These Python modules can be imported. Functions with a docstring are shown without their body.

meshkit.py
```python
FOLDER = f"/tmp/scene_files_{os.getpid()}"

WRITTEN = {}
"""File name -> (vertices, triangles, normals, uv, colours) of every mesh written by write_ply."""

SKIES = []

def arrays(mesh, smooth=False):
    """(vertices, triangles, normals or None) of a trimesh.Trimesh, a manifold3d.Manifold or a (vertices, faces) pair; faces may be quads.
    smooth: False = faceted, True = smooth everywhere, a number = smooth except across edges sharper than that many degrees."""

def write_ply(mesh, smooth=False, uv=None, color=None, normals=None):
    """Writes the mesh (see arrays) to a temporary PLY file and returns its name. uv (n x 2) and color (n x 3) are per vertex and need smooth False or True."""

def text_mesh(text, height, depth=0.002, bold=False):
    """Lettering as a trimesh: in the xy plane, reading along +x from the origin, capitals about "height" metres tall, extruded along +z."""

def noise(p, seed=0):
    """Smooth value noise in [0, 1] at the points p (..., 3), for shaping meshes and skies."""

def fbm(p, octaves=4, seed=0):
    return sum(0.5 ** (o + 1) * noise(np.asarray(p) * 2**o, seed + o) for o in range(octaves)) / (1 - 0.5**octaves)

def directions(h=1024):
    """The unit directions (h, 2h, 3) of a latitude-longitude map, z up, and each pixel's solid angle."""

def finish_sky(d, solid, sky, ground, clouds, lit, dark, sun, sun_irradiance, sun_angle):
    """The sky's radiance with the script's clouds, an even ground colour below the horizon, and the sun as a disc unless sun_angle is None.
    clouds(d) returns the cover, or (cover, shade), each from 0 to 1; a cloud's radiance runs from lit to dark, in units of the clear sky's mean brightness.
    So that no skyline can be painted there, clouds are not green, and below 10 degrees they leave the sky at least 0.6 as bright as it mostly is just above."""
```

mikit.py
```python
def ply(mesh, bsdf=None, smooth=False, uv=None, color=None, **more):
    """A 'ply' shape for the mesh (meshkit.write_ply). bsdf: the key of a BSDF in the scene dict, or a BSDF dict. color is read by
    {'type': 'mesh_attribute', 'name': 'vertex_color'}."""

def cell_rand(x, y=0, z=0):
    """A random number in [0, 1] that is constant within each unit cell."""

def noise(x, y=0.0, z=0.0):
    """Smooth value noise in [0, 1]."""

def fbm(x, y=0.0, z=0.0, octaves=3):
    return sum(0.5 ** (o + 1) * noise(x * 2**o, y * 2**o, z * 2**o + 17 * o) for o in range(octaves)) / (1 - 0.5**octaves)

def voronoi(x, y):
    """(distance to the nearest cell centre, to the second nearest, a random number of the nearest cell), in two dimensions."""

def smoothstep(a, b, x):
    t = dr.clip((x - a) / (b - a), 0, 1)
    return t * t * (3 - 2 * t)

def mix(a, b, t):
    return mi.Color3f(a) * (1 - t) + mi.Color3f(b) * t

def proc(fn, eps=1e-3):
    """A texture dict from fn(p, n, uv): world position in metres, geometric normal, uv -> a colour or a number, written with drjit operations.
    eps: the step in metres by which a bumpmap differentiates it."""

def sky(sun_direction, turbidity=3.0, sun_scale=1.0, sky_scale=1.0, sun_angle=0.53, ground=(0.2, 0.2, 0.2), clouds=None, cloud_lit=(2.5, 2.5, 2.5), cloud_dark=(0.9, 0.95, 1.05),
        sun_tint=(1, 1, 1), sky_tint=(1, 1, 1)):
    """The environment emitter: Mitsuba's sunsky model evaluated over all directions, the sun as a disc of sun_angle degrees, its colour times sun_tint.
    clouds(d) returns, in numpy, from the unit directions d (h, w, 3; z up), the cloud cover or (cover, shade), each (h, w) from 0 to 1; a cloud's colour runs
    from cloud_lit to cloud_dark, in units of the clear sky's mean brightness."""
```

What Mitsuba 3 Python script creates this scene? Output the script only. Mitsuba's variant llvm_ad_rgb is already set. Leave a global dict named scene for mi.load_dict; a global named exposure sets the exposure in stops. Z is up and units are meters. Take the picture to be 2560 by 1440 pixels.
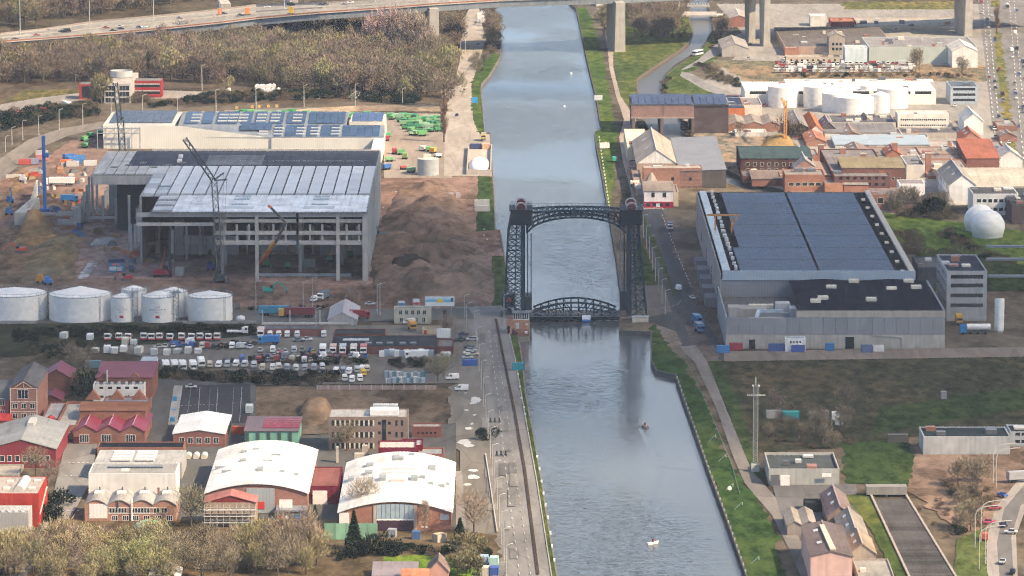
import math, random, numpy as np, trimesh, mitsuba as mi, drjit as dr, mikit, meshkit
from shapely.geometry import Polygon, LineString, MultiPolygon, Point
from shapely.ops import unary_union
T = mi.ScalarTransform4f
scene, labels = {}, {}
# ---------------------------------------------------------------- camera, sky, exposure
F, HC, YH = 12000.0, 300.0, -1100.0            # focal length in photo pixels, flying height, horizon row of the photo
PITCH = math.atan((720 - YH) / F)
CY0 = -1900.0                                  # the camera's y: the lift bridge stands near the origin
CP, SP = math.cos(PITCH), math.sin(PITCH)
scene['camera'] = {'type': 'perspective', 'fov': math.degrees(2 * math.atan(1280 / F)), 'fov_axis': 'x', 'near_clip': 5.0, 'far_clip': 60000.0,
    'to_world': T().look_at(origin=[0, CY0, HC], target=[0, CY0 + 1000 * CP, HC - 1000 * SP], up=[0, 0, 1]),
    'medium': {'type': 'ref', 'id': 'haze_air'}}
SUN = np.array([0.66, -0.36, 0.64]); SUN /= np.linalg.norm(SUN)
def sky_clouds(d):
 az = np.arctan2(d[..., 0], d[..., 1]); el = np.arcsin(np.clip(d[..., 2], -1, 1))
 q = np.stack([np.cos(az) * 3.0, np.sin(az) * 3.0, el * 9.0], -1)
 f = meshkit.fbm(q + 7.3, 5, seed=4)
 cover = np.clip((f - 0.44 + .10 * np.exp(-np.abs(el) / .22)) / 0.16, 0, 1) * 0.8
 shade = np.clip((meshkit.fbm(q * 1.7 + 2.1, 4, seed=9) - 0.35) / 0.4, 0, 1)
 return cover, shade
scene['sky_light'] = mikit.sky(SUN.tolist(), turbidity=3.2, sun_scale=1.0, sky_scale=.95, sun_angle=0.6, clouds=sky_clouds, cloud_lit=(2.0, 2.05, 2.1), cloud_dark=(0.85, 0.95, 1.12), sun_tint=(1.0, 0.965, 0.90), sky_tint=(.85, 1.0, 1.16))
exposure = 2.5
# ---------------------------------------------------------------- photo measuring: a pixel at a known height -> a point of the place
def G(px, py, z=0.0):
 a, b = (px - 1280) / F, (py - 720) / F
 dy, dz = CP - SP * b, -SP - CP * b
 t = (z - HC) / dz
 return np.array([a * t, CY0 + dy * t, z])
def S(py, z=0.0):                               # photo pixels per metre there
 return CP * (py - YH) / (HC - z)
def W(px, py, h):                                # a point h metres above the ground point of a pixel
 p = G(px, py); p[2] = h; return p
rng = np.random.default_rng(11)
R = random.Random(5)
# ---------------------------------------------------------------- materials: the colour of a face is carried by its uv
def col(uv):
 r = dr.floor(uv.x)
 return mi.Color3f(r / 255.0, dr.clip((uv.x - r - 0.05) / 0.9, 0, 1), uv.y)
def pack(c):
 c = np.clip(np.asarray(c, float), 0, 0.999)
 return np.stack([np.floor(c[..., 0] * 255) + 0.05 + 0.9 * c[..., 1], c[..., 2]], -1)
N, FB, SS = mikit.noise, mikit.fbm, mikit.smoothstep
def f_plain(p, n, uv):
 return col(uv) * (0.86 + 0.28 * FB(p.x * .7, p.y * .7, p.z * .7, 2))
def f_wall(p, n, uv):
 u = p.x * n.y - p.y * n.x
 st = N(u * 1.3 + 31, p.z * .16, 3) * 0.22 + FB(p.x * .25, p.y * .25, p.z * .3, 3) * .34
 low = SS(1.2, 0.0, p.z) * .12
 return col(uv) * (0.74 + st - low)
def f_brick(p, n, uv):
 u = p.x * n.y - p.y * n.x
 c = mikit.cell_rand(u / .5, p.z / .3, 2) * .22 + FB(u * .3, p.z * .4, p.y * .2, 3) * .5
 m = SS(.55, .8, N(u * .4 + 9, p.z * .5)) * .16
 k = col(uv); k = k * .78 + mi.Color3f(mi.luminance(k)) * .22
 return k * (0.62 + c) + mi.Color3f(m * .09, m * .09, m * .09)
def f_roof(p, n, uv):
 a = FB(p.x * .12, p.y * .12, 5, 4); b = N(p.x * 1.6, p.y * .5, 2)
 seam = SS(.06, .0, dr.abs(p.x / 6.0 - dr.floor(p.x / 6.0) - .5)) * .10
 pan = mikit.cell_rand(p.x / 5, p.y / 11, 3) * .09 + SS(.5, .9, N(p.x * .8, p.y * .05, 9)) * -.13
 return col(uv) * (0.66 + a * .48 + b * .2 - seam + pan)
def f_rib(p, n, uv):
 flat = dr.abs(n.z) > .6
 u = dr.select(flat, p.x, p.x * n.y - p.y * n.x)
 v = dr.select(flat, p.y, p.z)
 s = dr.abs(u / 1.1 - dr.floor(u / 1.1) - .5) * 2
 pan = mikit.cell_rand(u / 4.4, v / 9.0, 1)
 return col(uv) * (0.86 - SS(.75, 1.0, s) * .16 + pan * .08 + FB(u * .12, v * .1, 4, 3) * .16)
def f_ground(p, n, uv):
 a = FB(p.x * .035 + 3, p.y * .018, 1, 5); b = FB(p.x * .3, p.y * .12, 7, 3); c = N(p.x * 1.1, p.y * .55, 3)
 k = 0.35 + a * .9 + (b - .5) * .7 + (c - .5) * .25
 wet = SS(.60, .68, FB(p.x * .05 + 40, p.y * .03, 11, 3)) * .35
 h = FB(p.x * .02 + 70, p.y * .012, 4, 3) - .5
 base = col(uv) * (k * (1 - wet))
 return base * mi.Color3f(1 + h * .25, 1.0, 1 - h * .3)
def f_grass(p, n, uv):
 a = FB(p.x * .03 + 13, p.y * .015, 1, 4); b = FB(p.x * .35, p.y * .14, 7, 3); c = N(p.x * 1.4, p.y * .6, 3)
 t = SS(.42, .68, a * .6 + b * .4)
 dry = mi.Color3f(1.5, 1.12, 1.05)
 return col(uv) * (0.66 + (b - .5) * .9 + (c - .5) * .35 + a * .35) * (mi.Color3f(1.0) * (1 - t) + dry * t)
def f_road(p, n, uv):
 a = FB(p.x * .05, p.y * .02, 1, 4); b = N(p.x * .55, p.y * .07, 7); c = N(p.x * 1.4, p.y * .6, 3)
 v1, v2, w = mikit.voronoi(p.x * .05 + 5, p.y * .016)
 joint = SS(.05, .0, v2 - v1) * .12
 return col(uv) * (0.62 + a * .4 + b * .22 + (c - .5) * .12 + (w - .5) * .12 - joint)
def f_twig(p, n, uv):
 h = N(p.x * .06 + 9, p.y * .06, 4) - .5; g = N(p.x * .045 + 50, p.y * .045, 8) - .5
 return col(uv) * (0.62 + .5 * N(p.x * .12, p.y * .12, p.z * .2) + .3 * N(p.x * .035, p.y * .03, 2)) * mi.Color3f(1 + h * .10 - g * .12, 1.0 + g * .10, 1 + h * .05 - g * .22)
def f_solar(p, n, uv):
 a = FB(p.x * .03, p.y * .02, 3, 4); b = mikit.cell_rand(p.x / 1.7, p.y / 2.0, 4)
 return col(uv) * (0.6 + a * .75 + b * .12)
WAKE = [tuple(G(*q, -1.6)[:2]) for q in ((1613, 1072), (1640, 1120), (1656, 1165), (1650, 1215), (1618, 1270), (1590, 1330), (1572, 1400))]
def rip(p, n, uv):
 w = FB(p.x * .012 + 5, p.y * .006, 2, 4)
 k = .12 + 1.15 * SS(.36, .62, w)
 d = mi.Float(1e9)
 for (ax, ay), (bx, by) in zip(WAKE, WAKE[1:]):
  L2 = (bx - ax) ** 2 + (by - ay) ** 2; t = dr.clip(((p.x - ax) * (bx - ax) + (p.y - ay) * (by - ay)) / L2, 0, 1)
  d = dr.minimum(d, dr.sqrt(dr.square(p.x - ax - t * (bx - ax)) + dr.square((p.y - ay - t * (by - ay)))))
 wk = dr.exp(-dr.square((d - 2.6) / 1.1)) * .13 + dr.exp(-dr.square(d / 1.2)) * N(p.x * 1.1, p.y * 1.1) * .2
 return wk + k * (FB(p.x * .24, p.y * .5, 3, 3) * .55 + N(p.x * .9, p.y * 1.7, 5) * .14)
def f_water(p, n, uv):
 a = FB(p.x * .016, p.y * .007, 3, 4)
 return mi.Color3f(.058, .070, .077) * (.7 + .7 * a)
def diff(fn): return {'type': 'twosided', 'b': {'type': 'diffuse', 'reflectance': mikit.proc(fn)}}
def gloss(fn, rough, spec=.5, metal=0.0): return {'type': 'twosided', 'b': {'type': 'principled', 'base_color': mikit.proc(fn), 'roughness': rough, 'specular': spec, 'metallic': metal}}
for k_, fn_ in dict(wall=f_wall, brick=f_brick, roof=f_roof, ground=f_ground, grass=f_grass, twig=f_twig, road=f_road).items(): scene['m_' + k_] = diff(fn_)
scene['m_paint'] = gloss(f_plain, .4); scene['m_rib'] = gloss(f_rib, .5, .4); scene['m_steel'] = gloss(f_plain, .5, .3)
scene['m_river'] = {'type': 'bumpmap', 't': mikit.proc(rip, eps=.05), 'scale': .8, 'b': {'type': 'principled', 'base_color': {'type': 'rgb', 'value': [.075, .075, .068]}, 'roughness': .3, 'specular': .2}}
scene['m_plain'] = diff(f_plain)
scene['m_solar'] = gloss(f_solar, .38, .12)
scene['m_glass'] = {'type': 'twosided', 'b': {'type': 'principled', 'base_color': {'type': 'rgb', 'value': [.018, .024, .032]}, 'roughness': .08, 'specular': .6}}
scene['m_water'] = {'type': 'bumpmap', 't': mikit.proc(rip, eps=.05), 'scale': .42, 'b': {'type': 'principled', 'base_color': mikit.proc(f_water), 'roughness': .11, 'specular': .34}}
# ---------------------------------------------------------------- colours (linear reflectance)
C = dict(white=(.74, .73, .70), cream=(.62, .57, .47), beige=(.44, .39, .33), conc=(.34, .33, .31), dconc=(.22, .22, .215), lgrey=(.45, .46, .46), grey=(.26, .27, .28), dgrey=(.11, .115, .125), black=(.02, .022, .028),
  brick=(.28, .13, .085), dbrick=(.15, .075, .06), obrick=(.42, .17, .09), red=(.42, .06, .05), dred=(.22, .025, .04), crimson=(.30, .03, .06), orange=(.65, .19, .05), yellow=(.62, .38, .04), green=(.05, .30, .09), lime=(.16, .48, .13),
  teal=(.03, .25, .22), blue=(.03, .13, .36), sky=(.10, .30, .48), navy=(.02, .035, .10), steel=(.045, .075, .11), solar=(.035, .062, .13), mint=(.42, .58, .44), pink=(.62, .42, .36), tan=(.46, .34, .20), brown=(.15, .10, .07), roofg=(.20, .19, .185), tile=(.40, .16, .09))
C.update(silver=(.45, .47, .48))
def cc(c): return C[c] if isinstance(c, str) else c
def var(c, k=.12): return tuple(np.clip(np.array(cc(c)) * (1 + R.uniform(-k, k)), 0, .95))
# ---------------------------------------------------------------- mesh builder in a local frame
class Fr:
 def __init__(s, o, u=(1, 0, 0), v=None):
  s.o = np.asarray(o, float); s.u = np.asarray(u, float); s.u = s.u / np.linalg.norm(s.u)
  s.v = np.array([-s.u[1], s.u[0], 0.0]) if v is None else np.asarray(v, float) / np.linalg.norm(v)
 def __call__(s, p):
  p = np.asarray(p, float); return s.o + p[..., :1] * s.u + p[..., 1:2] * s.v + p[..., 2:3] * np.array([0, 0, 1.0])
WORLD = Fr((0, 0, 0))
BOXF = np.array([[0, 2, 1], [1, 2, 3], [4, 5, 6], [5, 7, 6], [0, 1, 4], [1, 5, 4], [2, 6, 3], [3, 6, 7], [0, 4, 2], [2, 4, 6], [1, 3, 5], [3, 7, 5]])
class B:
 def __init__(s, c=None, fr=None): s.V, s.F, s.C, s.n, s.c, s.fr = [], [], [], 0, cc('grey' if c is None else c), fr or WORLD
 def add(s, v, f, c=None, world=False):
  v = np.asarray(v, float); f = np.asarray(f, int)
  s.V.append(v if world else s.fr(v)); s.F.append(f + s.n); s.n += len(v)
  s.C.append(np.tile(np.asarray(cc(c) if c is not None else s.c, float), (len(f), 1))); return s
 def box(s, x0, y0, z0, x1, y1, z1, c=None):
  return s.add([[x, y, z] for z in (z0, z1) for y in (y0, y1) for x in (x0, x1)], BOXF, c)
 def hexa(s, p, c=None): return s.add(p, BOXF, c)             # 8 corners in box order
 def quad(s, a, b, c_, d, c=None): return s.add([a, b, c_, d], [[0, 1, 2], [0, 2, 3]], c)
 def tri(s, a, b, c_, c=None): return s.add([a, b, c_], [[0, 1, 2]], c)
 def tube(s, p, q, r, n=5, c=None, r2=None):
  p, q = np.asarray(p, float), np.asarray(q, float); d = q - p; L = np.linalg.norm(d)
  if L < 1e-6: return s
  d /= L; a = np.cross(d, [0, 0, 1.0] if abs(d[2]) < .9 else [1.0, 0, 0]); a /= np.linalg.norm(a); b = np.cross(d, a)
  t = np.arange(n) * 2 * math.pi / n; ring = np.cos(t)[:, None] * a + np.sin(t)[:, None] * b
  v = np.vstack([p + ring * r, q + ring * (r if r2 is None else r2), [p], [q]]); i = np.arange(n); j = (i + 1) % n
  return s.add(v, np.vstack([np.stack([i, j, j + n], 1), np.stack([i, j + n, i + n], 1), np.stack([j, i, i * 0 + 2 * n], 1), np.stack([i + n, j + n, i * 0 + 2 * n + 1], 1)]), c)
 def bar(s, p, q, w, h=None, c=None):                          # a square bar
  p, q = np.asarray(p, float), np.asarray(q, float); d = q - p; L = np.linalg.norm(d)
  if L < 1e-6: return s
  d /= L; a = np.cross(d, [0, 0, 1.0] if abs(d[2]) < .95 else [0, 1.0, 0]); a /= np.linalg.norm(a); b = np.cross(a, d); h = w if h is None else h
  return s.add([e + i * a * w / 2 + j * b * h / 2 for e in (p, q) for j in (-1, 1) for i in (-1, 1)], BOXF, c)
 def cone(s, x, y, z0, z1, r0, r1, n=24, c=None, caps=True):
  t = np.arange(n) * 2 * math.pi / n; k = np.stack([np.cos(t), np.sin(t)], 1)
  v = np.vstack([np.c_[k * r0 + [x, y], np.full(n, z0)], np.c_[k * r1 + [x, y], np.full(n, z1)], [[x, y, z0]], [[x, y, z1]]]); i = np.arange(n); j = (i + 1) % n
  f = [np.stack([i, j, j + n], 1), np.stack([i, j + n, i + n], 1)]
  if caps: f += [np.stack([i + n, j + n, i * 0 + 2 * n + 1], 1)]
  return s.add(v, np.vstack(f), c)
 def poly(s, pts, z, c=None, world=False):                      # a flat polygon (list of xy or shapely)
  g = pts if hasattr(pts, 'area') else Polygon(pts)
  for q in getattr(g, 'geoms', [g]):
   if q.is_empty or q.geom_type != 'Polygon': continue
   v, f = trimesh.creation.triangulate_polygon(q, engine='earcut')
   s.add(np.c_[v, np.full(len(v), z)], f, c, world)
  return s
 def prism(s, pts, z0, z1, c=None):
  g = Polygon(pts) if not hasattr(pts, 'area') else pts
  m = trimesh.creation.extrude_polygon(g, z1 - z0, engine='earcut'); v = np.array(m.vertices); v[:, 2] += z0
  return s.add(v, m.faces, c)
 def done(s, smooth=False):
  V, Fa, Cc = np.vstack(s.V), np.vstack(s.F), np.vstack(s.C)
  if smooth:
   uv = np.zeros((len(V), 2)); uv[Fa.ravel()] = np.repeat(pack(Cc), 3, 0); return V, Fa, uv
  return V[Fa.ravel()], np.arange(len(Fa) * 3).reshape(-1, 3), np.repeat(pack(Cc), 3, 0)
def ply(b, mat, smooth=False, **kw):
 V, Fa, uv = b.done(smooth)
 return mikit.ply((V, Fa), mat, smooth=smooth, uv=uv, **kw)
# ---------------------------------------------------------------- naming
count_ = {}
def numbered(name):
 n = count_.get(name, 0); count_[name] = n + 1
 return name if n == 0 else f'{name}_{n:03d}'
def thing(name, label, cat, group=None):
 k = numbered(name); labels[k] = {'label': label, 'category': cat}
 if group: labels[k]['group'] = group
 return k
def part(k, name, b, mat, smooth=False, label=None, kind=None, **kw):
 key = numbered(k + '__' + name)
 scene[key] = b if isinstance(b, dict) else ply(b, mat, smooth, **kw)
 if label or kind: labels[key] = {a: x for a, x in (('label', label), ('kind', kind)) if x}
 return key
def solid(name, label, cat, b, mat, group=None, smooth=False, **kw):   # a thing that is one mesh
 k = thing(name, label, cat, group); scene[k] = b if isinstance(b, dict) else ply(b, mat, smooth, **kw); return k
def struct(name, label, b, mat, kind='structure', smooth=False):
 k = numbered(name); scene[k] = ply(b, mat, smooth); labels[k] = {'label': label, 'kind': kind}; return k
ORD = 'first second third fourth fifth sixth seventh eighth ninth tenth eleventh twelfth thirteenth fourteenth fifteenth sixteenth seventeenth eighteenth nineteenth twentieth'.split()
ORD += ['twenty-' + o for o in ORD[:9]] + ['thirtieth'] + ['thirty-' + o for o in ORD[:9]] + ['fortieth']
def tomat(fr):
 m = np.eye(4); m[:3, 0], m[:3, 1], m[:3, 3] = fr.u, fr.v, fr.o; return m
# ---------------------------------------------------------------- ground, water, roads
WZ = -1.6
def gp(pts): return [tuple(G(*p)[:2]) for p in pts]
CANAL_L = [(1240, -30), (1235, 20), (1250, 50), (1253, 87), (1251, 140), (1245, 152), (1222, 190), (1204, 210), (1202, 228), (1207, 275), (1212, 331), (1226, 333), (1232, 435), (1236, 485), (1238, 574), (1250, 576), (1260, 635), (1270, 705), (1280, 772), (1322, 778), (1324, 842), (1296, 846), (1305, 900), (1314, 985), (1322, 1030), (1332, 1080), (1342, 1137), (1355, 1210), (1367, 1292), (1380, 1367), (1394, 1450), (1410, 1560)]
CANAL_R = [(1425, -30), (1424, 5), (1441, 22), (1462, 125), (1476, 185), (1490, 240), (1503, 322), (1487, 330), (1490, 360), (1505, 435), (1520, 525), (1540, 640), (1556, 768), (1549, 774), (1549, 828), (1628, 830), (1628, 900), (1641, 926), (1690, 938), (1705, 985), (1738, 1078), (1775, 1185), (1805, 1265), (1837, 1355), (1868, 1445), (1915, 1560)]
RIVER_L = [(1730, -30), (1724, 20), (1722, 45), (1732, 75), (1720, 108), (1702, 122), (1672, 142), (1630, 170), (1592, 197), (1595, 235), (1600, 270), (1606, 295), (1622, 325), (1655, 352), (1692, 392), (1760, 436), (1850, 470), (1960, 500)]
RIVER_R = [(1775, -30), (1770, 20), (1780, 45), (1782, 75), (1755, 122), (1690, 162), (1665, 185), (1655, 217), (1657, 240), (1690, 275), (1703, 292), (1720, 325), (1740, 362), (1778, 394), (1822, 430), (1900, 462), (2010, 490)]
canal = Polygon(gp(CANAL_L + CANAL_R[::-1])).buffer(0)
river = Polygon(gp(RIVER_L + RIVER_R[::-1])).buffer(0)
wet = unary_union([canal, river])
land = Polygon([(-20000, -6000), (20000, -6000), (20000, 30000), (-20000, 30000)]).difference(wet)
near = Polygon([(-900, -900), (900, -900), (900, 2400), (-900, 2400)])
b = B((.150, .125, .095)); b.poly(land.intersection(near), 0); struct('ground', 'bare brown ground with scrub between the yards', b, 'm_ground')
b = B((.10, .105, .075)); b.poly(land.difference(near), 0); struct('ground', 'flat open land running on to the horizon', b, 'm_ground')
b = B('steel'); b.poly(canal.buffer(1.5), WZ); struct('canal_water', 'rippled blue-grey water of the wide canal', b, 'm_water')
b = B('steel'); b.poly(river.buffer(1.5), WZ); struct('river_water', 'water of the small winding river beside the canal', b, 'm_river')
def wallstrip(pts, c, top=.25, t=.5):
 b = B(c); ps = gp(pts)
 for (x0, y0), (x1, y1) in zip(ps, ps[1:]):
  d = np.array([x1 - x0, y1 - y0]); L = np.linalg.norm(d); n = np.array([-d[1], d[0]]) / max(L, 1e-6) * t / 2
  if L < .3: continue
  b.add([(x0 - n[0], y0 - n[1], WZ - .5), (x1 - n[0], y1 - n[1], WZ - .5), (x0 + n[0], y0 + n[1], WZ - .5), (x1 + n[0], y1 + n[1], WZ - .5),
   (x0 - n[0], y0 - n[1], top), (x1 - n[0], y1 - n[1], top), (x0 + n[0], y0 + n[1], top), (x1 + n[0], y1 + n[1], top)], BOXF)
 return b
struct('quay_wall', 'low concrete quay wall along the canal on the road side', wallstrip(CANAL_L, (.2, .19, .17)), 'm_wall')
struct('quay_wall', 'sheet piled quay wall along the canal on the towpath side', wallstrip(CANAL_R, (.12, .12, .11)), 'm_wall')
struct('river_bank', 'stone edge of the small river', wallstrip(RIVER_L, (.17, .14, .11), .1, .8), 'm_wall')
struct('river_bank', 'dark edge of the small river on the factory side', wallstrip(RIVER_R, (.07, .07, .06), .3, .8), 'm_wall')
layer_ = [0]
def patch(name, label, pts, c, mat='m_ground', kind='structure', cut=True, z=None):
 layer_[0] += 1
 g = Polygon(gp(pts)).buffer(0)
 if mat in ('m_grass', 'm_ground'):                        # ragged edges
  q = np.array(g.exterior.segmentize(3.0).coords)[:-1] if g.geom_type == 'Polygon' else None
  if q is not None: a = 2.6 if g.area > 1500 else .8; g = Polygon(q + (np.stack([meshkit.fbm(np.c_[q / 6, np.full(len(q), s_)], 3) for s_ in (1., 50.)], 1) - .5) * 2 * a).buffer(0)
 if cut: g = g.difference(wet.buffer(.3))
 b = B(c); b.poly(g, .03 + .006 * layer_[0] if z is None else z)
 return struct(name, label, b, mat, kind)
exec_patches = True
ASPH, LASPH, GRAV, CONC, EARTH = (.085, .088, .095), (.20, .19, .178), (.21, .19, .165), (.36, .32, .27), (.27, .18, .145)
GRASS, LUSH, DULL = (.05, .082, .028), (.07, .122, .030), (.062, .064, .040)
patch('scrub_ground', 'brown forest floor below the bare trees', [(-300, 60), (1190, 20), (1160, 300), (1080, 250), (560, 262), (0, 260), (-300, 260)], (.13, .10, .072))
patch('scrub_ground', 'forest floor beyond the motorway', [(-300, -200), (1200, -200), (1200, 5), (-300, 95)], (.12, .10, .07))
patch('construction_ground', 'reddish brown churned earth of the building site', [(-60, 470), (110, 400), (180, 350), (250, 345), (300, 400), (960, 445), (1236, 440), (1236, 560), (1250, 600), (1272, 760), (1180, 775), (560, 770), (-60, 740)], EARTH)
patch('construction_ground', 'levelled reddish ground inside the unfinished hall', [(190, 560), (560, 540), (960, 540), (930, 715), (420, 700), (150, 690)], (.38, .26, .225))
patch('construction_ground', 'pale dry grass and soil beside the site', [(-60, 590), (60, 560), (200, 590), (190, 700), (-60, 740)], (.25, .17, .115))
patch('machine_yard', 'pale concrete yard full of green machines', [(560, 275), (1130, 285), (1130, 445), (960, 445), (960, 330), (560, 310)], (.33, .275, .225), 'm_road')
patch('quay_road', 'pale quay road and loading area beside the canal', [(1150, 60), (1178, 15), (1196, 12), (1205, 60), (1215, 100), (1195, 160), (1178, 215), (1183, 300), (1200, 336), (1225, 336), (1230, 440), (1110, 440), (1112, 340), (1105, 275), (1128, 245), (1150, 150)], (.42, .37, .315), 'm_road')
patch('canal_bank_grass', 'narrow green bank on the inner bend of the canal', [(1180, 205), (1205, 150), (1240, 130), (1250, 140), (1246, 152), (1222, 190), (1203, 212), (1201, 232), (1206, 275), (1212, 331), (1190, 331), (1180, 260)], LUSH, 'm_grass')
patch('canal_bank_grass', 'grass strip of the quay above the lift bridge', [(1195, 440), (1230, 442), (1237, 575), (1190, 580)], (.05, .085, .03), 'm_grass')
patch('canal_bank_grass', 'dark grass bank beside the lift bridge tower', [(1225, 640), (1262, 640), (1280, 772), (1230, 770)], (.045, .075, .028), 'm_grass')
patch('approach_road', 'curving dusty road round the building site', [(-60, 430), (0, 396), (70, 350), (150, 322), (250, 305), (420, 288), (640, 272), (830, 268), (830, 276), (640, 284), (430, 300), (262, 318), (170, 340), (95, 372), (40, 420), (-60, 500)], (.25, .22, .19), 'm_road')
patch('approach_road', 'side road past the red office building', [(-60, 285), (0, 262), (120, 240), (205, 232), (400, 226), (800, 238), (800, 248), (420, 246), (260, 252), (100, 262), (30, 300), (-60, 330)], (.32, .29, .26), 'm_road')
patch('office_lawn', 'grass in front of the red office building', [(0, 258), (60, 226), (205, 222), (205, 232), (100, 245)], (.13, .125, .05), 'm_grass')
patch('sandy_track', 'sunlit sandy track behind the white hall', [(260, 302), (640, 283), (860, 266), (1060, 262), (1130, 270), (1130, 280), (900, 278), (640, 296), (420, 305)], (.46, .36, .26))
# far right bank
patch('canal_bank_grass', 'bright green canal bank of the towpath side', [(1440, 20), (1470, 18), (1505, 130), (1535, 300), (1545, 330), (1530, 520), (1522, 525), (1505, 435), (1490, 360), (1487, 331), (1503, 322), (1490, 240), (1462, 125)], LUSH, 'm_grass')
patch('river_meadow', 'green meadow between the canal and the small river', [(1500, 20), (1700, 20), (1722, 45), (1731, 75), (1720, 108), (1672, 142), (1590, 197), (1594, 260), (1560, 300), (1530, 130)], (.08, .118, .036), 'm_grass')
patch('river_meadow', 'green verge on the factory side of the river', [(1784, 76), (1830, 90), (1790, 150), (1700, 190), (1760, 215), (1830, 240), (1660, 242), (1656, 217), (1668, 185), (1756, 122)], (.08, .118, .036), 'm_grass')
patch('towpath', 'sandy towpath along the far canal bank', [(1492, 20), (1508, 60), (1520, 130), (1523, 170), (1540, 240), (1552, 275), (1560, 300), (1548, 345), (1556, 400), (1575, 470), (1585, 525), (1660, 525), (1635, 470), (1612, 400), (1600, 345), (1590, 300), (1568, 265), (1551, 240), (1533, 170), (1533, 130), (1520, 60), (1503, 20)], (.40, .335, .28), 'm_road')
patch('riverside_lane', 'grey lane curving along the river', [(1700, 178), (1740, 165), (1800, 135), (1880, 100), (1860, 80), (1790, 110), (1745, 150), (1706, 172), (1700, 190), (1760, 225), (1830, 250), (1850, 240), (1770, 205), (1730, 185)], (.27, .26, .25), 'm_road')
patch('factory_yard', 'beige yards between the old factories', [(1790, 10), (2460, 10), (2480, 240), (2520, 420), (2300, 545), (1960, 500), (1830, 430), (1750, 362), (1705, 292), (1680, 262), (1860, 245), (1760, 205), (1880, 110)], (.34, .315, .285), 'm_road')
patch('wasteland', 'dry sandy wasteland behind the river', [(1725, 325), (1800, 330), (1960, 345), (2010, 370), (1900, 465), (1824, 430), (1780, 394), (1742, 362)], (.22, .215, .165), 'm_grass')
patch('wasteland', 'dry grass bank above the storage tanks', [(1770, 150), (2470, 165), (2470, 205), (1870, 205)], (.19, .18, .12), 'm_grass')
patch('far_field', 'flat green field beyond the viaduct', [(2100, 6), (2420, 4), (2420, 24), (2110, 24)], (.16, .16, .06), 'm_grass')
patch('highway', 'sunlit dual carriageway on the edge of town', [(2440, -40), (2700, -40), (2760, 420), (2500, 420), (2478, 300), (2462, 150)], (.225, .213, .205), 'm_road')
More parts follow.
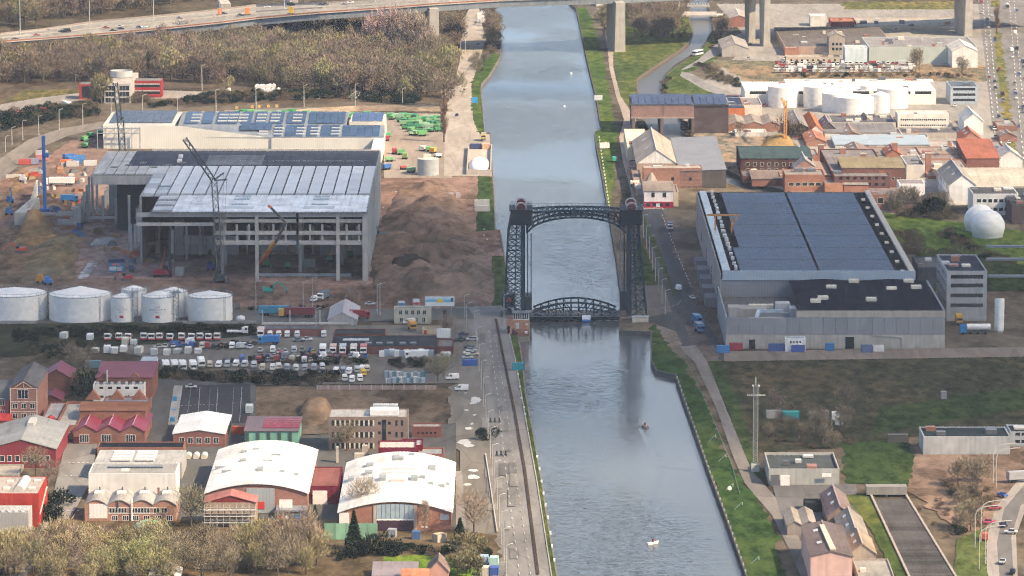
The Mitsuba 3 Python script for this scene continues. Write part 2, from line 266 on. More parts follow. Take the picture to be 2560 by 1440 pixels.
patch('highway_median', 'green median of the dual carriageway', [(2486, 80), (2500, 80), (2512, 160), (2522, 250), (2545, 390), (2522, 390), (2500, 250), (2490, 160)], (.15, .165, .055), 'm_grass')
patch('highway_median', 'short green median further along the carriageway', [(2476, -20), (2500, -20), (2500, 18), (2478, 18)], (.15, .165, .055), 'm_grass')
patch('dome_lawn', 'bright green lawn around the white domes', [(2190, 530), (2420, 560), (2640, 590), (2700, 690), (2480, 650), (2300, 640), (2230, 590)], (.095, .155, .035), 'm_grass')
patch('dark_bank', 'dark grassy bank behind the office block', [(2360, 620), (2480, 648), (2640, 680), (2640, 730), (2300, 730), (2290, 640)], (.035, .055, .02), 'm_grass')
# around the lift bridge and the roads
patch('quay_street', 'asphalt street along the far quay', [(1598, 525), (1655, 522), (1690, 610), (1730, 700), (1775, 800), (1850, 905), (1800, 900), (1700, 870), (1640, 808), (1560, 800), (1558, 770), (1590, 740), (1650, 715), (1630, 640)], ASPH, 'm_road')
patch('quay_street', 'paved forecourt behind the bridge tower', [(1560, 760), (1590, 715), (1660, 715), (1680, 780), (1600, 800), (1562, 795)], (.15, .14, .135), 'm_road')
patch('verge_grass', 'grass verge beside the bridge tower', [(1588, 640), (1598, 600), (1625, 650), (1650, 712), (1592, 714)], (.042, .068, .028), 'm_grass')
patch('street_verge', 'thin grassy strip between the two lanes of the quay street', [(1600, 540), (1608, 540), (1656, 640), (1690, 740), (1682, 740), (1645, 650)], (.05, .075, .028), 'm_grass')
patch('warehouse_siding', 'rusty brown strip beside the big warehouse', [(1655, 545), (1690, 545), (1722, 640), (1800, 800), (1860, 905), (1820, 905), (1760, 790), (1700, 660)], (.17, .13, .105))
patch('lorry_park', 'brown gravel corner beside the quay street', [(1640, 812), (1690, 830), (1720, 900), (1680, 890), (1655, 850)], (.21, .17, .14))
patch('lorry_park', 'brown gravel parking beside the big warehouse', [(1712, 815), (1750, 815), (1800, 890), (1780, 915), (1740, 900)], (.17, .135, .115))
patch('canal_bank_grass', 'dark green bank of the lower canal', [(1628, 815), (1645, 815), (1665, 860), (1715, 912), (1765, 1010), (1830, 1170), (1890, 1250), (1940, 1330), (1960, 1450), (1868, 1445), (1837, 1355), (1775, 1185), (1705, 985), (1690, 938), (1641, 926), (1628, 900)], (.042, .082, .026), 'm_grass')
patch('embankment', 'dark embankment beside the towpath', [(1760, 905), (1800, 905), (1860, 1030), (1910, 1200), (1870, 1190), (1820, 1080)], (.05, .08, .03), 'm_grass')
patch('towpath', 'grey towpath of the lower canal', [(1700, 868), (1722, 895), (1735, 905), (1790, 1020), (1835, 1150), (1862, 1210), (1930, 1290), (1975, 1380), (2005, 1450), (2060, 1450), (2010, 1370), (1960, 1270), (1900, 1200), (1880, 1180), (1830, 1060), (1768, 905), (1740, 865)], (.215, .195, .18), 'm_road')
patch('rough_field', 'dull green and brown rough field', [(1800, 905), (2640, 885), (2640, 1080), (2300, 1090), (2090, 1120), (1900, 1130), (1860, 1030)], DULL, 'm_grass')
patch('green_field', 'fresh green patch in the rough field', [(2200, 1020), (2640, 960), (2640, 1010), (2330, 1060), (2180, 1090)], (.042, .068, .028), 'm_grass')
patch('green_field', 'green lawn beside the flat concrete garage', [(2100, 1110), (2270, 1100), (2290, 1160), (2285, 1212), (2120, 1212)], (.05, .082, .03), 'm_grass')
patch('loading_road', 'gravel road in front of the big warehouse', [(1810, 880), (2640, 868), (2640, 892), (1810, 905)], (.23, .19, .165), 'm_road')
patch('bare_lot', 'bare brown lot beside the curving road', [(2290, 1120), (2560, 1100), (2560, 1200), (2470, 1330), (2400, 1330), (2270, 1230)], (.26, .19, .15))
patch('back_yard', 'grey yard behind the old sheds', [(1930, 1212), (2140, 1212), (2150, 1300), (1960, 1320)], (.15, .145, .145), 'm_road')
patch('green_field', 'green strip beside the sunken ramp', [(2110, 1240), (2180, 1235), (2280, 1450), (2240, 1450), (2180, 1330)], (.08, .118, .036), 'm_grass')
patch('roundabout_road', 'curving road around the green roundabout', [(2700, 1150), (2560, 1185), (2490, 1270), (2462, 1360), (2470, 1460), (2545, 1460), (2540, 1340), (2570, 1260), (2700, 1200)], (.33, .30, .275), 'm_road')
patch('roundabout_road', 'dark traffic lanes of the curving road', [(2700, 1165), (2572, 1200), (2510, 1275), (2492, 1360), (2500, 1460), (2535, 1460), (2528, 1345), (2552, 1265), (2700, 1190)], (.17, .165, .16), 'm_road')
patch('roadside_grass', 'yellow green grass between the path and the curving road', [(2395, 1350), (2465, 1320), (2470, 1460), (2380, 1460)], (.12, .15, .05), 'm_grass')
# left bank, lower half
patch('canal_road', 'wide grey road along the canal', [(1130, 770), (1280, 765), (1324, 780), (1324, 800), (1268, 812), (1290, 900), (1318, 1060), (1345, 1210), (1382, 1450), (1262, 1450), (1240, 1210), (1216, 1000), (1204, 900), (1165, 800)], (.24, .232, .222), 'm_road')
patch('canal_bank_grass', 'green strip between the road and the canal', [(1268, 812), (1276, 835), (1298, 848), (1307, 905), (1316, 985), (1333, 1080), (1356, 1210), (1381, 1367), (1394, 1450), (1380, 1450), (1343, 1210), (1316, 1060), (1288, 900)], (.06, .10, .03), 'm_grass')
patch('road_side_lot', 'worn gravel lot beside the canal road', [(1130, 800), (1166, 800), (1205, 900), (1217, 1000), (1242, 1210), (1262, 1440), (1150, 1440), (1150, 1130), (1120, 1110), (1120, 970), (1150, 960)], (.215, .195, .17), 'm_road')
patch('concrete_lane', 'jointed concrete lane beside the white hangar', [(1120, 1180), (1155, 1180), (1165, 1320), (1135, 1320)], (.30, .28, .26), 'm_road')
patch('terminal_road', 'road between the tank farm and the truck yard', [(560, 792), (640, 778), (1170, 772), (1190, 800), (640, 812)], (.145, .14, .135), 'm_road')
patch('truck_yard', 'grey gravel truck yard', [(150, 850), (640, 815), (1140, 815), (1150, 960), (640, 965), (390, 900), (190, 860)], (.19, .175, .155), 'm_road')
patch('earth_lot', 'brown bare lot behind the unfinished office', [(560, 970), (1120, 970), (1115, 1060), (620, 1100)], (.20, .15, .105))
patch('works_yard', 'asphalt yard between the brick works', [(360, 950), (640, 950), (640, 1120), (150, 1130), (360, 1110)], (.115, .115, .118), 'm_road')
patch('works_street', 'grey street between the brick works', [(165, 1105), (245, 1105), (225, 1210), (175, 1300), (110, 1450), (40, 1450), (120, 1290)], (.27, .255, .24), 'm_road')
patch('works_yard', 'grey yard around the white hangars', [(430, 1120), (1140, 1060), (1140, 1340), (430, 1330)], (.12, .118, .115), 'm_road')
patch('park_ground', 'brown leafy ground of the small park', [(120, 1300), (920, 1300), (1240, 1340), (1255, 1450), (60, 1450)], (.19, .14, .085))
patch('front_lawn', 'sunlit green lawn at the edge of the park', [(960, 1395), (1060, 1388), (1140, 1400), (1200, 1400), (1200, 1450), (950, 1450)], (.13, .22, .035), 'm_grass')
patch('tank_yard', 'gravel yard around the white tanks', [(-60, 770), (600, 760), (600, 820), (-60, 840)], (.13, .125, .12), 'm_road')
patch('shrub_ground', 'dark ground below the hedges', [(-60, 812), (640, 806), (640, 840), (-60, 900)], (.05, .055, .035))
# markings
def stripes(name, label, pts, w, dash=None, c='white', z=.62):
 b = B(c); g = LineString(gp(pts)); L = g.length; t = 0.0; d, gap = dash or (L, 0)
 while t < L:
  e = min(L, t + d); n = max(2, int((e - t) / 12) + 1)
  q = [g.interpolate(t + (e - t) * i / n) for i in range(n + 1)]
  for p0, p1 in zip(q, q[1:]):
   v = np.array([p1.x - p0.x, p1.y - p0.y]); l = np.linalg.norm(v)
   if l < .05: continue
   m = np.array([-v[1], v[0]]) / l * w / 2
   b.quad((p0.x - m[0], p0.y - m[1], z), (p1.x - m[0], p1.y - m[1], z), (p1.x + m[0], p1.y + m[1], z), (p0.x + m[0], p0.y + m[1], z))
  t = e + gap if gap else L + 1
 return struct(name, label, b, 'm_road', 'stuff')
stripes('lane_marking', 'white dashes down the canal road', [(1222, 830), (1245, 1000), (1268, 1210), (1300, 1450)], .3, (4, 8), (.5, .5, .48))
stripes('lane_marking', 'white dashes along the lanes by the canal', [(1235, 830), (1262, 1000), (1292, 1210), (1328, 1450)], .25, (3, 9), (.45, .45, .43))
for i, (xa, xb) in enumerate(((2456, 2494), (2468, 2508), (2522, 2560), (2534, 2574))): stripes('lane_marking', f'{["first", "second", "third", "fourth"][i]} dashed lane line of the dual carriageway', [(xa, -10), (xa + (xb - xa) * .45, 200), (xb, 405)], .5, (9, 14))
stripes('kerb_line', 'rusty kerb gap between road and cycle lane', [(1240, 800), (1255, 880), (1286, 1030), (1312, 1180), (1345, 1440)], .9, None, (.075, .055, .045))
stripes('kerb_line', 'pale kerb along the canal road grass', [(1268, 815), (1288, 900), (1316, 1060), (1343, 1210), (1380, 1450)], .35, None, (.42, .38, .33))
stripes('lane_marking', 'white edge lines of the quay street', [(1655, 540), (1690, 630), (1728, 720)], .25, (5, 5))
stripes('lane_marking', 'pale arcs at the bridge junction', [(1570, 788), (1640, 775), (1690, 770), (1702, 755)], .25, None, (.4, .4, .4))
stripes('path_edge', 'pale edge line of the lower towpath', [(1715, 905), (1765, 1010), (1828, 1160), (1850, 1240)], .25, None, (.12, .2, .15))
for i, y in enumerate((1161, 1194, 1249, 1281)):
 stripes('speed_bump', f'{ORD[i]} white dashed line across the street of the brick works', [(170 - (y - 1161) * .23, y), (222 - (y - 1161) * .2, y)], .7, (.8, .8))
# ---------------------------------------------------------------- the drifting cloud whose shade lies over the bridge, high above the frame
def cloud_mesh():
 m = trimesh.creation.icosphere(subdivisions=6, radius=1.0)
 v = np.array(m.vertices)
 d = meshkit.fbm(v * 2.2 + 5, 5, seed=3) - .5
 v = v * (1 + .55 * d[:, None])
 low = v[:, 2] < 0
 v[low, 2] *= .35
 Zs = 1300.0
 a, b_ = G(1180, 560), G(1180, 1090)
 mid = (a + b_) / 2
 mid[1] += 10
 ex = np.array([760.0, abs(a[1] - b_[1]) * .60, 190.0])
 skew = v[:, 0] * ex[0] * -.12
 p = v * ex
 p[:, 1] += skew
 return trimesh.Trimesh(p + mid + SUN / SUN[2] * Zs, m.faces, process=False)
b = B('white'); m_ = cloud_mesh(); b.add(m_.vertices, m_.faces)
scene['cloud_vapour'] = {'type': 'homogeneous', 'albedo': .97, 'sigma_t': {'type': 'rgb', 'value': [.0062, .0062, .0062]}, 'phase': {'type': 'hg', 'g': .75}}
scene['cloud'] = ply(b, {'type': 'null'}, True, interior={'type': 'ref', 'id': 'cloud_vapour'})
labels['cloud'] = {'label': 'fair weather cloud drifting over the canal', 'kind': 'stuff'}
# ---------------------------------------------------------------- the thin haze
HAZE = 2.7e-5
scene['haze_air'] = {'type': 'homogeneous', 'albedo': .95, 'sigma_t': {'type': 'rgb', 'value': [HAZE * .85, HAZE, HAZE * 1.25]}}
scene['haze'] = {'type': 'cube', 'bsdf': {'type': 'null'}, 'interior': {'type': 'ref', 'id': 'haze_air'},
    'to_world': T().translate([0, 12000, 149.]).scale([25000, 22000, 156.])}
labels['haze'] = {'label': 'thin pale haze over the valley', 'kind': 'stuff'}
# ---------------------------------------------------------------- the lift bridge
def lift_bridge():
 k = thing('lift_bridge', 'dark steel lift bridge with two lattice towers and lowered arched span over the canal', 'bridge')
 base = G(1326, 795); s = S(795)
 X0, X1, Y0 = base[0], G(1548, 795)[0], base[1]
 Wd = 13.0                                               # width of the roadway along the canal
 fr = Fr((0, Y0, 0)); steel = (.006, .025, .046); dark = (.005, .013, .024)
 def zz(py): return (795 - py) / s
 top, head, foot = zz(540), zz(522), .4
 def lattice(b, p, q, n, w1, w2, r):                     # a flat braced panel between two legs p(0..1), q(0..1)
  for i in range(n):
   a0, a1 = p(i / n), p((i + 1) / n); c0, c1 = q(i / n), q((i + 1) / n)
   b.bar(a0, c1, r); b.bar(c0, a1, r); b.bar(a1, c1, r * 1.3)
 for side, (xi, xo_b, xo_m) in enumerate(((X0 - 3.0, X0 - 10.5, G(1271, 795)[0]), (X1 + 4.0, X1 + 11, G(1596, 795)[0]))):
  tw = part(k, 'tower', B(steel, fr).box(min(xi, xo_b) - .6, -.8, -2, max(xi, xo_b) + .6, Wd + .8, 1.0, (.2, .19, .18)), 'm_wall')
  sg = 1 if side == 0 else -1
  zm = zz(578)
  for y in (0.0, Wd):
   inner = lambda t, y=y: np.array([xi, y, foot + (top - foot) * t])
   def outer(t, y=y):
    z = foot + (top - foot) * t
    if z < zm: x = xo_b + (xo_m - xo_b) * ((z - foot) / (zm - foot))
    else: x = xo_m + ((xi - sg * 4.5) - xo_m) * (z - zm) / (top - zm)
    return np.array([x, y, z])
   part(tw, 'leg', B(steel, fr).bar(inner(0), inner(1), 1.7, 1.3), 'm_steel')
   b = B(steel, fr)
   for i in range(12): b.bar(outer(i / 12), outer((i + 1) / 12), .75, .75)
   part(tw, 'leg', b, 'm_steel')
   b = B(steel, fr); lattice(b, inner, outer, 9, .3, .3, .34)
   mid = lambda t: inner(t) * .55 + outer(t) * .45
   for i in range(9): b.bar(mid(i / 9), mid((i + 1) / 9), .45)
   part(tw, 'lattice', b, 'm_steel', kind='stuff')
  b = B(steel, fr)
  for x in (xi,):
   for i in range(7):
    z0, z1 = foot + (top - foot) * i / 7 * 1.0, foot + (top - foot) * (i + 1) / 7
    b.bar((x, 0, z0), (x, Wd, z1), .35); b.bar((x, Wd, z0), (x, 0, z1), .35); b.bar((x, 0, z1), (x, Wd, z1), .5)
  for i in range(8):
   z = foot + (top - foot) * (i + .5) / 8; t = (i + .5) / 8; o = outer(t)
   b.bar((o[0], 0, z), (o[0], Wd, z), .4)
  part(tw, 'lattice', b, 'm_steel', kind='stuff')
  # machine head with hauling sheave
  hx0, hx1 = (xi - 5.0, xi + 3.4) if side == 0 else (xi - 3.4, xi + 5.0)
  hb = B(dark, fr).box(hx0, -1.2, top - 3.2, hx1, Wd + 1.2, head - .3)
  hb.box(hx0 - .5, -1.6, head - .3, hx1 + .5, Wd + 1.6, head + .15)
  part(tw, 'machine_platform', hb, 'm_steel')
  b = B(steel, fr)
  for y in (-1.5, Wd + 1.5):
   n = 8
   for i in range(n + 1): b.bar((hx0 + (hx1 - hx0) * i / n, y, head), (hx0 + (hx1 - hx0) * i / n, y, head + 1.3), .12)
   b.bar((hx0, y, head + 1.3), (hx1, y, head + 1.3), .14); b.bar((hx0, y, head + .7), (hx1, y, head + .7), .1)
  part(tw, 'railing', b, 'm_steel')
  for j, y in enumerate((-.7, Wd - .3)):
   cx, r = (hx0 + hx1) / 2, 2.05
   w = B((.42, .05, .06), fr); n = 28
   rim = [(cx + r * math.cos(t), r * math.sin(t)) for t in np.linspace(0, 2 * math.pi, n, endpoint=False)]
   for (a, z), (a2, z2) in zip(rim, rim[1:] + rim[:1]):
    w.bar((a, y, z + head + .9), (a2, y, z2 + head + .9), .5, .55, (.45, .42, .42))
   sh = part(tw, 'sheave', w, 'm_paint', label='red spoked sheave wheel')
   w = B((.22, .03, .04), fr)
   n2 = 18; disc = [(cx + (r - .25) * math.cos(t), y + .1, head + .9 + (r - .25) * math.sin(t)) for t in np.linspace(0, 2 * math.pi, n2, endpoint=False)]
   for i in range(n2): w.tri((cx, y + .1, head + .9), disc[i], disc[(i + 1) % n2])
   part(sh, 'plate', w, 'm_paint')
   for q in range(4):
    t = q * math.pi / 4 + .4
    part(sh, 'spoke', B((.12, .05, .05), fr).bar((cx - r * math.cos(t), y - .12, head + .9 - r * math.sin(t)), (cx + r * math.cos(t), y - .12, head + .9 + r * math.sin(t)), .28, .2), 'm_paint')
  # counterweight guide and cables
  for j, dx in enumerate((1.9, 3.3)):
   b = B((.20, .25, .29) if dx > 2 and side else steel, fr)
   for y in (2.5, Wd - 2.5): b.bar((xi + sg * dx, y, 6), (xi + sg * dx, y, top - 8), .34)
   part(tw, 'hoist_cable', b, 'm_steel')
  b = B((.024, .038, .05), fr).box(min(xi + sg * .8, xi + sg * 3.6), 1, 3.0, max(xi + sg * .8, xi + sg * 3.6), Wd - 1, 10.5 if side else 8.5)
  part(tw, 'guide_housing', b, 'm_steel')
 # portal arch between the tower heads
 pa = part(k, 'portal_arch', B(steel, fr).box((X0 + X1) / 2 - .4, -.1, zz(541), (X0 + X1) / 2 + .4, Wd + .1, zz(525)), 'm_steel')
 xa, xb = X0 - 1.5, X1 + 2.5
 def up(t): return zz(531) + 1.0 * (1 - (2 * t - 1) ** 2)
 def mid(t): return zz(556) + 3.0 * (1 - abs(2 * t - 1) ** 2)
 def lo(t):
  q = abs(2 * t - 1); return zz(541.5) - (q ** 2.4) * (zz(541.5) - zz(572)) - (max(0, q - .8) / .2) ** 2 * 1.4
 n = 18
 for y in (0.3, Wd - .3):
  for nm, fn, w in (('top_chord', up, .85), ('bottom_chord', lo, .75)):
   b = B(steel, fr)
   for i in range(n): b.bar((xa + (xb - xa) * i / n, y, fn(i / n)), (xa + (xb - xa) * (i + 1) / n, y, fn((i + 1) / n)), w, w)
   part(pa, nm, b, 'm_steel')
  b = B(steel, fr)
  for i in range(n):
   x, x2 = xa + (xb - xa) * i / n, xa + (xb - xa) * (i + 1) / n; t, t2 = i / n, (i + 1) / n
   m0 = lambda q: (up(q) * .35 + lo(q) * .65)
   b.bar((x, y, m0(t)), (x2, y, m0(t2)), .5)
   if i < n / 2: b.bar((x, y, lo(t)), (x2, y, up(t2)), .32)
   else: b.bar((x, y, up(t)), (x2, y, lo(t2)), .32)
   b.bar((x, y, lo(t)), (x, y, up(t)), .34)
  part(pa, 'lattice', b, 'm_steel', kind='stuff')
 b = B(steel, fr)
 for i in range(n + 1):
  x, t = xa + (xb - xa) * i / n, i / n
  b.bar((x, .3, up(t)), (x, Wd - .3, up(t)), .4); 
  if i < n: b.bar((x, .3, up(t)), (xa + (xb - xa) * (i + 1) / n, Wd - .3, up((i + 1) / n)), .3)
  if i % 2 == 0: b.bar((x, .3, lo(t)), (x, Wd - .3, lo(t)), .35)
 part(pa, 'cross_bracing', b, 'm_steel', kind='stuff')
 b = B(steel, fr); zr = zz(527)
 for y in (0.3, Wd - .3):
  b.bar((xa, y, zr + 1.6), (xb, y, zr + 1.6), .12)
  for i in range(25): b.bar((xa + (xb - xa) * i / 24, y, zr), (xa + (xb - xa) * i / 24, y, zr + 1.6), .1)
 part(pa, 'railing', b, 'm_steel')
 # the lowered span
 sp = part(k, 'lift_span', B((.15, .15, .155), fr).box(X0 - 1, 0, .75, X1 + 1, Wd, 1.15), 'm_road')
 xs, xe = X0 + 1.2, X1 - 1.0; n = 11
 def arc(t): return 2.5 + 3.7 * (1 - (2 * t - 1) ** 2)
 def tie(t): return 1.4 + 3.2 * (1 - (2 * t - 1) ** 2)
 for y in (0.0, Wd):
  b = B(steel, fr)
  for i in range(n):
   b.bar((xs + (xe - xs) * i / n, y, arc(i / n)), (xs + (xe - xs) * (i + 1) / n, y, arc((i + 1) / n)), .7, .65)
  part(sp, 'arch_chord', b, 'm_steel')
  part(sp, 'edge_girder', B(dark, fr).box(X0 - 1, y - .3, -.75, X1 + 1, y + .3, .75), 'm_steel')
  b = B(steel, fr)
  for i in range(n):
   x, x2 = xs + (xe - xs) * i / n, xs + (xe - xs) * (i + 1) / n
   b.bar((x, y, tie(i / n) - .2), (x2, y, tie((i + 1) / n) - .2), .42)
   if 0 < i < n - 0: b.bar((x, y, .8), (x2 if i >= n / 2 else xs + (xe - xs) * (i - 1) / n, y, arc(((i + 1) if i >= n / 2 else i - 1) / n)), .34)
  part(sp, 'diagonal', b, 'm_steel', kind='stuff')
  for i in range(1, n):
   part(sp, 'hanger', B(steel, fr).bar((xs + (xe - xs) * i / n, y, .8), (xs + (xe - xs) * i / n, y, arc(i / n)), .46), 'm_steel')
 b = B((.13, .17, .20), fr)
 b.bar((X0, -.9, 1.9), (X1, -.9, 1.9), .14); b.bar((X0, -.9, 1.5), (X1, -.9, 1.5), .1)
 for i in range(30): b.bar((X0 + (X1 - X0) * i / 29, -.9, .9), (X0 + (X1 - X0) * i / 29, -.9, 1.9), .1)
 b.box(X0 - 1, -1.0, .72, X1 + 1, -.3, .86)
 part(sp, 'footway', b, 'm_steel')
 b = B(dark, fr)
 for i in range(11):
  x = X0 + (X1 - X0) * (i + .5) / 11
  b.bar((x - 1.6, .2, -.8), (x, .2, -2.0), .3); b.bar((x + 1.6, .2, -.8), (x, .2, -2.0), .3)
  b.box(x - 1.9, 0, -2.2, x + 1.9 - 2.4, Wd, -1.8); b.box(x + .5, 0, -2.2, x + 1.9, Wd, -1.8)
 b.box(X0, 0, -2.3, X1, .4, -2.0); b.box(X0, Wd - .4, -2.3, X1, Wd, -2.0)
 part(sp, 'under_bracing', b, 'm_steel', kind='stuff')
 sx = X0 + (1455 - 1326) / s
 sg_ = part(sp, 'sign_board', B((.75, .76, .78), fr).box(sx, -1.3, -.4, sx + 3.4, -1.15, 1.35), 'm_paint', label='white navigation sign with blue lower band')
 part(sg_, 'lower_band', B((.03, .13, .40), fr).box(sx, -1.32, -1.3, sx + 3.4, -1.16, -.4), 'm_paint')
 # machine room at the foot of one tower
 mx = G(1256, 765)[0]
 mr = part(k, 'machine_house', B((.028, .045, .065), fr).box(mx, 3, 4.0, mx + 5.3, 9, 9.4), 'm_steel', label='dark blue machine house with red crest')
 b = B((.6, .05, .06), fr)
 pr = [(mx + 1.5, 6.0), (mx + 1.9, 7.2), (mx + 2.7, 7.8), (mx + 3.5, 7.2), (mx + 3.9, 6.0), (mx + 3.2, 6.0), (mx + 2.7, 6.7), (mx + 2.2, 6.0)]
 v, f = trimesh.creation.triangulate_polygon(Polygon(pr), engine='earcut')
 b.add(np.c_[v[:, 0], np.full(len(v), 2.92), v[:, 1]], f); part(mr, 'crest', b, 'm_paint')
 b = B(dark, fr); b.bar((mx + 1, 6, 4), (mx + 4, 6, 1), .5); b.bar((mx + 4.5, 4, 4), (mx + 7, 4, .5), .5); part(mr, 'bracket', b, 'm_steel')
 # piers
 for side, (a, c_) in enumerate(((X0 - 12, X0 - .2), (X1 + .2, G(1626, 830)[0]))):
  part(k, 'pier', B((.21, .17, .145) if side else (.14, .12, .11), fr).box(a, -3.5 if side else -1.0, WZ - .6, c_, Wd + 2, .55), 'm_wall')
 return fr, X0, X1, Wd
bridge_fr, BX0, BX1, BWd = lift_bridge()
# the bridge keeper's house
def keeper():
 p0, p1 = G(1266, 836), G(1322, 838); s = S(836)
 fr = Fr(p0); L = (p1 - p0)[0]; h = 37 / s
 k = thing('bridge_keeper_house', "small orange brick bridge keeper's house with glazed lookout room at the lift bridge", 'house')
 part(k, 'wall', B((.44, .20, .12), fr).box(0, 0, WZ, L, 6, h), 'm_brick')
 part(k, 'base', B((.22, .10, .07), fr).hexa([(L * .25, -3.2, WZ), (L, -3.2, WZ), (L * .25, 0.05, WZ), (L, 0.05, WZ), (L * .55, -2.2, .9), (L, -2.2, 1.0), (L * .25, 0.05, 2.4), (L, 0.05, 2.2)]), 'm_brick')
 part(k, 'roof', B((.10, .11, .12), fr).box(L * .25, -.4, h + 2.4, L + .5, 6.4, h + 2.75), 'm_paint')
 lk = part(k, 'lookout', B('white', fr).box(L * .3, .1, h, L, 5.5, h + .25), 'm_paint')
 part(lk, 'pane', B('black', fr).box(L * .32, .2, h + .25, L - .1, 5.3, h + 2.4), 'm_glass')
 for i in range(8):
  x = L * .3 + (L * .7 - .2) * i / 7
  part(lk, 'mullion', B('white', fr).box(x, .05, h + .2, x + .2, .25, h + 2.4), 'm_paint')
 part(k, 'door', B('lgrey', fr).box(L * .42, -.06, 1.8, L * .56, .05, 4.6), 'm_paint')
 part(k, 'door', B('white', fr).box(L * .82, -2.3, -.3, L * .95, -2.0, 1.6), 'm_paint', label='white lower door')
 part(k, 'window', B('cream', fr).box(L * .85, -.06, 3.6, L * .95, .05, 4.4), 'm_paint')
 part(k, 'hatch', B('black', fr).box(L * .04, -.08, .3, L * .16, .04, 3.4), 'm_glass')
keeper()
def blockhouse():
 fr = Fr(G(1581, 806)); s = S(806)
 k = thing('control_hut', 'low cream concrete hut on the bridge pier beside the lift bridge', 'hut')
 part(k, 'wall', B('cream', fr).box(0, 0, 0, 40 / s, 3.5, 2.0), 'm_wall'); part(k, 'roof', B('lgrey', fr).box(-.2, -.2, 2.0, 40 / s + .2, 3.7, 2.2), 'm_roof')
blockhouse()
# ---------------------------------------------------------------- buildings, measured from the photo and built in metres
def Zat(py, z): return G(1280, py, z)[1]
def measure(xl, xr, yb, yt, yr, yb2=None, H=None, D=None, z0=0.0):
 """base line (xl,yb)-(xr,yb2), eaves row yt, row yr of the roof's far edge -> frame, length, depth, height"""
 yb2 = yb if yb2 is None else yb2
 p, q = G(xl, yb, z0), G(xr, yb2, z0); L = float(np.linalg.norm(q - p)); h = H or (yb - yt) / S(yb)
 for _ in range(4):
  if H is None: h = (yb - yt) / S(yt, h + z0) * (S(yt, h + z0) / S(yb)) 
 d = D if D is not None else max(3.0, Zat(yr, z0 + h) - Zat(yt, z0 + h))
 return Fr(p, q - p), L, d, h
def face_frame(fr, L, D, face):
 if face == 'front': return fr, L
 if face == 'left': return Fr(fr(np.array([0, D, 0.])), -fr.v), D
 if face == 'right': return Fr(fr(np.array([L, 0, 0.])), fr.v), D
 return Fr(fr(np.array([L, D, 0.])), -fr.u), L
def window(k, ff, a, z, w, h, frame='white', mull=1, glass='black', name='window', proud=.05):
 """a window of width w and height h at a, z on the face ff (outer side towards -v)"""
 if frame:
  t = min(.14, w * .12)
  b = B(frame, ff).box(a - t, -proud, z - t, a + w + t, .05, z + h + t)
  for i in range(1, mull): b.box(a + w * i / mull - .07, -proud - .05, z, a + w * i / mull + .07, 0, z + h)
  kk = part(k, name, b, 'm_paint'); part(kk, 'pane', B(glass, ff).box(a, -proud - .02, z, a + w, 0, z + h), 'm_glass')
 else: part(k, name, B(glass, ff).box(a, -proud, z, a + w, .05, z + h), 'm_glass')
def window_rows(k, fr, L, D, face, rows, n, w, h, frame='white', mull=1, m0=1.5, m1=None, skip=()):
 ff, LL = face_frame(fr, L, D, face); m1 = m0 if m1 is None else m1
 for z in rows:
  for i in range(n):
   if i in skip: continue
   c = m0 + (LL - m0 - m1) * (i + .5) / n
   window(k, ff, c - w / 2, z, w, h, frame, mull)
def profile_pts(kind, W_, rh, n=1):
 if kind == 'gable': return [(0, 0), (W_ / 2, rh), (W_, 0)]
 if kind == 'arch': return [(W_ * i / 14, rh * (1 - (2 * i / 14 - 1) ** 2)) for i in range(15)]
 if kind == 'mono': return [(0, 0), (W_, rh)]
 if kind == 'monor': return [(0, rh), (W_, 0)]
 if kind == 'bays':
  o = []
  for i in range(n): o += [(W_ * i / n, 0), (W_ * (i + .5) / n, rh)]
  return o + [(W_, 0)]
 if kind == 'waves':
  o = []
  for i in range(n):
   for j in range(8): o.append((W_ * (i + j / 8) / n, rh * math.sin(math.pi * j / 8)))
  return o + [(W_, 0)]
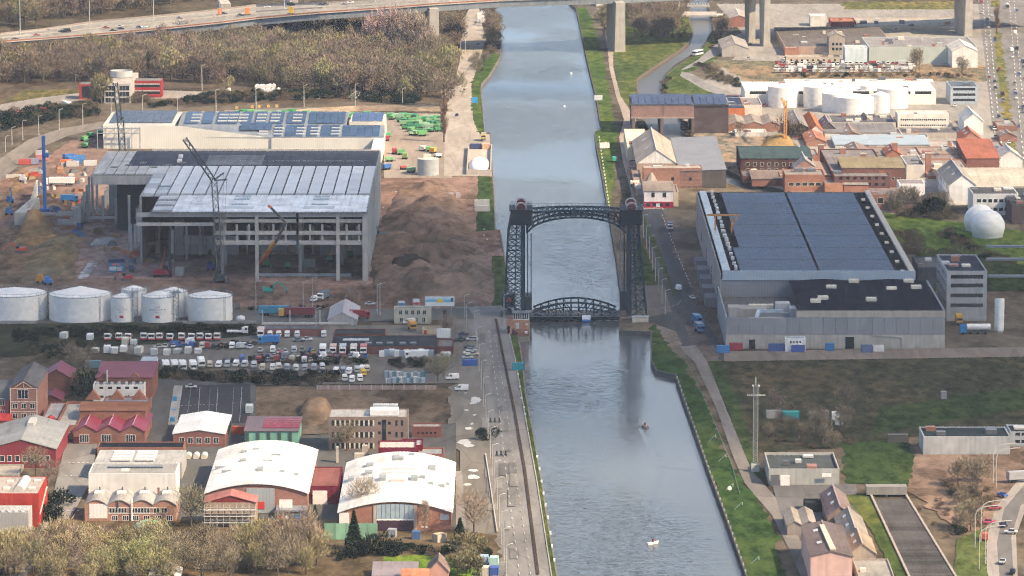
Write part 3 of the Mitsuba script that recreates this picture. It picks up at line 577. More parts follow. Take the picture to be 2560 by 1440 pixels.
def shell(k, fr, L, D, H, wall, mat, roof, roofc, rmat, rh=0.0, along='v', n=1, over=.35, par=.5, base=0.0, rlabel=None, wlabel=None, gablec=None, rthick=.22):
 """walls and roof of one block; along: the direction of the ridges"""
 wb, rb = B(wall, fr), B(roofc, fr)
 if roof == 'flat':
  t = .35
  for (x0, y0, x1, y1) in ((0, 0, L, t), (0, D - t, L, D), (0, t, t, D - t), (L - t, t, L, D - t)): wb.box(x0, y0, base, x1, y1, H)
  wk = part(k, 'wall', wb, mat, label=wlabel)
  rb.box(t, t, H - par - .2, L - t, D - t, H - par)
  rk = part(k, 'roof', rb, rmat, label=rlabel)
  return wk, rk
 W_ = L if along == 'v' else D; E = D if along == 'v' else L
 pts = profile_pts(roof, W_, rh, n)
 P = (lambda a, e, z: (a, e, z)) if along == 'v' else (lambda a, e, z: (e, a, z))
 for e in (0, E):
  for (a, z), (a2, z2) in zip(pts, pts[1:]):
   if gablec is not None:
    wb.quad(P(a, e, base), P(a2, e, base), P(a2, e, H), P(a, e, H))
    wb.quad(P(a, e, H), P(a2, e, H), P(a2, e, H + z2), P(a, e, H + z), gablec)
   else: wb.quad(P(a, e, base), P(a2, e, base), P(a2, e, H + z2), P(a, e, H + z))
 za, zb = H + pts[0][1], H + pts[-1][1]
 wb.quad(P(0, 0, base), P(0, E, base), P(0, E, za), P(0, 0, za)); wb.quad(P(W_, 0, base), P(W_, E, base), P(W_, E, zb), P(W_, 0, zb))
 wk = part(k, 'wall', wb, mat, label=wlabel)
 m = len(pts) - 1; e0, e1 = -over, E + over
 for i, ((a, z), (a2, z2)) in enumerate(zip(pts, pts[1:])):
  if i == 0: sl = (z2 - z) / max(a2 - a, .01); a, z = a - over, z - over * sl
  if i == m - 1: sl = (z2 - z) / max(a2 - a, .01); a2, z2 = a2 + over, z2 + over * sl
  c8 = [P(a, e0, H + z + .02), P(a2, e0, H + z2 + .02), P(a, e1, H + z + .02), P(a2, e1, H + z2 + .02)]
  rb.hexa(c8 + [(x, y, zz + rthick) for x, y, zz in c8])
 rk = part(k, 'roof', rb, rmat, label=rlabel)
 return wk, rk
def building(name, label, xl, xr, yb, yt, yr, wall='brick', roofc='roofg', roof='flat', rh=0.0, along='v', n=1, mat='m_wall', rmat='m_roof', yb2=None, H=None, D=None, group=None, cat='building', wins=(), **kw):
 fr, L, d, h = measure(xl, xr, yb, yt, yr, yb2, H, D)
 k = thing(name, label, cat, group)
 wk, rk = shell(k, fr, L, d, h, wall, mat, roof, roofc, rmat, rh, along, n, **kw)
 for w in wins: window_rows(k, fr, L, d, *w)
 return k, fr, L, d, h, rk
def skylights(k, fr, L, D, z, n, m, w, d, c='lgrey', jit=0., x0=.1, x1=.9, y0=.15, y1=.85, name='skylight', slope=None, h=.5):
 for j in range(m):
  for i in range(n):
   x = L * (x0 + (x1 - x0) * (i + .5) / n) + R.uniform(-jit, jit); y = D * (y0 + (y1 - y0) * (j + .5) / m) + R.uniform(-jit, jit)
   zz = z + (slope(x, y) if slope else 0)
   part(k, name, B(c, fr).box(x - w / 2, y - d / 2, zz - .6, x + w / 2, y + d / 2, zz + h), 'm_paint')
def tank(name, label, cx, yb, wpx, yt, rh=1.2, c='white', group=None, rail=True, roofc=None):
 r = wpx / 2 / S(yb); p = G(cx, yb); p = p + np.array([0, r, 0]); h = (yb - yt) / S(yb)
 k = thing(name, label, 'storage tank', group); fr = Fr(p)
 part(k, 'wall', B(c, fr).cone(0, 0, -.3, h, r, r, 56, caps=False), 'm_plain', True)
 part(k, 'roof', B(roofc or c, fr).cone(0, 0, h, h + rh, r, .4, 56), 'm_plain', True)
 if rail:
  b = B((.2, .23, .25), fr); n = 26
  for i in range(n):
   t, t2 = 2 * math.pi * i / n, 2 * math.pi * (i + 1) / n
   q = lambda t, z: (r * 1.0 * math.cos(t), r * math.sin(t), z)
   b.bar(q(t, h), q(t, h + 1.1), .1); b.bar(q(t, h + 1.1), q(t2, h + 1.1), .1); b.bar(q(t, h + .05), q(t2, h + .05), .22)
  part(k, 'railing', b, 'm_steel', kind='stuff')
 return k, fr, r, h
# ---------------------------------------------------------------- vehicles and containers
def car_body(L=4.3, W_=1.75, H=1.45, hood=1.1, boot=.7):
 b = B('white'); w = W_ / 2; zb, zw = .28, .85
 lo = [(-L / 2, -w * .92), (L / 2, -w * .92), (L / 2, w * .92), (-L / 2, w * .92)]
 def loop(pts, z): return [(x, y, z) for x, y in pts]
 def inset(dx0, dx1, dy): return [(-L / 2 + dx0, -w + dy), (L / 2 - dx1, -w + dy), (L / 2 - dx1, w - dy), (-L / 2 + dx0, w - dy)]
 rings = [loop(inset(.12, .12, .10), zb), loop(inset(0, 0, 0), .55), loop(inset(.08, .10, .04), zw)]
 for r0, r1 in zip(rings, rings[1:]):
  for i in range(4): b.quad(r0[i], r0[(i + 1) % 4], r1[(i + 1) % 4], r1[i])
 b.quad(*rings[-1])
 top = loop(inset(boot + .55, hood + .75, .26), H); bt = loop(inset(boot + .35, hood + .2, .10), zw)
 b.quad(*top); bb = B('black'); 
 for i in range(4): bb.quad(bt[i], bt[(i + 1) % 4], top[(i + 1) % 4], top[i])
 b.hexa([(x, y, z) for z in (H, H + .03) for x, y in (top[0][:2], top[1][:2], top[3][:2], top[2][:2])])
 return b, bb
def wheel_b(x, y, r=.33, t=.22): return B((.02, .02, .022)).tube((x, y - t / 2, r), (x, y + t / 2, r), r, 10)
CARC = dict(white='white', silver=(.45, .47, .48), grey=(.2, .21, .22), black=(.018, .02, .024), red=(.28, .045, .045), blue=(.03, .10, .34), green=(.05, .2, .08), yellow=(.65, .42, .03), navy=(.02, .03, .09), beige=(.5, .44, .34), orange='orange')
_veh = {}
def recolour(b, c):
 n = B(c); n.V, n.F, n.n = b.V, b.F, b.n; n.C = [np.tile(np.asarray(cc(c), float), (len(f), 1)) if np.allclose(k_, cc('white')) else k_ for f, k_ in zip(b.F, b.C)]; return n
def veh_parts(kind, c):
 key = (kind, str(c))
 if key in _veh: return _veh[key]
 P = []; cv = CARC.get(c, c) if isinstance(c, str) else c
 if kind in ('car', 'estate'):
  b, g = car_body() if kind == 'car' else car_body(4.5, 1.8, 1.6, .95, .05)
  P += [('body', ply(recolour(b, cv), 'm_paint')), ('window', ply(g, 'm_glass'))]
  for x in (-1.3, 1.35):
   for y in (-.72, .72): P.append(('wheel', ply(wheel_b(x, y), 'm_plain')))
 elif kind == 'van':
  b = B(cv); L, w, H = 5.0, .95, 2.1
  b.hexa([(-2.5, -w, .35), (2.5, -w, .35), (-2.5, w, .35), (2.5, w, .35), (-2.5, -w, 1.1), (2.45, -w, 1.0), (-2.5, w, 1.1), (2.45, w, 1.0)])
  b.hexa([(-2.5, -w, 1.1), (1.75, -w, 1.1), (-2.5, w, 1.1), (1.75, w, 1.1), (-2.45, -w * .93, H), (1.0, -w * .93, H), (-2.45, w * .93, H), (1.0, w * .93, H)])
  g = B('black'); g.quad((1.76, -w * .9, 1.12), (1.76, w * .9, 1.12), (1.06, w * .85, H - .12), (1.06, -w * .85, H - .12))
  for y in (-w * 1.005, w * 1.005): g.quad((.3, y, 1.2), (1.5, y, 1.2), (1.0, y * .95, H - .25), (.3, y * .95, H - .25))
  P += [('body', ply(b, 'm_paint')), ('windscreen', ply(g, 'm_glass'))]
  for x in (-1.5, 1.6):
   for y in (-.8, .8): P.append(('wheel', ply(wheel_b(x, y, .36), 'm_plain')))
 elif kind in ('truck', 'lorry'):                         # cab with box or flat body; heads to +x
  cab = B('white' if isinstance(c, tuple) and len(c) == 2 else cv); cabc, boxc = c if isinstance(c, tuple) and len(c) == 2 else (cv, cv)
  cab = B(cc(cabc)).box(2.3, -1.2, .6, 4.1, 1.2, 3.0).box(2.0, -1.1, .6, 2.4, 1.1, 2.7)
  g = B('black').box(4.1, -1.05, 1.75, 4.14, 1.05, 2.65).box(2.9, -1.24, 1.8, 3.8, -1.2, 2.6).box(2.9, 1.2, 1.8, 3.8, 1.24, 2.6)
  P += [('cab', ply(cab, 'm_paint')), ('windscreen', ply(g, 'm_glass')), ('bumper', ply(B((.5, .06, .05) if kind == 'lorry' else 'dgrey').box(4.1, -1.2, .55, 4.2, 1.2, 1.1), 'm_paint'))]
  P.append(('chassis', ply(B('dgrey').box(-4.1, -.5, .6, 3.8, .5, .95), 'm_plain')))
  if kind == 'truck': P.append(('box_body', ply(B(cc(boxc)).box(-4.2, -1.25, .95, 2.1, 1.25, 3.5), 'm_paint')))
  else: P.append(('flat_bed', ply(B(cc(boxc)).box(-4.2, -1.2, .95, 1.9, 1.2, 1.5).box(1.6, -1.2, 1.5, 1.9, 1.2, 2.6), 'm_paint')))
  for x in (-3.0, -1.9, 3.1):
   for y in (-.95, .95): P.append(('wheel', ply(wheel_b(x, y, .5, .3), 'm_plain')))
 elif kind == 'semi':                                     # tractor with long trailer
  cabc, boxc = c
  P += [('cab', ply(B(cc(cabc)).box(5.6, -1.25, .6, 7.7, 1.25, 3.4), 'm_paint')), ('windscreen', ply(B('black').box(7.7, -1.1, 1.9, 7.74, 1.1, 2.9), 'm_glass')), ('trailer', ply(B(cc(boxc)).box(-7.0, -1.27, 1.1, 5.3, 1.27, 3.9), 'm_paint')), ('chassis', ply(B('dgrey').box(-6.8, -.6, .6, 7.2, .6, 1.05), 'm_plain'))]
  for x in (-5.6, -4.4, -3.2, 4.2, 6.7):
   for y in (-.95, .95): P.append(('wheel', ply(wheel_b(x, y, .5, .35), 'm_plain')))
 elif kind == 'bus':
  P += [('body', ply(B(cv).box(-6, -1.25, .4, 6, 1.25, 1.5).box(-6, -1.22, 2.5, 6, 1.22, 3.2), 'm_paint')), ('window', ply(B('black').box(-5.95, -1.2, 1.5, 5.98, 1.2, 2.5), 'm_glass')), ('roof_unit', ply(B('lgrey').box(-3, -.8, 3.2, 0, .8, 3.5), 'm_paint'))]
  for x in (-3.5, 3.8):
   for y in (-1.0, 1.0): P.append(('wheel', ply(wheel_b(x, y, .5, .35), 'm_plain')))
 _veh[key] = P; return P
def vehicle(kind, c, px, py, ang, label, cat=None, group=None, z=0.0, name=None, scale=1.0):
 """ang: heading in degrees, 0 to the viewer's right, 90 away"""
 nm = name or {'car': 'car', 'estate': 'car', 'van': 'van', 'truck': 'box_truck', 'lorry': 'lorry', 'semi': 'articulated_lorry', 'bus': 'bus'}[kind]
 k = thing(nm, label, cat or {'car': 'car', 'estate': 'car', 'van': 'van', 'bus': 'bus'}.get(kind, 'truck'), group)
 p = G(px, py, z) if not isinstance(px, np.ndarray) else px
 m = T().translate((p + [0, 0, .25 + (0 if z else .35)]).tolist()).rotate([0, 0, 1], ang).scale(scale)
 far = p[1] > 500 and kind in ('car', 'estate', 'van')
 if far:                                                  # too small in the photo for parts
  key = ('far', kind, str(c))
  if key not in _veh:
   b = B(CARC.get(c, c) if isinstance(c, str) else c)
   if kind == 'van': b.box(-2.4, -.95, .3, 2.4, .95, 1.1).box(-2.4, -.9, 1.1, 1.6, .9, 2.1).box(1.6, -.8, 1.1, 1.65, .8, 1.9, 'black')
   else:
    bb, g = car_body(); b = recolour(bb, CARC.get(c, c) if isinstance(c, str) else c); g.C = [np.tile(np.array(C['black']), (len(f), 1)) for f in g.F]
    for v, f, q in zip(g.V, g.F, g.C): b.V.append(v); b.F.append(f - 0 + b.n - g_off(g, f)); b.n += len(v); b.C.append(q)
   _veh[key] = ply(b, 'm_paint')
  scene[k] = {**_veh[key], 'to_world': m}
  return k
 for nm, d in veh_parts(kind, c):
  scene[numbered(k + '__' + nm)] = {**d, 'to_world': m}
 return k
def g_off(g, f):
 o = 0
 for v, ff in zip(g.V, g.F):
  if ff is f: return o
  o += len(v)
 return o
def container(px, py, ang, c, label, L=6.1, W_=2.44, H=2.6, group=None, name='container', z=0.0, cat='container'):
 k = thing(name, label, cat, group); fr_ = G(px, py); fr_[2] = z + .3
 t = math.radians(ang); fr = Fr(fr_, (math.cos(t), math.sin(t), 0))
 b = B(c, fr).box(-L / 2, 0, 0, L / 2, W_, H)
 part(k, 'body', b, 'm_rib')
 e = B(np.clip(np.array(cc(c)) * .7, 0, 1), fr)
 for x in (-L / 2, L / 2):
  for y in (0, W_): e.box(x - .08, y - .08, 0, x + .08, y + .08, H + .05)
 for y in (0, W_): e.box(-L / 2, y - .06, H - .1, L / 2, y + .06, H + .06).box(-L / 2, y - .06, -.05, L / 2, y + .06, .12)
 part(k, 'frame', e, 'm_paint')
 return k
# ---------------------------------------------------------------- lamps
_lamp = {}
def lamp(px, py, h=10.0, label='', group=None, z=0.0, ang=0, double=False, c=(.42, .43, .42), arm=1.6, r=.11):
 key = (round(h, 1), double, str(c), arm, r)
 if key not in _lamp:
  pole = B(c).tube((0, 0, -.5), (0, 0, h), r * 1.5, 6, r2=r * .8)
  hd = []
  for sgn in ((1, -1) if double else (1,)):
   hd.append((ply(B(c).bar((0, 0, h), (sgn * arm, 0, h + .45), r * 1.2), 'm_steel'), ply(B((.5, .5, .48)).box(sgn * arm - .45, -.2, h + .38, sgn * arm + .45, .2, h + .56), 'm_paint')))
  _lamp[key] = (ply(pole, 'm_steel'), hd)
 pole, hd = _lamp[key]
 k = thing('street_lamp', label, 'street lamp', group); p = G(px, py, z)
 m = T().translate(p.tolist()).rotate([0, 0, 1], ang)
 scene[numbered(k + '__pole')] = {**pole, 'to_world': m}
 for a_, l_ in hd:
  scene[numbered(k + '__arm')] = {**a_, 'to_world': m}; scene[numbered(k + '__lantern')] = {**l_, 'to_world': m}
 return k
# ---------------------------------------------------------------- trees: trunk with limbs and a crown of many twigs
def tree_mesh(seed, kind):
 g = np.random.default_rng(seed); tr = B((.12, .095, .075)); fine = kind[-1] == '2'; kind = kind.rstrip('2'); n = int(dict(bare=640, bud=760, tall=640, poplar=560, willow=800, pink=430, conifer=1100, bush=420, dark=620, dead=160)[kind] * (1.6 if fine else 1))
 H, r, z0 = dict(bare=(1, .36, .22), bud=(1, .36, .22), tall=(1, .24, .15), pink=(1, .17, .10), poplar=(1, .12, .08), willow=(1, .40, .2), conifer=(1, .26, .06), bush=(1, .75, .0), dark=(1, .8, .0), dead=(1, .2, .2))[kind]
 if kind not in ('bush', 'dark'):
  tr.tube((0, 0, -.03), (0, 0, .45), .022, 6, r2=.015); tr.tube((0, 0, .45), (.01, 0, .85), .015, 5, r2=.004)
  for i in range(9):
   a = g.uniform(0, 6.28); z = g.uniform(.2, .6); q = np.array([math.cos(a) * r * .7, math.sin(a) * r * .7, z + g.uniform(.12, .3)])
   if kind == 'conifer': q[2] = z - .02
   tr.tube((0, 0, z), q, .010, 4, r2=.003, c=(.13, .10, .08)); 
   for j in range(2):
    s = np.array([0, 0, z]) * .45 + q * .55; tr.tube(s, s + g.normal(size=3) * .09 + [0, 0, .08], .005, 3, r2=.002)
 # lumps of the crown
 if kind == 'conifer':
  t = g.uniform(0, 1, n) ** .75; z = 1 - t * (1 - z0); a = g.uniform(0, 6.28, n); rad = r * t * (.55 + .45 * np.sin(a * 3 + z * 26) ** 2) * g.uniform(.5, 1, n) ** .5
  P = np.stack([np.cos(a) * rad, np.sin(a) * rad, z], 1); Dn = np.stack([np.cos(a), np.sin(a), np.full(n, -.25)], 1)
 else:
  m = dict(poplar=7, tall=8, pink=10, bush=5, dark=6, dead=5).get(kind, 11)
  zc = g.uniform(z0 + .16, .86, m) if kind not in ('bush', 'dark') else g.uniform(.25, .55, m)
  prof = {'poplar': lambda z: .6 + 0 * z, 'tall': lambda z: 1 - .5 * z}.get(kind, lambda z: np.sqrt(np.clip(1 - ((z - .56) / .5) ** 2, .05, 1)))
  if kind in ('bush', 'dark'): prof = lambda z: 1 + 0 * z
  a = g.uniform(0, 6.28, m); rr = r * prof(zc) * g.uniform(.2, .72, m)
  cen = np.stack([np.cos(a) * rr, np.sin(a) * rr, zc], 1); sz = g.uniform(.16, .27, m) * (r / .36 if kind in ('poplar', 'tall', 'pink') else 1) * (1.6 if kind in ('bush', 'dark') else 1)
  w = g.integers(0, m, n); d = g.normal(size=(n, 3)); d /= np.linalg.norm(d, axis=1)[:, None]; rad = g.uniform(.25, 1, n) ** .45
  st = np.array([1, 1, 1.9 if kind in ('poplar', 'tall', 'pink') else .85 if kind in ('bush', 'dark') else .95])
  P = cen[w] + d * (sz[w] * rad)[:, None] * st; Dn = d * .75 + [0, 0, .85 if kind != 'willow' else -1.2]
  P[:, 2] = np.abs(P[:, 2])
 Dn = Dn + g.normal(size=(n, 3)) * .35; Dn /= np.linalg.norm(Dn, axis=1)[:, None]
 side = np.cross(Dn, g.normal(size=(n, 3))); side /= np.linalg.norm(side, axis=1)[:, None]
 ln = g.uniform(.07, .13, n) * dict(conifer=.75, bush=1.5, dark=1.3, willow=1.1).get(kind, 1); wd = g.uniform(.006, .014, n) * dict(conifer=3.4, bud=1.7, willow=1.4, bush=2.0, dark=3.4, poplar=.8, tall=.9, dead=.8).get(kind, 1.1) * (.5 if fine else 1)
 a_, b_, c_ = P - Dn * ln[:, None] * .5 - side * wd[:, None], P - Dn * ln[:, None] * .5 + side * wd[:, None], P + Dn * ln[:, None] * .6
 V = np.stack([a_, b_, c_], 1).reshape(-1, 3); F_ = np.arange(3 * n).reshape(-1, 3)
 base = np.array(dict(bare=(.215, .178, .128), bud=(.235, .21, .115), tall=(.265, .215, .16), pink=(.30, .235, .19), poplar=(.19, .125, .09), willow=(.27, .245, .13), conifer=(.018, .036, .020), bush=(.125, .098, .065), dark=(.016, .026, .016), dead=(.5, .46, .4))[kind])
 cr = B('brown'); cr.V, cr.F, cr.n = [V], [F_], len(V)
 base = base * (1.3 if fine else 1); cr.C = [np.clip(base * g.uniform(.76, 1.24, (n, 1)) * (1 + g.normal(size=(n, 3)) * .05), 0, .9)]
 return tr, cr
TREES = {}
def tree_variant(kind, i):
 if (kind, i) not in TREES:
  tr, cr = tree_mesh(1000 + i * 37 + sum(map(ord, kind)), kind)
  TREES[kind, i] = (ply(tr, 'm_twig') if tr.V else None, ply(cr, 'm_twig'))
 return TREES[kind, i]
VARN = dict(pink2=4, bare2=4, bud2=4, willow2=3, tall2=2, bare=6, bud=4, tall=4, poplar=2, willow=3, conifer=2, bush=4, dark=4, dead=1)
def tree(p, kind, h, label, group=None, name='tree', wide=1.0, cat=None, key=None):
 tr, cr = tree_variant(kind, R.randrange(VARN[kind]))
 m = T().translate(np.asarray(p, float).tolist()).rotate([0, 0, 1], R.uniform(0, 360)).scale([h * wide, h * wide, h])
 if key:                                                   # one piece of a wood
  scene[numbered(key)] = {**cr, 'to_world': m}
  if tr: scene[numbered(key)] = {**tr, 'to_world': m}
  return
 k = thing(name, label, cat or ('tree' if kind not in ('bush', 'dark') else 'shrub'), group)
 if tr: scene[k + '__trunk'] = {**tr, 'to_world': m}; scene[k + '__crown'] = {**cr, 'to_world': m}
 else: scene[k] = {**cr, 'to_world': m}
 return k
def scatter(poly_px, spacing, seed, jitter=.45):
 """points of the ground inside an outline of the photo, spacing in metres"""
 g = Polygon(gp(poly_px)).buffer(0); x0, y0, x1, y1 = g.bounds; q = random.Random(seed); out = []
 y, row = y0, 0
 while y < y1:
  x = x0 + (row % 2) * spacing / 2
  while x < x1:
   a, b_ = x + q.uniform(-jitter, jitter) * spacing, y + q.uniform(-jitter, jitter) * spacing
   if g.contains(Point(a, b_)): out.append((a, b_, 0.0))
   x += spacing
  y += spacing * .9; row += 1
 return out
# ---------------------------------------------------------------- motorway viaduct
def vline(base, px, py):                                         # a point straight above or beside a ground pixel, in its upright plane
 p = G(*base); s = S(base[1]); return p + np.array([(px - base[0]) / s, 0, (base[1] - py) / s])
def viaduct():
 k = thing('motorway_viaduct', 'long concrete motorway viaduct crossing the canal on tall blade piers', 'viaduct')
 NE = [(-120, 118, 9), (0, 106, 10), (110, 98, 11), (300, 83, 14), (435, 70, 17), (560, 57, 20), (640, 47, 22), (800, 33, 26), (1000, 19, 29), (1085, 12, 30.5), (1250, 2, 32), (1430, -4, 33), (1550, -8, 33.5), (1900, -25, 34), (2420, -46, 34), (2700, -58, 34)]
 FE = [(-120, 92, 9), (0, 86, 10), (110, 74, 11), (230, 56, 14), (385, 42, 17), (545, 26, 20), (640, 14, 22)]
 ne = [G(*q) for q in NE]; fe = [G(*q) for q in FE]
 for i in range(len(FE), len(NE)):
  a, b_ = ne[i - 1], ne[min(i + 1, len(ne) - 1)]; d = b_ - a; nrm = np.array([-d[1], d[0], 0]); nrm /= np.linalg.norm(nrm)
  wd = 66 if i == 7 else 58 if i == 8 else 52
  fe.append(ne[i] + nrm * wd)
 def lerp(P0, Q0, f): return P0 + (Q0 - P0) * f
 deck = B((.34, .315, .28)); gird = B((.20, .225, .25)); 
 up = np.array([0, 0, 1.0])
 for i in range(len(ne) - 1):
  a, b_, c_, d = ne[i], ne[i + 1], fe[i], fe[i + 1]
  deck.hexa([a - up * .5, b_ - up * .5, c_ - up * .5, d - up * .5, a, b_, c_, d])
  dp = 0.5 if NE[i][0] < 200 else 3.6
  for f0, f1 in ((.01, .05), (.45, .48), (.52, .55), (.94, .98)):
   p = [lerp(a, c_, f0), lerp(b_, d, f0), lerp(a, c_, f1), lerp(b_, d, f1)]
   gird.hexa([q - up * (dp + .5) for q in p] + [q - up * .5 for q in p])
 part(k, 'deck', deck, 'm_road'); part(k, 'girder', gird, 'm_wall', kind='stuff')
 def along(f, dz, w, h, c, name, mat='m_wall', step=None, kind=None):
  b = B(c)
  for i in range(len(ne) - 1):
   p, q = lerp(ne[i], fe[i], f) + up * dz, lerp(ne[i + 1], fe[i + 1], f) + up * dz
   if step:
    L = np.linalg.norm(q - p); n = int(L / step)
    for j in range(n): r_ = p + (q - p) * j / n; b.bar(r_, r_ + (q - p) / L * step * .45, w, h)
   else: b.bar(p, q, w, h)
  return part(k, name, b, mat, kind=kind)
 along(.004, .5, .35, 1.0, (.30, .13, .09), 'parapet'); along(.0, .0, .9, .5, (.45, .42, .37), 'edge_beam'); along(.995, .5, .35, 1.0, (.30, .25, .22), 'parapet')
 along(.5, .45, .6, .9, (.40, .38, .34), 'median_barrier'); along(.10, .35, .25, .7, (.38, .36, .33), 'guard_rail', 'm_steel'); along(.90, .35, .25, .7, (.38, .36, .33), 'guard_rail', 'm_steel')
 for f in (.2, .3, .4, .6, .7, .8): along(f, .03, .35, .03, (.55, .54, .5), 'lane_marking', 'm_road', 14 if f not in (.2, .8) else None, 'stuff')
 # embankment at the low end
 # piers: wide blades tapering to the foot
 for bx, by, wpx, dpt, zt, ax in ((565, 82, 30, 30, 17.5, .2), (735, 75, 24, 40, 21, .2), (1085, 138, 27, 34, 27.5, .2), (1550, 130, 27, 34, 29.5, .2), (1880, 106, 17, 13, 30.5, .2), (1917, 117, 17, 13, 30.5, .2), (2421, 91, 20, 30, 30.5, .2)):
  p = G(bx, by); s = S(by); w = wpx / s
  fr = Fr(p, (1, .12, 0))
  b = B((.44, .41, .36), fr)
  b.hexa([(-w / 2, 0, -1), (w / 2, 0, -1), (-w / 2, dpt, -1), (w / 2, dpt, -1), (-w * .42, -2 , zt + 1.2), (w * .42, -2, zt + 1.2), (-w * .42, dpt + 6, zt + 1.2), (w * .42, dpt + 6, zt + 1.2)])
  b.box(-w / 2 - .4, -.6, -1, w / 2 + .4, dpt + .6, .5)
  part(k, 'pier', b, 'm_wall', label='tall pale concrete pier' if zt > 25 else None)
 return ne, fe
V_NE, V_FE = viaduct()
def on_deck(px, f):
 """a point of the deck near the photo column px, at the fraction f of its width"""
 best = None
 for i in range(len(V_NE) - 1):
  for t in np.linspace(0, 1, 60):
   a = V_NE[i] + (V_NE[i + 1] - V_NE[i]) * t; c_ = V_FE[i] + (V_FE[i + 1] - V_FE[i]) * t; q = a + (c_ - a) * f
   dy = q[1] - CY0; zc = dy * CP + (HC - q[2]) * SP; x = 1280 + F * q[0] / zc
   if best is None or abs(x - px) < best[0]: best = (abs(x - px), q, V_NE[i + 1] - V_NE[i])
 return best[1], math.degrees(math.atan2(best[2][1], best[2][0]))
for i, (px, f, c, kind, what) in enumerate(((38, .12, 'black', 'car', 'black car low on the motorway ramp'), (92, .38, 'red', 'car', 'red car coming off the viaduct'), (155, .50, 'black', 'car', 'black car ahead of a black van on the viaduct'), (168, .48, 'black', 'van', 'black van behind a black car on the viaduct'),
  (264, .42, 'red', 'car', 'red car on the viaduct near a group of grey cars'), (283, .16, 'black', 'car', 'black car on the near lane of the viaduct'), (299, .42, 'silver', 'car', 'silver car on the viaduct above a black car'), (301, .24, 'black', 'car', 'black car on the viaduct below a silver car'), (349, .22, 'navy', 'car', 'dark blue car followed by a white car on the viaduct'), (361, .2, 'white', 'car', 'white car behind a dark blue car on the viaduct'),
  (449, .62, 'grey', 'car', 'grey car on the far carriageway of the viaduct'), (452, .22, 'silver', 'car', 'silver car on the near carriageway of the viaduct'), (560, .62, 'navy', 'car', 'dark blue car beside the orange signs on the viaduct'), (601, .34, 'black', 'estate', 'black estate car beside an orange trailer'), (669, .78, 'white', 'car', 'white car on the far lanes of the viaduct'), (727, .86, 'black', 'van', 'black van under the sign gantry of the viaduct'), (802, .78, 'navy', 'car', 'dark car leading a pair on the viaduct'), (813, .78, 'black', 'car', 'black car trailing in a pair on the viaduct'), (861, .6, 'grey', 'car', 'grey car alone on the viaduct near the canal'), (876, .82, 'white', 'car', 'white car on the viaduct nearest the canal'))):
 q, a = on_deck(px, f); vehicle(kind, c, q, 0, a, what, group='cars on the viaduct', z=q[2])
for px, f, c, what in ((548, .55, 'orange', 'orange warning trailer on the far carriageway of the viaduct'), (618, .34, 'orange', 'orange warning trailer behind a black estate car'), (728, .10, 'yellow', 'yellow warning board on the hard shoulder of the viaduct')):
 q, a = on_deck(px, f); fr = Fr(q, (math.cos(math.radians(a)), math.sin(math.radians(a)), 0)); k = thing('warning_trailer', what, 'road sign', 'warning trailers on the viaduct')
 part(k, 'board', B(c, fr).box(-1.4, -.3, 1.0, 1.4, .3, 4.8), 'm_paint'); part(k, 'chassis', B('dgrey', fr).box(-2, -.9, .3, 2, .9, 1.0), 'm_paint')
for i, (px, f, h) in enumerate(((50, .52, 26), (225, .52, 26), (384, .52, 26), (549, .52, 26), (711, .52, 26))):
 q, a = on_deck(px, f)
 k = thing('motorway_lamp', f'{ORD[i]} tall lamp mast along the viaduct from the low end', 'street lamp', 'tall lamps on the viaduct')
 part(k, 'pole', B((.45, .45, .43)).tube(q, q + [0, 0, h], .32, 6, r2=.2), 'm_steel'); part(k, 'arm', B((.5, .5, .48)).bar(q + [-2, 0, h], q + [2, 0, h], .35), 'm_steel')
# ---------------------------------------------------------------- woods
def wood(outline, spacing, seed, kinds, hh, name, lab, group, single, key, zones=None):
 pts = scatter(outline, spacing, seed); pts.sort(key=lambda p: p[1]); q = random.Random(seed + 1)
 names = dict(bare2='bare brown tree', bud2='budding yellow green tree', willow2='pale yellow willow', tall2='tall slim bare tree', bare='bare brown tree', bud='budding yellow green tree', tall='tall slim bare tree', poplar='bare poplar', willow='pale yellow willow', conifer='dark conifer', bush='brown bush', dark='dark evergreen bush', dead='pale dead tree')
 for i, p in enumerate(pts):
  kd = q.choices([a for a, _ in kinds], [w for _, w in kinds])[0]; h = q.uniform(*hh) * (.35 if kd in ('bush', 'dark') else 1)
  if i < single:
   zl = lab
   if zones:
    x = 1280 + F * p[0] / (p[1] - CY0); zl = next(z for m, z in zones if x < m); zl = ('edging' if i < single * .35 else 'inside') + ' the wood ' + zl
   tree(p, kd, h, f'{names[kd]} {zl}', f'{names[kd]}s {zl}', name='tree' if kd not in ('bush', 'dark') else 'bush', wide=q.uniform(.85, 1.25))
  else: tree(p, kd, h, '', key=key + '__001', wide=q.uniform(.9, 1.3))
 if len(pts) > single: labels[key] = {'label': f'bare brown woodland {lab}', 'kind': 'stuff'}
MAIN = [('bare', 10), ('bud', 1.5), ('tall', 2.6), ('willow', .6), ('bush', .5)]
wood([(-90, 214), (60, 210), (200, 206), (410, 205), (620, 214), (780, 236), (1080, 250), (1128, 200), (1100, 150), (1060, 84), (900, 80), (700, 92), (520, 122), (300, 152), (100, 172), (-90, 184)], 9.9, 21, MAIN, (12, 20), 'tree', 'in the wood below the viaduct', 'trees of the wood below the viaduct', 105, 'woodland', ((200, 'near the motorway ramp'), (420, 'behind the red office'), (720, 'behind the white tank trailers'), (900, 'behind the green machine yard'), (9999, 'beside the quay road')))
wood([(-90, 96), (0, 66), (230, 40), (640, -12), (900, -60), (-90, -60)], 11, 22, MAIN, (12, 18), 'tree', 'in the wood beyond the motorway', 'trees of the wood beyond the motorway', 14, 'far_woodland')
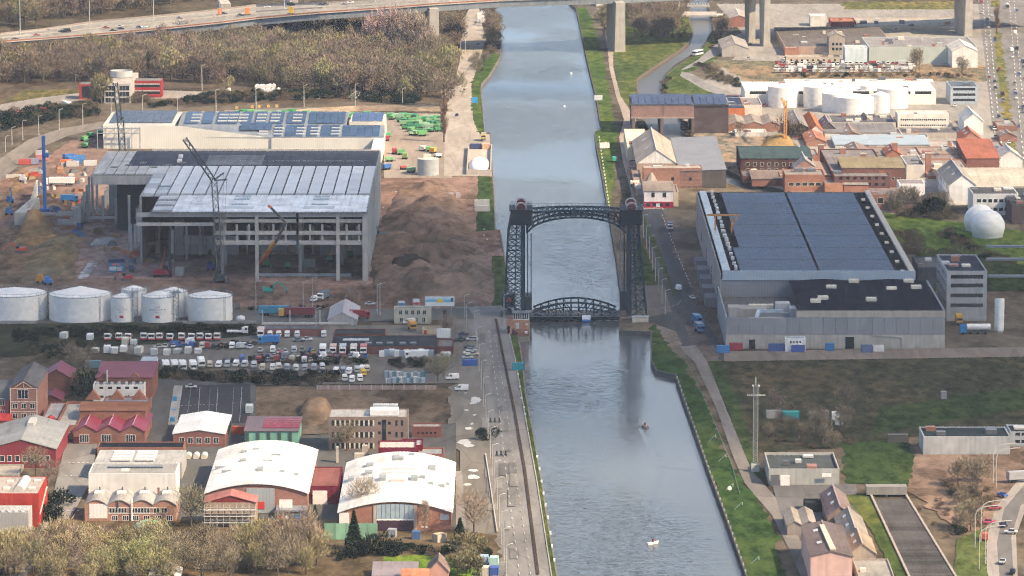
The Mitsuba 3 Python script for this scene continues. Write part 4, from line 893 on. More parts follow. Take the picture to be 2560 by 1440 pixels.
wood([(1100, 60), (1155, 50), (1160, 110), (1120, 150), (1100, 130)], 9, 23, [('bare', 1)], (9, 14), 'tree', 'beside the blade pier near the canal road', 'trees beside the blade pier', 12, 'pier_wood')
wood([(1215, 40), (1236, 30), (1250, 95), (1245, 135), (1222, 140), (1215, 90)], 7, 24, [('bush', 2), ('bare', 2)], (8, 13), 'tree', 'on the inner bank of the canal bend', 'trees on the canal bend', 12, 'bank_wood')
wood([(1175, 165), (1200, 150), (1215, 160), (1190, 205)], 6, 25, [('bush', 2), ('bare', 1)], (5, 9), 'tree', 'between the quay road and the canal bend', 'shrubs by the quay road', 12, 'bank_scrub')
for i, (x, y, h) in enumerate(((922, 150, 29), (938, 154, 31), (956, 152, 33), (972, 158, 33), (986, 154, 34), (1004, 160, 34), (1018, 156, 33), (1032, 162, 34), (1047, 158, 32), (1060, 163, 31), (1052, 152, 29))):
 tree(G(x, y), 'pink2', h, 'very tall pale bare poplar beside the blade pier of the viaduct', 'tall poplars by the pier', name='poplar_tree')
for i, (x, y, h, kd) in enumerate(((1050, 232, 15, 'bud'), (640, 190, 12, 'bud'), (60, 66, 22, 'bud'), (90, 68, 17, 'bud'), (570, 232, 11, 'willow'), (497, 70 + 55, 15, 'bud'), (670, 115, 14, 'bud'), (690, 205, 11, 'bud'))):
 tree(G(x, y), kd, h, f'{"bright yellow green" if kd == "bud" else "pale yellow"} tree, {ORD[i]} of the fresh green trees in the brown wood', name='budding_tree')
tree(G(1110, 268), 'bare', 19, 'large grey bare tree overhanging the quay road', name='tree', wide=1.5)
tree(G(1128, 245), 'bare', 17, 'second large grey bare tree overhanging the quay road', name='tree', wide=1.4)
tree(G(1110, 355), 'poplar', 24, 'slim brown poplar standing alone between the machine yard and the quay road', name='poplar_tree')
tree(G(885, 262), 'dead', 12, 'pale dead tree at the edge of the scrub', name='dead_tree')
SCR = [('dark', 3), ('bush', 2)]
wood([(-60, 345), (60, 318), (150, 300), (245, 290), (240, 268), (120, 275), (-60, 300)], 5.0, 31, SCR, (10, 18), 'bush', 'in the dark scrub along the site road', 'bushes of the dark scrub', 20, 'scrub')
wood([(370, 272), (470, 262), (640, 256), (830, 248), (1000, 262), (1060, 262), (1030, 238), (860, 232), (660, 232), (520, 240)], 5.0, 32, SCR, (8, 15), 'bush', 'in the scrub behind the machine yard', 'bushes behind the machine yard', 24, 'yard_scrub')
wood([(220, 262), (380, 258), (370, 244), (240, 250)], 5.5, 33, [('bush', 4), ('bud', .5)], (10, 18), 'bush', 'in front of the red office building', 'bushes by the red office', 12, 'office_scrub')
# ---------------------------------------------------------------- red office building with a drum on the roof
def red_office():
 k = thing('office_building', 'red office building with glazed white centre block and a metal drum on its roof', 'office building')
 fr, L, D, H = measure(261, 326, 259, 209, 181)
 shell(k, fr, L, D, H, (.44, .42, .39), 'm_wall', 'flat', (.44, .40, .35), 'm_roof', par=.3)
 for j in range(3):
  z = .6 + j * (H - 1) / 3
  for x0, x1 in ((.6, L * .42), (L * .58, L - .6)): window(k, fr, x0, z, x1 - x0, (H - 1) / 3 - .8, 'lgrey', 3)
 part(k, 'stair_frame', B((.5, .48, .45), fr).box(L * .44, -.5, 0, L * .56, .1, H * .8), 'm_wall')
 b = B((.42, .43, .44), fr).cone(L / 2 - .5, D * .62, H, H + 3.6, 6.2, 6.2, 32, caps=False); part(k, 'roof_drum', b, 'm_steel', True)
 part(k, 'drum_floor', B((.5, .52, .46), fr).cone(L / 2 - .5, D * .62, H + 2.2, H + 2.4, 6.0, 6.0, 32), 'm_roof')
 red = (.33, .045, .05)
 for nm, (xl, xr, yb, yt, yr, d) in (('wing', (198, 262, 249, 211, 205, 13)), ('wing', (322, 404, 244, 202, 197, 13))):
  f2, L2, D2, H2 = measure(xl, xr, yb, yt, yr, D=d)
  w = part(k, nm, B(red, f2).box(0, 0, 0, L2, D2, H2), 'm_wall')
  part(w, 'roof', B('roofg', f2).box(.4, .4, H2, L2 - .4, D2 - .4, H2 + .15), 'm_roof')
  for z in (H2 * .22, H2 * .62):
   part(w, 'window', B('black', f2).box(L2 * .08 if xl > 300 else L2 * .58, -.06, z, L2 * .95, .05, z + 1.4), 'm_glass')
   part(w, 'sill', B('lgrey', f2).box(L2 * .08 if xl > 300 else L2 * .58, -.12, z + 1.5, L2 * .95, .05, z + 2.1), 'm_paint')
  if xl < 300: part(w, 'glass_front', B('black', f2).box(L2 * .1, -.05, 1, L2 * .5, .05, H2 - 1), 'm_glass')
red_office()
for i, (x, y, h) in enumerate(((14, 360 + 20, 8), (30, 362, 9), (57, 350, 10), (97, 338, 10), (148, 326, 11), (207, 311, 11), (278, 301, 12), (357, 293, 12), (444, 286, 12), (540, 279, 12), (640, 272, 12), (760, 268, 12), (888, 265, 12), (1006, 262, 9))):
 lamp(x, y, h, f'{ORD[i]} grey lamp post along the curving site road, counted from its bend', 'lamps of the site road', c=(.5, .5, .47), r=.16)
lamp(505, 225, 14, 'lamp post beside the side road behind the red office', c=(.5, .48, .45), r=.17); lamp(1152, 140, 9, 'shorter lamp in the dark underpass of the viaduct', c=(.55, .53, .5), r=.16); lamp(1163, 138, 14, 'taller lamp in the dark underpass of the viaduct', c=(.55, .53, .5), r=.16); lamp(1124, 266, 9, 'lamp at the corner of the quay road', c=(.6, .57, .5), r=.16)
TANKC = dict(white=(.74, .74, .72), red=(.40, .02, .05))
def bulk_trailer(x, y, c, lab, group):
 k = thing('tank_trailer', lab, 'trailer', group); fr = Fr(G(x, y))
 for i in range(2): part(k, 'barrel', B(c, fr).tube((-1.8 + i * 2.3, 0, 2.2), (-1.8 + i * 2.3, 3.2, 2.2), 1.25, 12), 'm_paint')
 part(k, 'chassis', B('dgrey', fr).box(-3.2, .2, .5, 2, 3, 1.0), 'm_paint')
for i, (x, y) in enumerate(((650, 226), (666, 226), (682, 225))): bulk_trailer(x, y, TANKC['white'], f'white tank trailer, {ORD[i]} of the back row beside the wood', 'white tank trailers')
for i, (x, y) in enumerate(((666, 236), (680, 236), (694, 235))): bulk_trailer(x, y, TANKC['white'], f'white tank trailer, {ORD[i]} of the front row beside the wood', 'white tank trailers')
for i, (x, y) in enumerate(((52, 295), (84, 290), (110, 285))): bulk_trailer(x, y, TANKC['red'], f'dark red tank trailer, {ORD[i]} from the edge of the dusty yard', 'red tank trailers')
vehicle('truck', ('white', 'white'), 168, 272, -60, 'white truck in the dusty yard beside the red tank trailers', name='box_truck')
vehicle('car', 'grey', 470, 246, 5, 'grey car parked beside the office scrub'); vehicle('car', 'black', 505, 247, 5, 'black car parked beside the office scrub'); vehicle('van', 'white', 571, 232, 80, 'white van on the road behind the red office')
for i, (x, y) in enumerate(((592, 278), (631, 276), (648, 275), (671, 274), (692, 274))):
 q = Fr(G(x, y)); k = thing('road_sign', f'{ORD[i]} small yellow sign along the dusty road', 'sign', 'yellow signs of the site road'); part(k, 'post', B('grey', q).box(-.1, -.1, 0, .1, .1, 1.4), 'm_steel'); part(k, 'board', B((.6, .38, .12), q).box(-.8, -.15, 1.2, .8, -.05, 2.8), 'm_paint')
# cars on the quay road
for px, py, c, kd, a, l in ((1189, 62, 'grey', 'car', 80, 'grey car on the sunny quay road near the viaduct'), (1196, 115, 'black', 'car', 80, 'dark car on the quay road at the edge of the viaduct shade'), (1142, 293, 'navy', 'car', 85, 'dark blue car on the concrete quay beside the poplar'), (1160, 230, 'beige', 'car', 85, 'beige car parked by the quay road')):
 vehicle(kd, c, px, py, a, l)
vehicle('truck', ((.5, .42, .12), (.35, .3, .2)), 1209, 352, 268, 'yellow and dark lorry parked on the quay edge')
def info_board():
 q = Fr(G(1187, 262)); k = thing('notice_board', 'blue notice board on the canal bank', 'sign'); part(k, 'board', B((.05, .30, .62), q).box(-1.6, 0, 1.0, 1.6, .15, 4.4), 'm_paint'); part(k, 'post', B('grey', q).box(-1.4, .15, 0, -1.2, .3, 1.2), 'm_steel'); part(k, 'post', B('grey', q).box(1.2, .15, 0, 1.4, .3, 1.2), 'm_steel')
info_board()
b = B('white')
for i in range(46):
 p = G(1205 + R.uniform(-9, 9), 48 + R.uniform(-14, 10)); s = R.uniform(.5, 1.3); b.box(p[0] - s, p[1] - s, 0, p[0] + s, p[1] + s, R.uniform(.8, 2.6))
solid('scrap_heap', 'heap of white scrap on the canal bank near the viaduct', 'scrap heap', b, 'm_plain'); labels['scrap_heap']['kind'] = 'stuff'
# ---------------------------------------------------------------- machines
def excavator(px, py, c, label, dx=1, reach=7.0, up=3.5, name='excavator', group=None):
 """tracked excavator with its arm along +-x"""
 k = thing(name, label, 'excavator', group); fr = Fr(G(px, py), (dx, 0, 0), (0, 1, 0))
 for y in (-1.4, .7): part(k, 'track', B('dgrey', fr).hexa([(-2, y, .0), (2, y, .0), (-2, y + .7, 0), (2, y + .7, 0), (-2.3, y, .9), (2.3, y, .9), (-2.3, y + .7, .9), (2.3, y + .7, .9)]), 'm_plain')
 part(k, 'body', B(c, fr).box(-2.6, -1.3, 1.0, 1.3, 1.3, 2.2).box(-2.7, -1.2, 1.2, -1.6, 1.2, 2.6), 'm_paint')
 part(k, 'cab', B('black', fr).box(.2, -1.2, 2.2, 1.5, -.2, 3.3), 'm_glass')
 m = (1 + reach * .5, 0, 2 + up)
 part(k, 'boom', B(c, fr).bar((1.0, 0, 1.8), (1 + reach * .28, 0, 1.8 + up * .9), .6).bar((1 + reach * .28, 0, 1.8 + up * .9), m, .55), 'm_paint')
 part(k, 'arm', B(c, fr).bar(m, (1 + reach, 0, 1.2), .45), 'm_paint'); part(k, 'bucket', B('dgrey', fr).hexa([(reach + .2, -.6, .1), (reach + 1.4, -.6, .2), (reach + .2, .6, .1), (reach + 1.4, .6, .2), (reach + .5, -.6, 1.3), (reach + 1.3, -.6, 1.2), (reach + .5, .6, 1.3), (reach + 1.3, .6, 1.2)]), 'm_plain')
 return k
def at_y(px, py, Y):                                              # the point that a pixel shows on the upright plane at Y
 a, b_ = (px - 1280) / F, (py - 720) / F; t = (Y - CY0) / (CP - SP * b_); return np.array([a * t, Y, HC + t * (-SP - CP * b_)])
def mobile_crane(px, py, c, segs, label, bw=7, lean=0.0, name='mobile_crane', cat='crane'):
 """segs: photo columns/rows of the boom ends with its width and colour, in the upright plane of the base"""
 k = thing(name, label, cat); fr = Fr(G(px, py))
 part(k, 'carrier', B(c, fr).box(-bw / 2, -1.3, .5, bw / 2, 1.3, 1.7), 'm_paint'); part(k, 'cab', B(c, fr).box(-bw / 2, -1.2, 1.7, -bw / 2 + 2, 1.2, 3.0).box(.2, -1.2, 1.7, bw / 2 - .6, 1.2, 3.2), 'm_paint')
 for x in np.linspace(-bw / 2 + .8, bw / 2 - .8, 4): part(k, 'wheel', B('black', fr).tube((x, -1.45, .6), (x, 1.45, .6), .6, 10), 'm_plain')
 y0 = G(px, py)[1]; yy = lambda q: y0 - lean * (py - q[1])
 for (a, b_, w, cc_) in segs:
  part(k, 'boom', B(cc_).bar(at_y(*a, yy(a)), at_y(*b_, yy(b_)), w), 'm_paint')
 return k
def lattice_boom(b, p, q, w, n, r):
 p, q = np.asarray(p, float), np.asarray(q, float); d = q - p; d /= np.linalg.norm(d); a = np.cross(d, [0, 1.0, 0]); a /= np.linalg.norm(a); c_ = np.cross(d, a)
 L = [(i * a + j * c_) * w / 2 for i, j in ((-1, -1), (1, -1), (1, 1), (-1, 1))]
 for o in L: b.bar(p + o, q + o, r * 1.5)
 for i in range(n):
  s0, s1 = p + (q - p) * i / n, p + (q - p) * (i + 1) / n
  for m in range(4): b.bar(s0 + L[m], s1 + L[(m + 1) % 4], r)
def crawler_crane(px, py, label, segs, w=2.0, c=(.05, .06, .07), wires=(), bodyc=(.05, .14, .3), frames=()):
 k = thing('crawler_crane', label, 'crane'); fr = Fr(G(px, py))
 for x in (-3.2, 2.0): part(k, 'track', B('dgrey', fr).box(x, -4, 0, x + 1.2, 4, 1.3), 'm_plain')
 part(k, 'body', B(bodyc, fr).box(-2.2, -4.5, 1.4, 2.2, 2.5, 3.6).box(-1.8, 1.0, 3.4, 0, 3.2, 5), 'm_paint')
 for a, b_, ww, cl in segs:
  b = B(cl or c); p, q = vline((px, py), *a), vline((px, py), *b_); lattice_boom(b, p, q, ww, max(4, int(np.linalg.norm(q - p) / (ww * 1.3))), .22); part(k, 'lattice_boom', b, 'm_steel')
 for a, b_ in frames: part(k, 'strut', B(c).bar(vline((px, py), *a), vline((px, py), *b_), .55), 'm_steel')
 if wires:
  for a, b_ in wires: part(k, 'hoist_cable', B('dgrey').bar(vline((px, py), *a), vline((px, py), *b_), .13), 'm_steel')
 return k
# ---------------------------------------------------------------- long white hall with solar roofs
def solar_field(k, fr, x0, y0, x1, y1, z, dz=0.0, pw=3.4, pd=3.4, gap=.25, name='solar_array', c=None, tilt=.1, kind='stuff'):
 """one field of panels, its panels tilted; dz: rise from y0 to y1"""
 c = 'solar' if c is None else c; b = B(c, fr); nx, ny = max(1, int((x1 - x0) / pw)), max(1, int((y1 - y0) / pd)); w, d = (x1 - x0) / nx, (y1 - y0) / ny
 for j in range(ny):
  for i in range(nx):
   xa, xb, ya, yb = x0 + i * w + gap / 2, x0 + (i + 1) * w - gap / 2, y0 + j * d + gap / 2, y0 + (j + 1) * d - gap / 2
   z0, z1 = z + dz * (ya - y0) / (y1 - y0), z + dz * (yb - y0) / (y1 - y0) + tilt
   b.add([(xa, ya, z0), (xb, ya, z0), (xb, yb, z1), (xa, yb, z1)], [[0, 1, 2], [0, 2, 3]], np.array(cc(c)) * R.uniform(.8, 1.2))
 return part(k, name, b, 'm_solar', kind=kind)
def white_hall():
 k = thing('solar_hall', 'long white industrial hall with blue solar panels on its stepped roof behind the building site', 'industrial hall')
 wallc = (.66, .645, .585); Hh = 11.0
 # block at the back: front wall from 258 to 965, roof rows
 fr, L, D, H = measure(258, 965, 372, 314, 303, H=None)
 H = (372 - 314) / S(350)
 def X(px, py=345): return (G(px, py)[0] - fr.o[0])
 xa, xb, xc = X(452), X(690), X(965)
 z_lo = H - (356 - 314) / S(350) * .72
 b = B(wallc, fr)
 b.quad((0, 0, 0), (xa, 0, 0), (xa, 0, H), (0, 0, H)); b.quad((xa, 0, 0), (xb, 0, 0), (xb, 0, z_lo), (xa, 0, H)); b.quad((xb, -1.0, 0), (xc, -1.0, 0), (xc, -1.0, z_lo), (xb, -1.0, z_lo)); b.quad((xb, -1, 0), (xb, 0, 0), (xb, 0, z_lo), (xb, -1, z_lo))
 D1 = 62.0
 b.quad((0, 0, 0), (0, D1, 0), (0, D1, H), (0, 0, H)); b.quad((xc, -1, 0), (xc, D1, 0), (xc, D1, z_lo), (xc, -1, z_lo)); b.quad((0, D1, 0), (X(870), D1, 0), (X(870), D1, H), (0, D1, H))
 part(k, 'wall', b, 'm_rib')
 part(k, 'annex', B((.70, .66, .58), fr).box(xc - 5, -58, 0, xc + 0.5, -1.2, z_lo * .95), 'm_rib', label='cream wall wing beside the building site')
 # roofs
 zr = H - .3
 rb = B((.5, .5, .48), fr)
 rb.quad((0, 0, zr), (xa, 0, zr), (xa, D1, zr), (0, D1, zr)); part(k, 'roof', rb, 'm_roof')
 rb = B((.20, .235, .28), fr)
 rb.quad((xa, 0, z_lo + .1), (xc, -1, z_lo + .1), (xc, 26, z_lo + 3.2), (xa, 26, z_lo + 3.2)); rb.quad((xa, 26, z_lo + 3.2), (X(870), 26, z_lo + 3.2), (X(870), D1, H - .2), (xa, D1, H - .2))
 part(k, 'roof', rb, 'm_roof')
 xs = [xa + 2, X(505), X(540), X(602), X(636), X(672), X(715), X(770), X(868)]
 for i in range(len(xs) - 1):                              # upper row of fields
  solar_field(k, fr, xs[i] + .8, 29, xs[i + 1] - .8, D1 - 2, z_lo + 3.9, H - z_lo - 3.6, c=(.042, .078, .15))
 xs2 = [X(690), X(717), X(770), X(805), X(858), X(958)]
 for i in range(len(xs2) - 1): solar_field(k, fr, xs2[i] + .8, 1, xs2[i + 1] - .8, 25, z_lo + .5, 3.0, c=(.042, .078, .15))
 solar_field(k, fr, X(610), 12, X(690) - .6, 25, z_lo + 2.6, 2.0, c=(.042, .078, .15))
 solar_field(k, fr, 2, 12, xa - 2, D1 - 1, H + .1, .6, c=(.055, .075, .12))
 for i, px in enumerate((492, 560, 585, 610, 655, 690, 745)):
  for j in range(3): part(k, 'skylight', B('lgrey', fr).box(X(px) - 2.4, 34 + j * 8, z_lo + 3.6 + (5 + j * 8) * .1, X(px) + 2.4, 35.6 + j * 8, z_lo + 4.55 + (5 + j * 8) * (H - z_lo - 3.6) / 31), 'm_paint')
 for px in (668, 705, 760, 795, 846):
  for j in range(3): part(k, 'skylight', B('lgrey', fr).box(X(px) - 2.4, 5 + j * 6.5, z_lo + .3 + j * .78, X(px) + 2.4, 6.6 + j * 6.5, z_lo + 1.55 + j * .78), 'm_paint')
 f2, L2, D2, H2 = Fr(fr(np.array([X(878), 27, 0.]))), X(964) - X(878), 36.0, 10.8
 o = part(k, 'office_block', B((.66, .62, .55), f2).box(0, 0, 0, L2, D2, H2), 'm_wall'); solar_field(o, f2, 1, 1, L2 - 1, D2 - .5, H2 + .25, .6, c=(.05, .09, .20))
 for z in (4.0, 7.3):
  for i in range(3): window(o, f2, .6 + i * L2 / 3, z, L2 / 3 - 1, 1.5, (.18, .42, .28), 4)
 # grey shed and canopy frame in front
 f3, L3, D3, H3 = measure(345, 405, 371, 353, 333)
 part(k, 'grey_shed', B((.17, .18, .20), f3).box(0, 0, 0, L3, D3 * .8, H3), 'm_rib', label='grey shed with a pale flat roof'); part(k, 'shed_roof', B((.42, .44, .47), f3).box(-.3, -.3, H3, L3 + .3, D3 * .8, H3 + .3), 'm_roof')
 part(k, 'gate', B('black', f3).box(L3 + 1, 6, 0, L3 + 5, 6.3, 8), 'm_glass')
 c_ = B((.22, .26, .30))
 p = [G(244, 374), G(350, 374), G(262, 368), G(345, 366)]
 for q in p: c_.bar(q, q + [0, 0, 11], .5)
 for x in np.linspace(0, 1, 6):
  a, b_ = p[0] + (p[1] - p[0]) * x, p[2] + (p[3] - p[2]) * x; c_.bar(a + [0, 0, 11], b_ + [0, 0, 11], .35); c_.bar(a + [0, 0, 0], a + [0, 0, 11], .3)
 for a, b_ in ((0, 1), (2, 3)): c_.bar(p[a] + [0, 0, 11], p[b_] + [0, 0, 11], .5); c_.bar(p[a] + [0, 0, 8.4], p[b_] + [0, 0, 8.4], .4)
 part(k, 'canopy_frame', c_, 'm_steel', kind='stuff')
white_hall()
# ---------------------------------------------------------------- the unfinished high hall
def big_hall():
 k = thing('unfinished_hall', 'huge unfinished grey hall with bare concrete frame and pale sheet roof on the building site', 'building under construction')
 Z = 30.0
 def Q(px, py): p = G(px, py, Z); return p
 cw, rfc = (.43, .42, .395), (.58, .595, .61)
 yF, yM, yB0, yB1 = Q(600, 527)[1], Q(600, 487)[1], Q(600, 413)[1], Q(600, 376)[1]
 yL = Q(240, 432)[1]; xR = Q(930, 470)[0]; xL0, xL1, xL2 = Q(233, 432)[0], Q(356, 480)[0], Q(376, 527)[0]
 # roof panels of the main roof, each its own piece
 n = 18; w = (xR - xL1) / n; rk = part(k, 'roof', B((.12, .13, .14)).box(xL1 + .2, yM, Z - 1.1, xR - .2, yB0, Z - .75), 'm_plain')
 for i in range(n):
  x0, x1 = xL1 + i * w + .35, xL1 + (i + 1) * w - .35
  for j, (a, b_) in enumerate(((yM + 8, yB0 - 26), (yB0 - 25.4, yB0))):
   if i == 1 and j == 0:
    part(rk, 'panel', B(np.array(rfc) * .9).box(x0, yM + 34, Z - .75, x1, b_, Z - .35), 'm_rib'); part(rk, 'panel', B(np.array(rfc) * .8).box(x0, a, Z - .75, x1, yM + 20, Z - .35), 'm_rib'); part(rk, 'opening', B('black').box(x0, yM + 20.3, Z - .75, x1, yM + 33.6, Z - .7), 'm_glass'); continue
   if i == 0 and j == 0:
    for q in range(4): part(rk, 'panel', B(np.array(rfc) * (.9, .62, .92, .6)[q]).box(x0, a + q * (b_ - a) / 4 + .3, Z - .75, x1, a + (q + 1) * (b_ - a) / 4 - .3, Z - .4), 'm_rib')
    continue
   part(rk, 'panel', B(np.array(rfc) * R.uniform(.86, 1.02)).box(x0, a, Z - .75, x1, b_, Z - .35), 'm_rib')
  part(rk, 'panel', B(np.array((.36, .37, .37)) * R.uniform(.85, 1.08)).hexa([(x0, yM + .3, Z - .8), (x1, yM + .3, Z - .8), (x0, yM + 7.6, Z - .8), (x1, yM + 7.6, Z - .8), (x0, yM + .3, Z - .7), (x1, yM + .3, Z - .7), (x0, yM + 7.6, Z - .35), (x1, yM + 7.6, Z - .35)]), 'm_roof')
 # front strip, smooth sheet with a joint
 fk = part(k, 'front_roof', B((.14, .15, .16)).box(xL2, yF, Z - 1.0, xR, yM, Z - .6), 'm_plain'); ym = yF + (yM - yF) * .40
 xs0 = xL2 + 9
 part(fk, 'sheet', B((.78, .79, .79)).box(xs0, ym + .25, Z - .6, xR - .2, yM - .2, Z - .2), 'm_roof'); part(fk, 'sheet', B((.80, .81, .81)).box(xs0, yF, Z - .6, xR - .2, ym - .25, Z - .2), 'm_roof')
 for i in range(9):
  y0 = yF + (yM - yF) * i / 9; part(fk, 'plank', B(np.array((.6, .61, .61)) * (1 if i % 3 else .45)).box(xL2 + .5, y0 + .7, Z - .6, xs0 - .4, y0 + (yM - yF) / 9 - .5, Z - .3), 'm_roof')
 for px in (600, 800):
  x = Q(px, 510)[0]
  for y in (yM - 4, yM - 10, yM - 15, ym + 1): part(fk, 'roof_hatch', B((.28, .33, .38)).box(x - 3.4, y - .9, Z - .3, x + 3.4, y + .9, Z + .05), 'm_paint')
  part(fk, 'roof_hatch', B((.5, .52, .53)).box(x - 6.5, ym - 13, Z - .3, x + 6.5, ym - 6, Z + .02), 'm_paint')
 # dark membrane block at the back, with the concrete corner and wood of unfinished panels
 mk = part(k, 'membrane_roof', B((.075, .085, .11)).box(Q(330, 395)[0], yB0 + .3, Z - 1.0, xR, yB1, Z - .3), 'm_roof', label='dark blue grey roofing membrane')
 part(mk, 'patch', B((.17, .185, .205)).box(Q(520, 395)[0], yB0 + 2, Z - .3, Q(660, 395)[0], yB1 - 16, Z - .22), 'm_roof')
 part(mk, 'parapet', B((.64, .60, .53)).box(Q(380, 376)[0], yB1, Z - 2, xR, yB1 + .8, Z + .4), 'm_wall')
 for i in range(12): x = Q(600 + i * 28, 400)[0]; part(mk, 'seam', B((.36, .37, .38)).box(x - 2.5, yB0 + 17.2, Z - .3, x + 2 + R.uniform(-1.5, 1), yB0 + 17.9, Z - .2), 'm_plain')
 part(mk, 'insulation', B('white').box(Q(448, 390)[0], yB0 + 28, Z - .3, Q(458, 390)[0], yB0 + 33, Z + .9), 'm_plain'); part(mk, 'insulation', B('white').box(Q(444, 402)[0], yB0 + 12, Z - .3, Q(455, 402)[0], yB0 + 17, Z + .8), 'm_plain')
 ck = part(k, 'corner_roof', B((.13, .13, .13)).box(xL0, yL, Z - 1.2, xL1 + 14, yB1, Z - .8), 'm_plain'); m = 8; xe = Q(385, 430)[0]; w2 = (xe + 10 - xL0) / m
 for i in range(m):
  x0 = xL0 + i * w2
  part(ck, 'panel', B(np.array((.52, .52, .50)) * R.uniform(.88, 1.04)).box(x0 + .25, yL, Z - .8, x0 + w2 - .25, yL + 44, Z - .35), 'm_roof')
  if i < 5: part(ck, 'panel', B(np.array((.50, .50, .49)) * R.uniform(.88, 1.04)).box(x0 + .25, yL + 44.5, Z - .8, x0 + w2 - .25, yB1, Z - .35), 'm_roof')
 for i in range(6): part(ck, 'roof_hatch', B((.2, .21, .2)).box(xL0 + 6 + i * 6, yL + 20 + (i % 3) * 8, Z - .4, xL0 + 9 + i * 6, yL + 23 + (i % 3) * 8, Z + .05), 'm_plain')
 part(ck, 'beam', B(cw).box(xL0, yL - .5, Z - 5.2, xe + 6, yL + .5, Z - 1.2), 'm_wall'); part(ck, 'beam', B(np.array(cw) * .95).box(xL0 - .6, yL, Z - 5.2, xL0 + .4, yB1, Z - .2), 'm_wall')
 # walls: grey side towards the canal, back, and dark depth inside
 y = yF
 for i in range(14):
  y0, y1 = yF + 3 + (yB1 - yF - 3) * i / 14, yF + 3 + (yB1 - yF - 3) * (i + 1) / 14
  part(k, 'side_panel', B(np.array((.25, .265, .275)) * R.uniform(.9, 1.08)).box(xR - .5, y0 + .1, 0, xR + .1, y1 - .1, Z - .2), 'm_wall')
 part(k, 'back_wall', B((.3, .3, .3)).box(xL0, yB1 - .6, 0, xR, yB1, Z - 1), 'm_wall')
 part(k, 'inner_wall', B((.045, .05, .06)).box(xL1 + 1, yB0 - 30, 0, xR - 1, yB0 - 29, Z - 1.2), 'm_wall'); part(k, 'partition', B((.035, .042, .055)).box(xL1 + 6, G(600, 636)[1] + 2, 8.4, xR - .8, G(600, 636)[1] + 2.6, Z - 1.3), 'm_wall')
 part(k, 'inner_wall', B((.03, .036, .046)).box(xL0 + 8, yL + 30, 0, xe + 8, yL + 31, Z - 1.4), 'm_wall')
 part(k, 'inner_wall', B((.34, .34, .33)).box(xL1 - .6, yM, 0, xL1 + .4, yB0, Z - .8), 'm_wall', label='grey panel wall of the inner hall')
 part(k, 'floor', B((.30, .22, .18)).box(xL1 + .6, yM + 20, .2, xR - .7, yB0 - 31, .35), 'm_ground')
 # front frame: posts and beams
 pr = [Q(px, 527)[0] for px in (545, 641, 743, 844, 912)]
 for i, x in enumerate(pr):
  y0 = yF + (1 if i in (1, 3, 4) else 26); wd = 1.5 if i < 4 else 2.2
  part(k, 'post', B(np.array(cw) * R.uniform(.93, 1.06)).box(x - wd / 2, y0, 0, x + wd / 2, y0 + 1.5, Z - 1), 'm_wall')
  part(k, 'post', B(np.array(cw) * .92).box(x - .7, yF + 48, 0, x + .7, yF + 49.4, Z - 1.2), 'm_wall')
 xl = pr[0] - 2
 for z0, z1, dy, c0 in ((27.2, 29.0, 0, 1), (24.8, 26.2, .2, .95), (19.6, 21.2, .1, 1.0), (15.4, 17.2, .1, 1.0)):
  for i in range(4):
   x0, x1 = (pr[i] if i else xl) + .6, pr[i + 1] - .6; part(k, 'beam', B(np.array(cw) * c0 * R.uniform(.95, 1.05)).box(x0, yF + 1.2 + dy, z0, x1, yF + 2.2 + dy, z1), 'm_wall')
 xq = xL2 - 6
 for z0, z1 in ((27.2, 29.0), (23.4, 24.8)): part(k, 'beam', B(cw).box(xq, yF + 1.2, z0, pr[0] - 1.4, yF + 2.2, z1), 'm_wall')
 for i in range(12):
  if i in (3, 6, 9): continue
  x = pr[0] + (pr[-1] - pr[0]) * (i + .5) / 12; part(k, 'small_post', B(np.array(cw) * .9).box(x - .45, yF + 1.6, 15.5, x + .45, yF + 2.4, 24), 'm_wall')
 # low wall panels across the middle, two bands
 yw = G(600, 638)[1]; xw0 = G(437, 638)[0]; nn = 12
 for i in range(nn):
  x0, x1 = xw0 + (xR - 2 - xw0) * i / nn, xw0 + (xR - 2 - xw0) * (i + 1) / nn
  if i in (4, 8): continue
  part(k, 'wall_panel', B(np.array((.40, .405, .41)) * R.uniform(.9, 1.1)).box(x0 + .1, yw, 0, x1 - .1, yw + .5, 4.6), 'm_wall'); part(k, 'wall_panel', B(np.array((.52, .51, .49)) * R.uniform(.92, 1.08)).box(x0 + .1, yw + .05, 4.75, x1 - .1, yw + .5, 8.6), 'm_wall')
 part(k, 'doorway', B('black').box(xw0 + 14.6, yw - .05, 0, xw0 + 16, yw + .02, 2.6), 'm_glass')
 for i in range(9): x = xw0 + (xR - xw0) * (i + .3) / 9; part(k, 'small_post', B(cw).box(x - .35, yw - .8, 0, x + .35, yw - .1, 13.0), 'm_wall')
 # stair tower and low frames at the open end
 def tower(px, yb, wpx, yt, d=6, c=cw): p = G(px, yb); w = wpx / S(yb); part(k, 'stair_tower', B(c).box(p[0], p[1], 0, p[0] + w, p[1] + d, (yb - yt) / S(yb)), 'm_wall')
 tower(437, 640, 22, 552); tower(438, 690, 20, 668, 2); tower(326, 560, 30, 497, 14); tower(340, 590, 14, 520, 10, (.42, .42, .40)); tower(184, 562, 17, 518, 5)
 posts = [(328, 634, 560), (338, 622, 560), (347, 612, 560), (363, 636, 560), (368, 636, 606), (398, 636, 560), (393, 636, 606), (428, 635, 560), (432, 655, 575), (467, 650, 560), (501, 640, 560), (536, 640, 560), (290, 555, 495), (258, 555, 488), (324, 610, 487), (224, 555, 440), (218, 555, 462), (211, 556, 478), (207, 556, 490), (232, 552, 436), (243, 535, 450), (264, 520, 474), (270, 512, 464), (277, 508, 450), (283, 505, 442), (205, 560, 500), (200, 562, 510)]
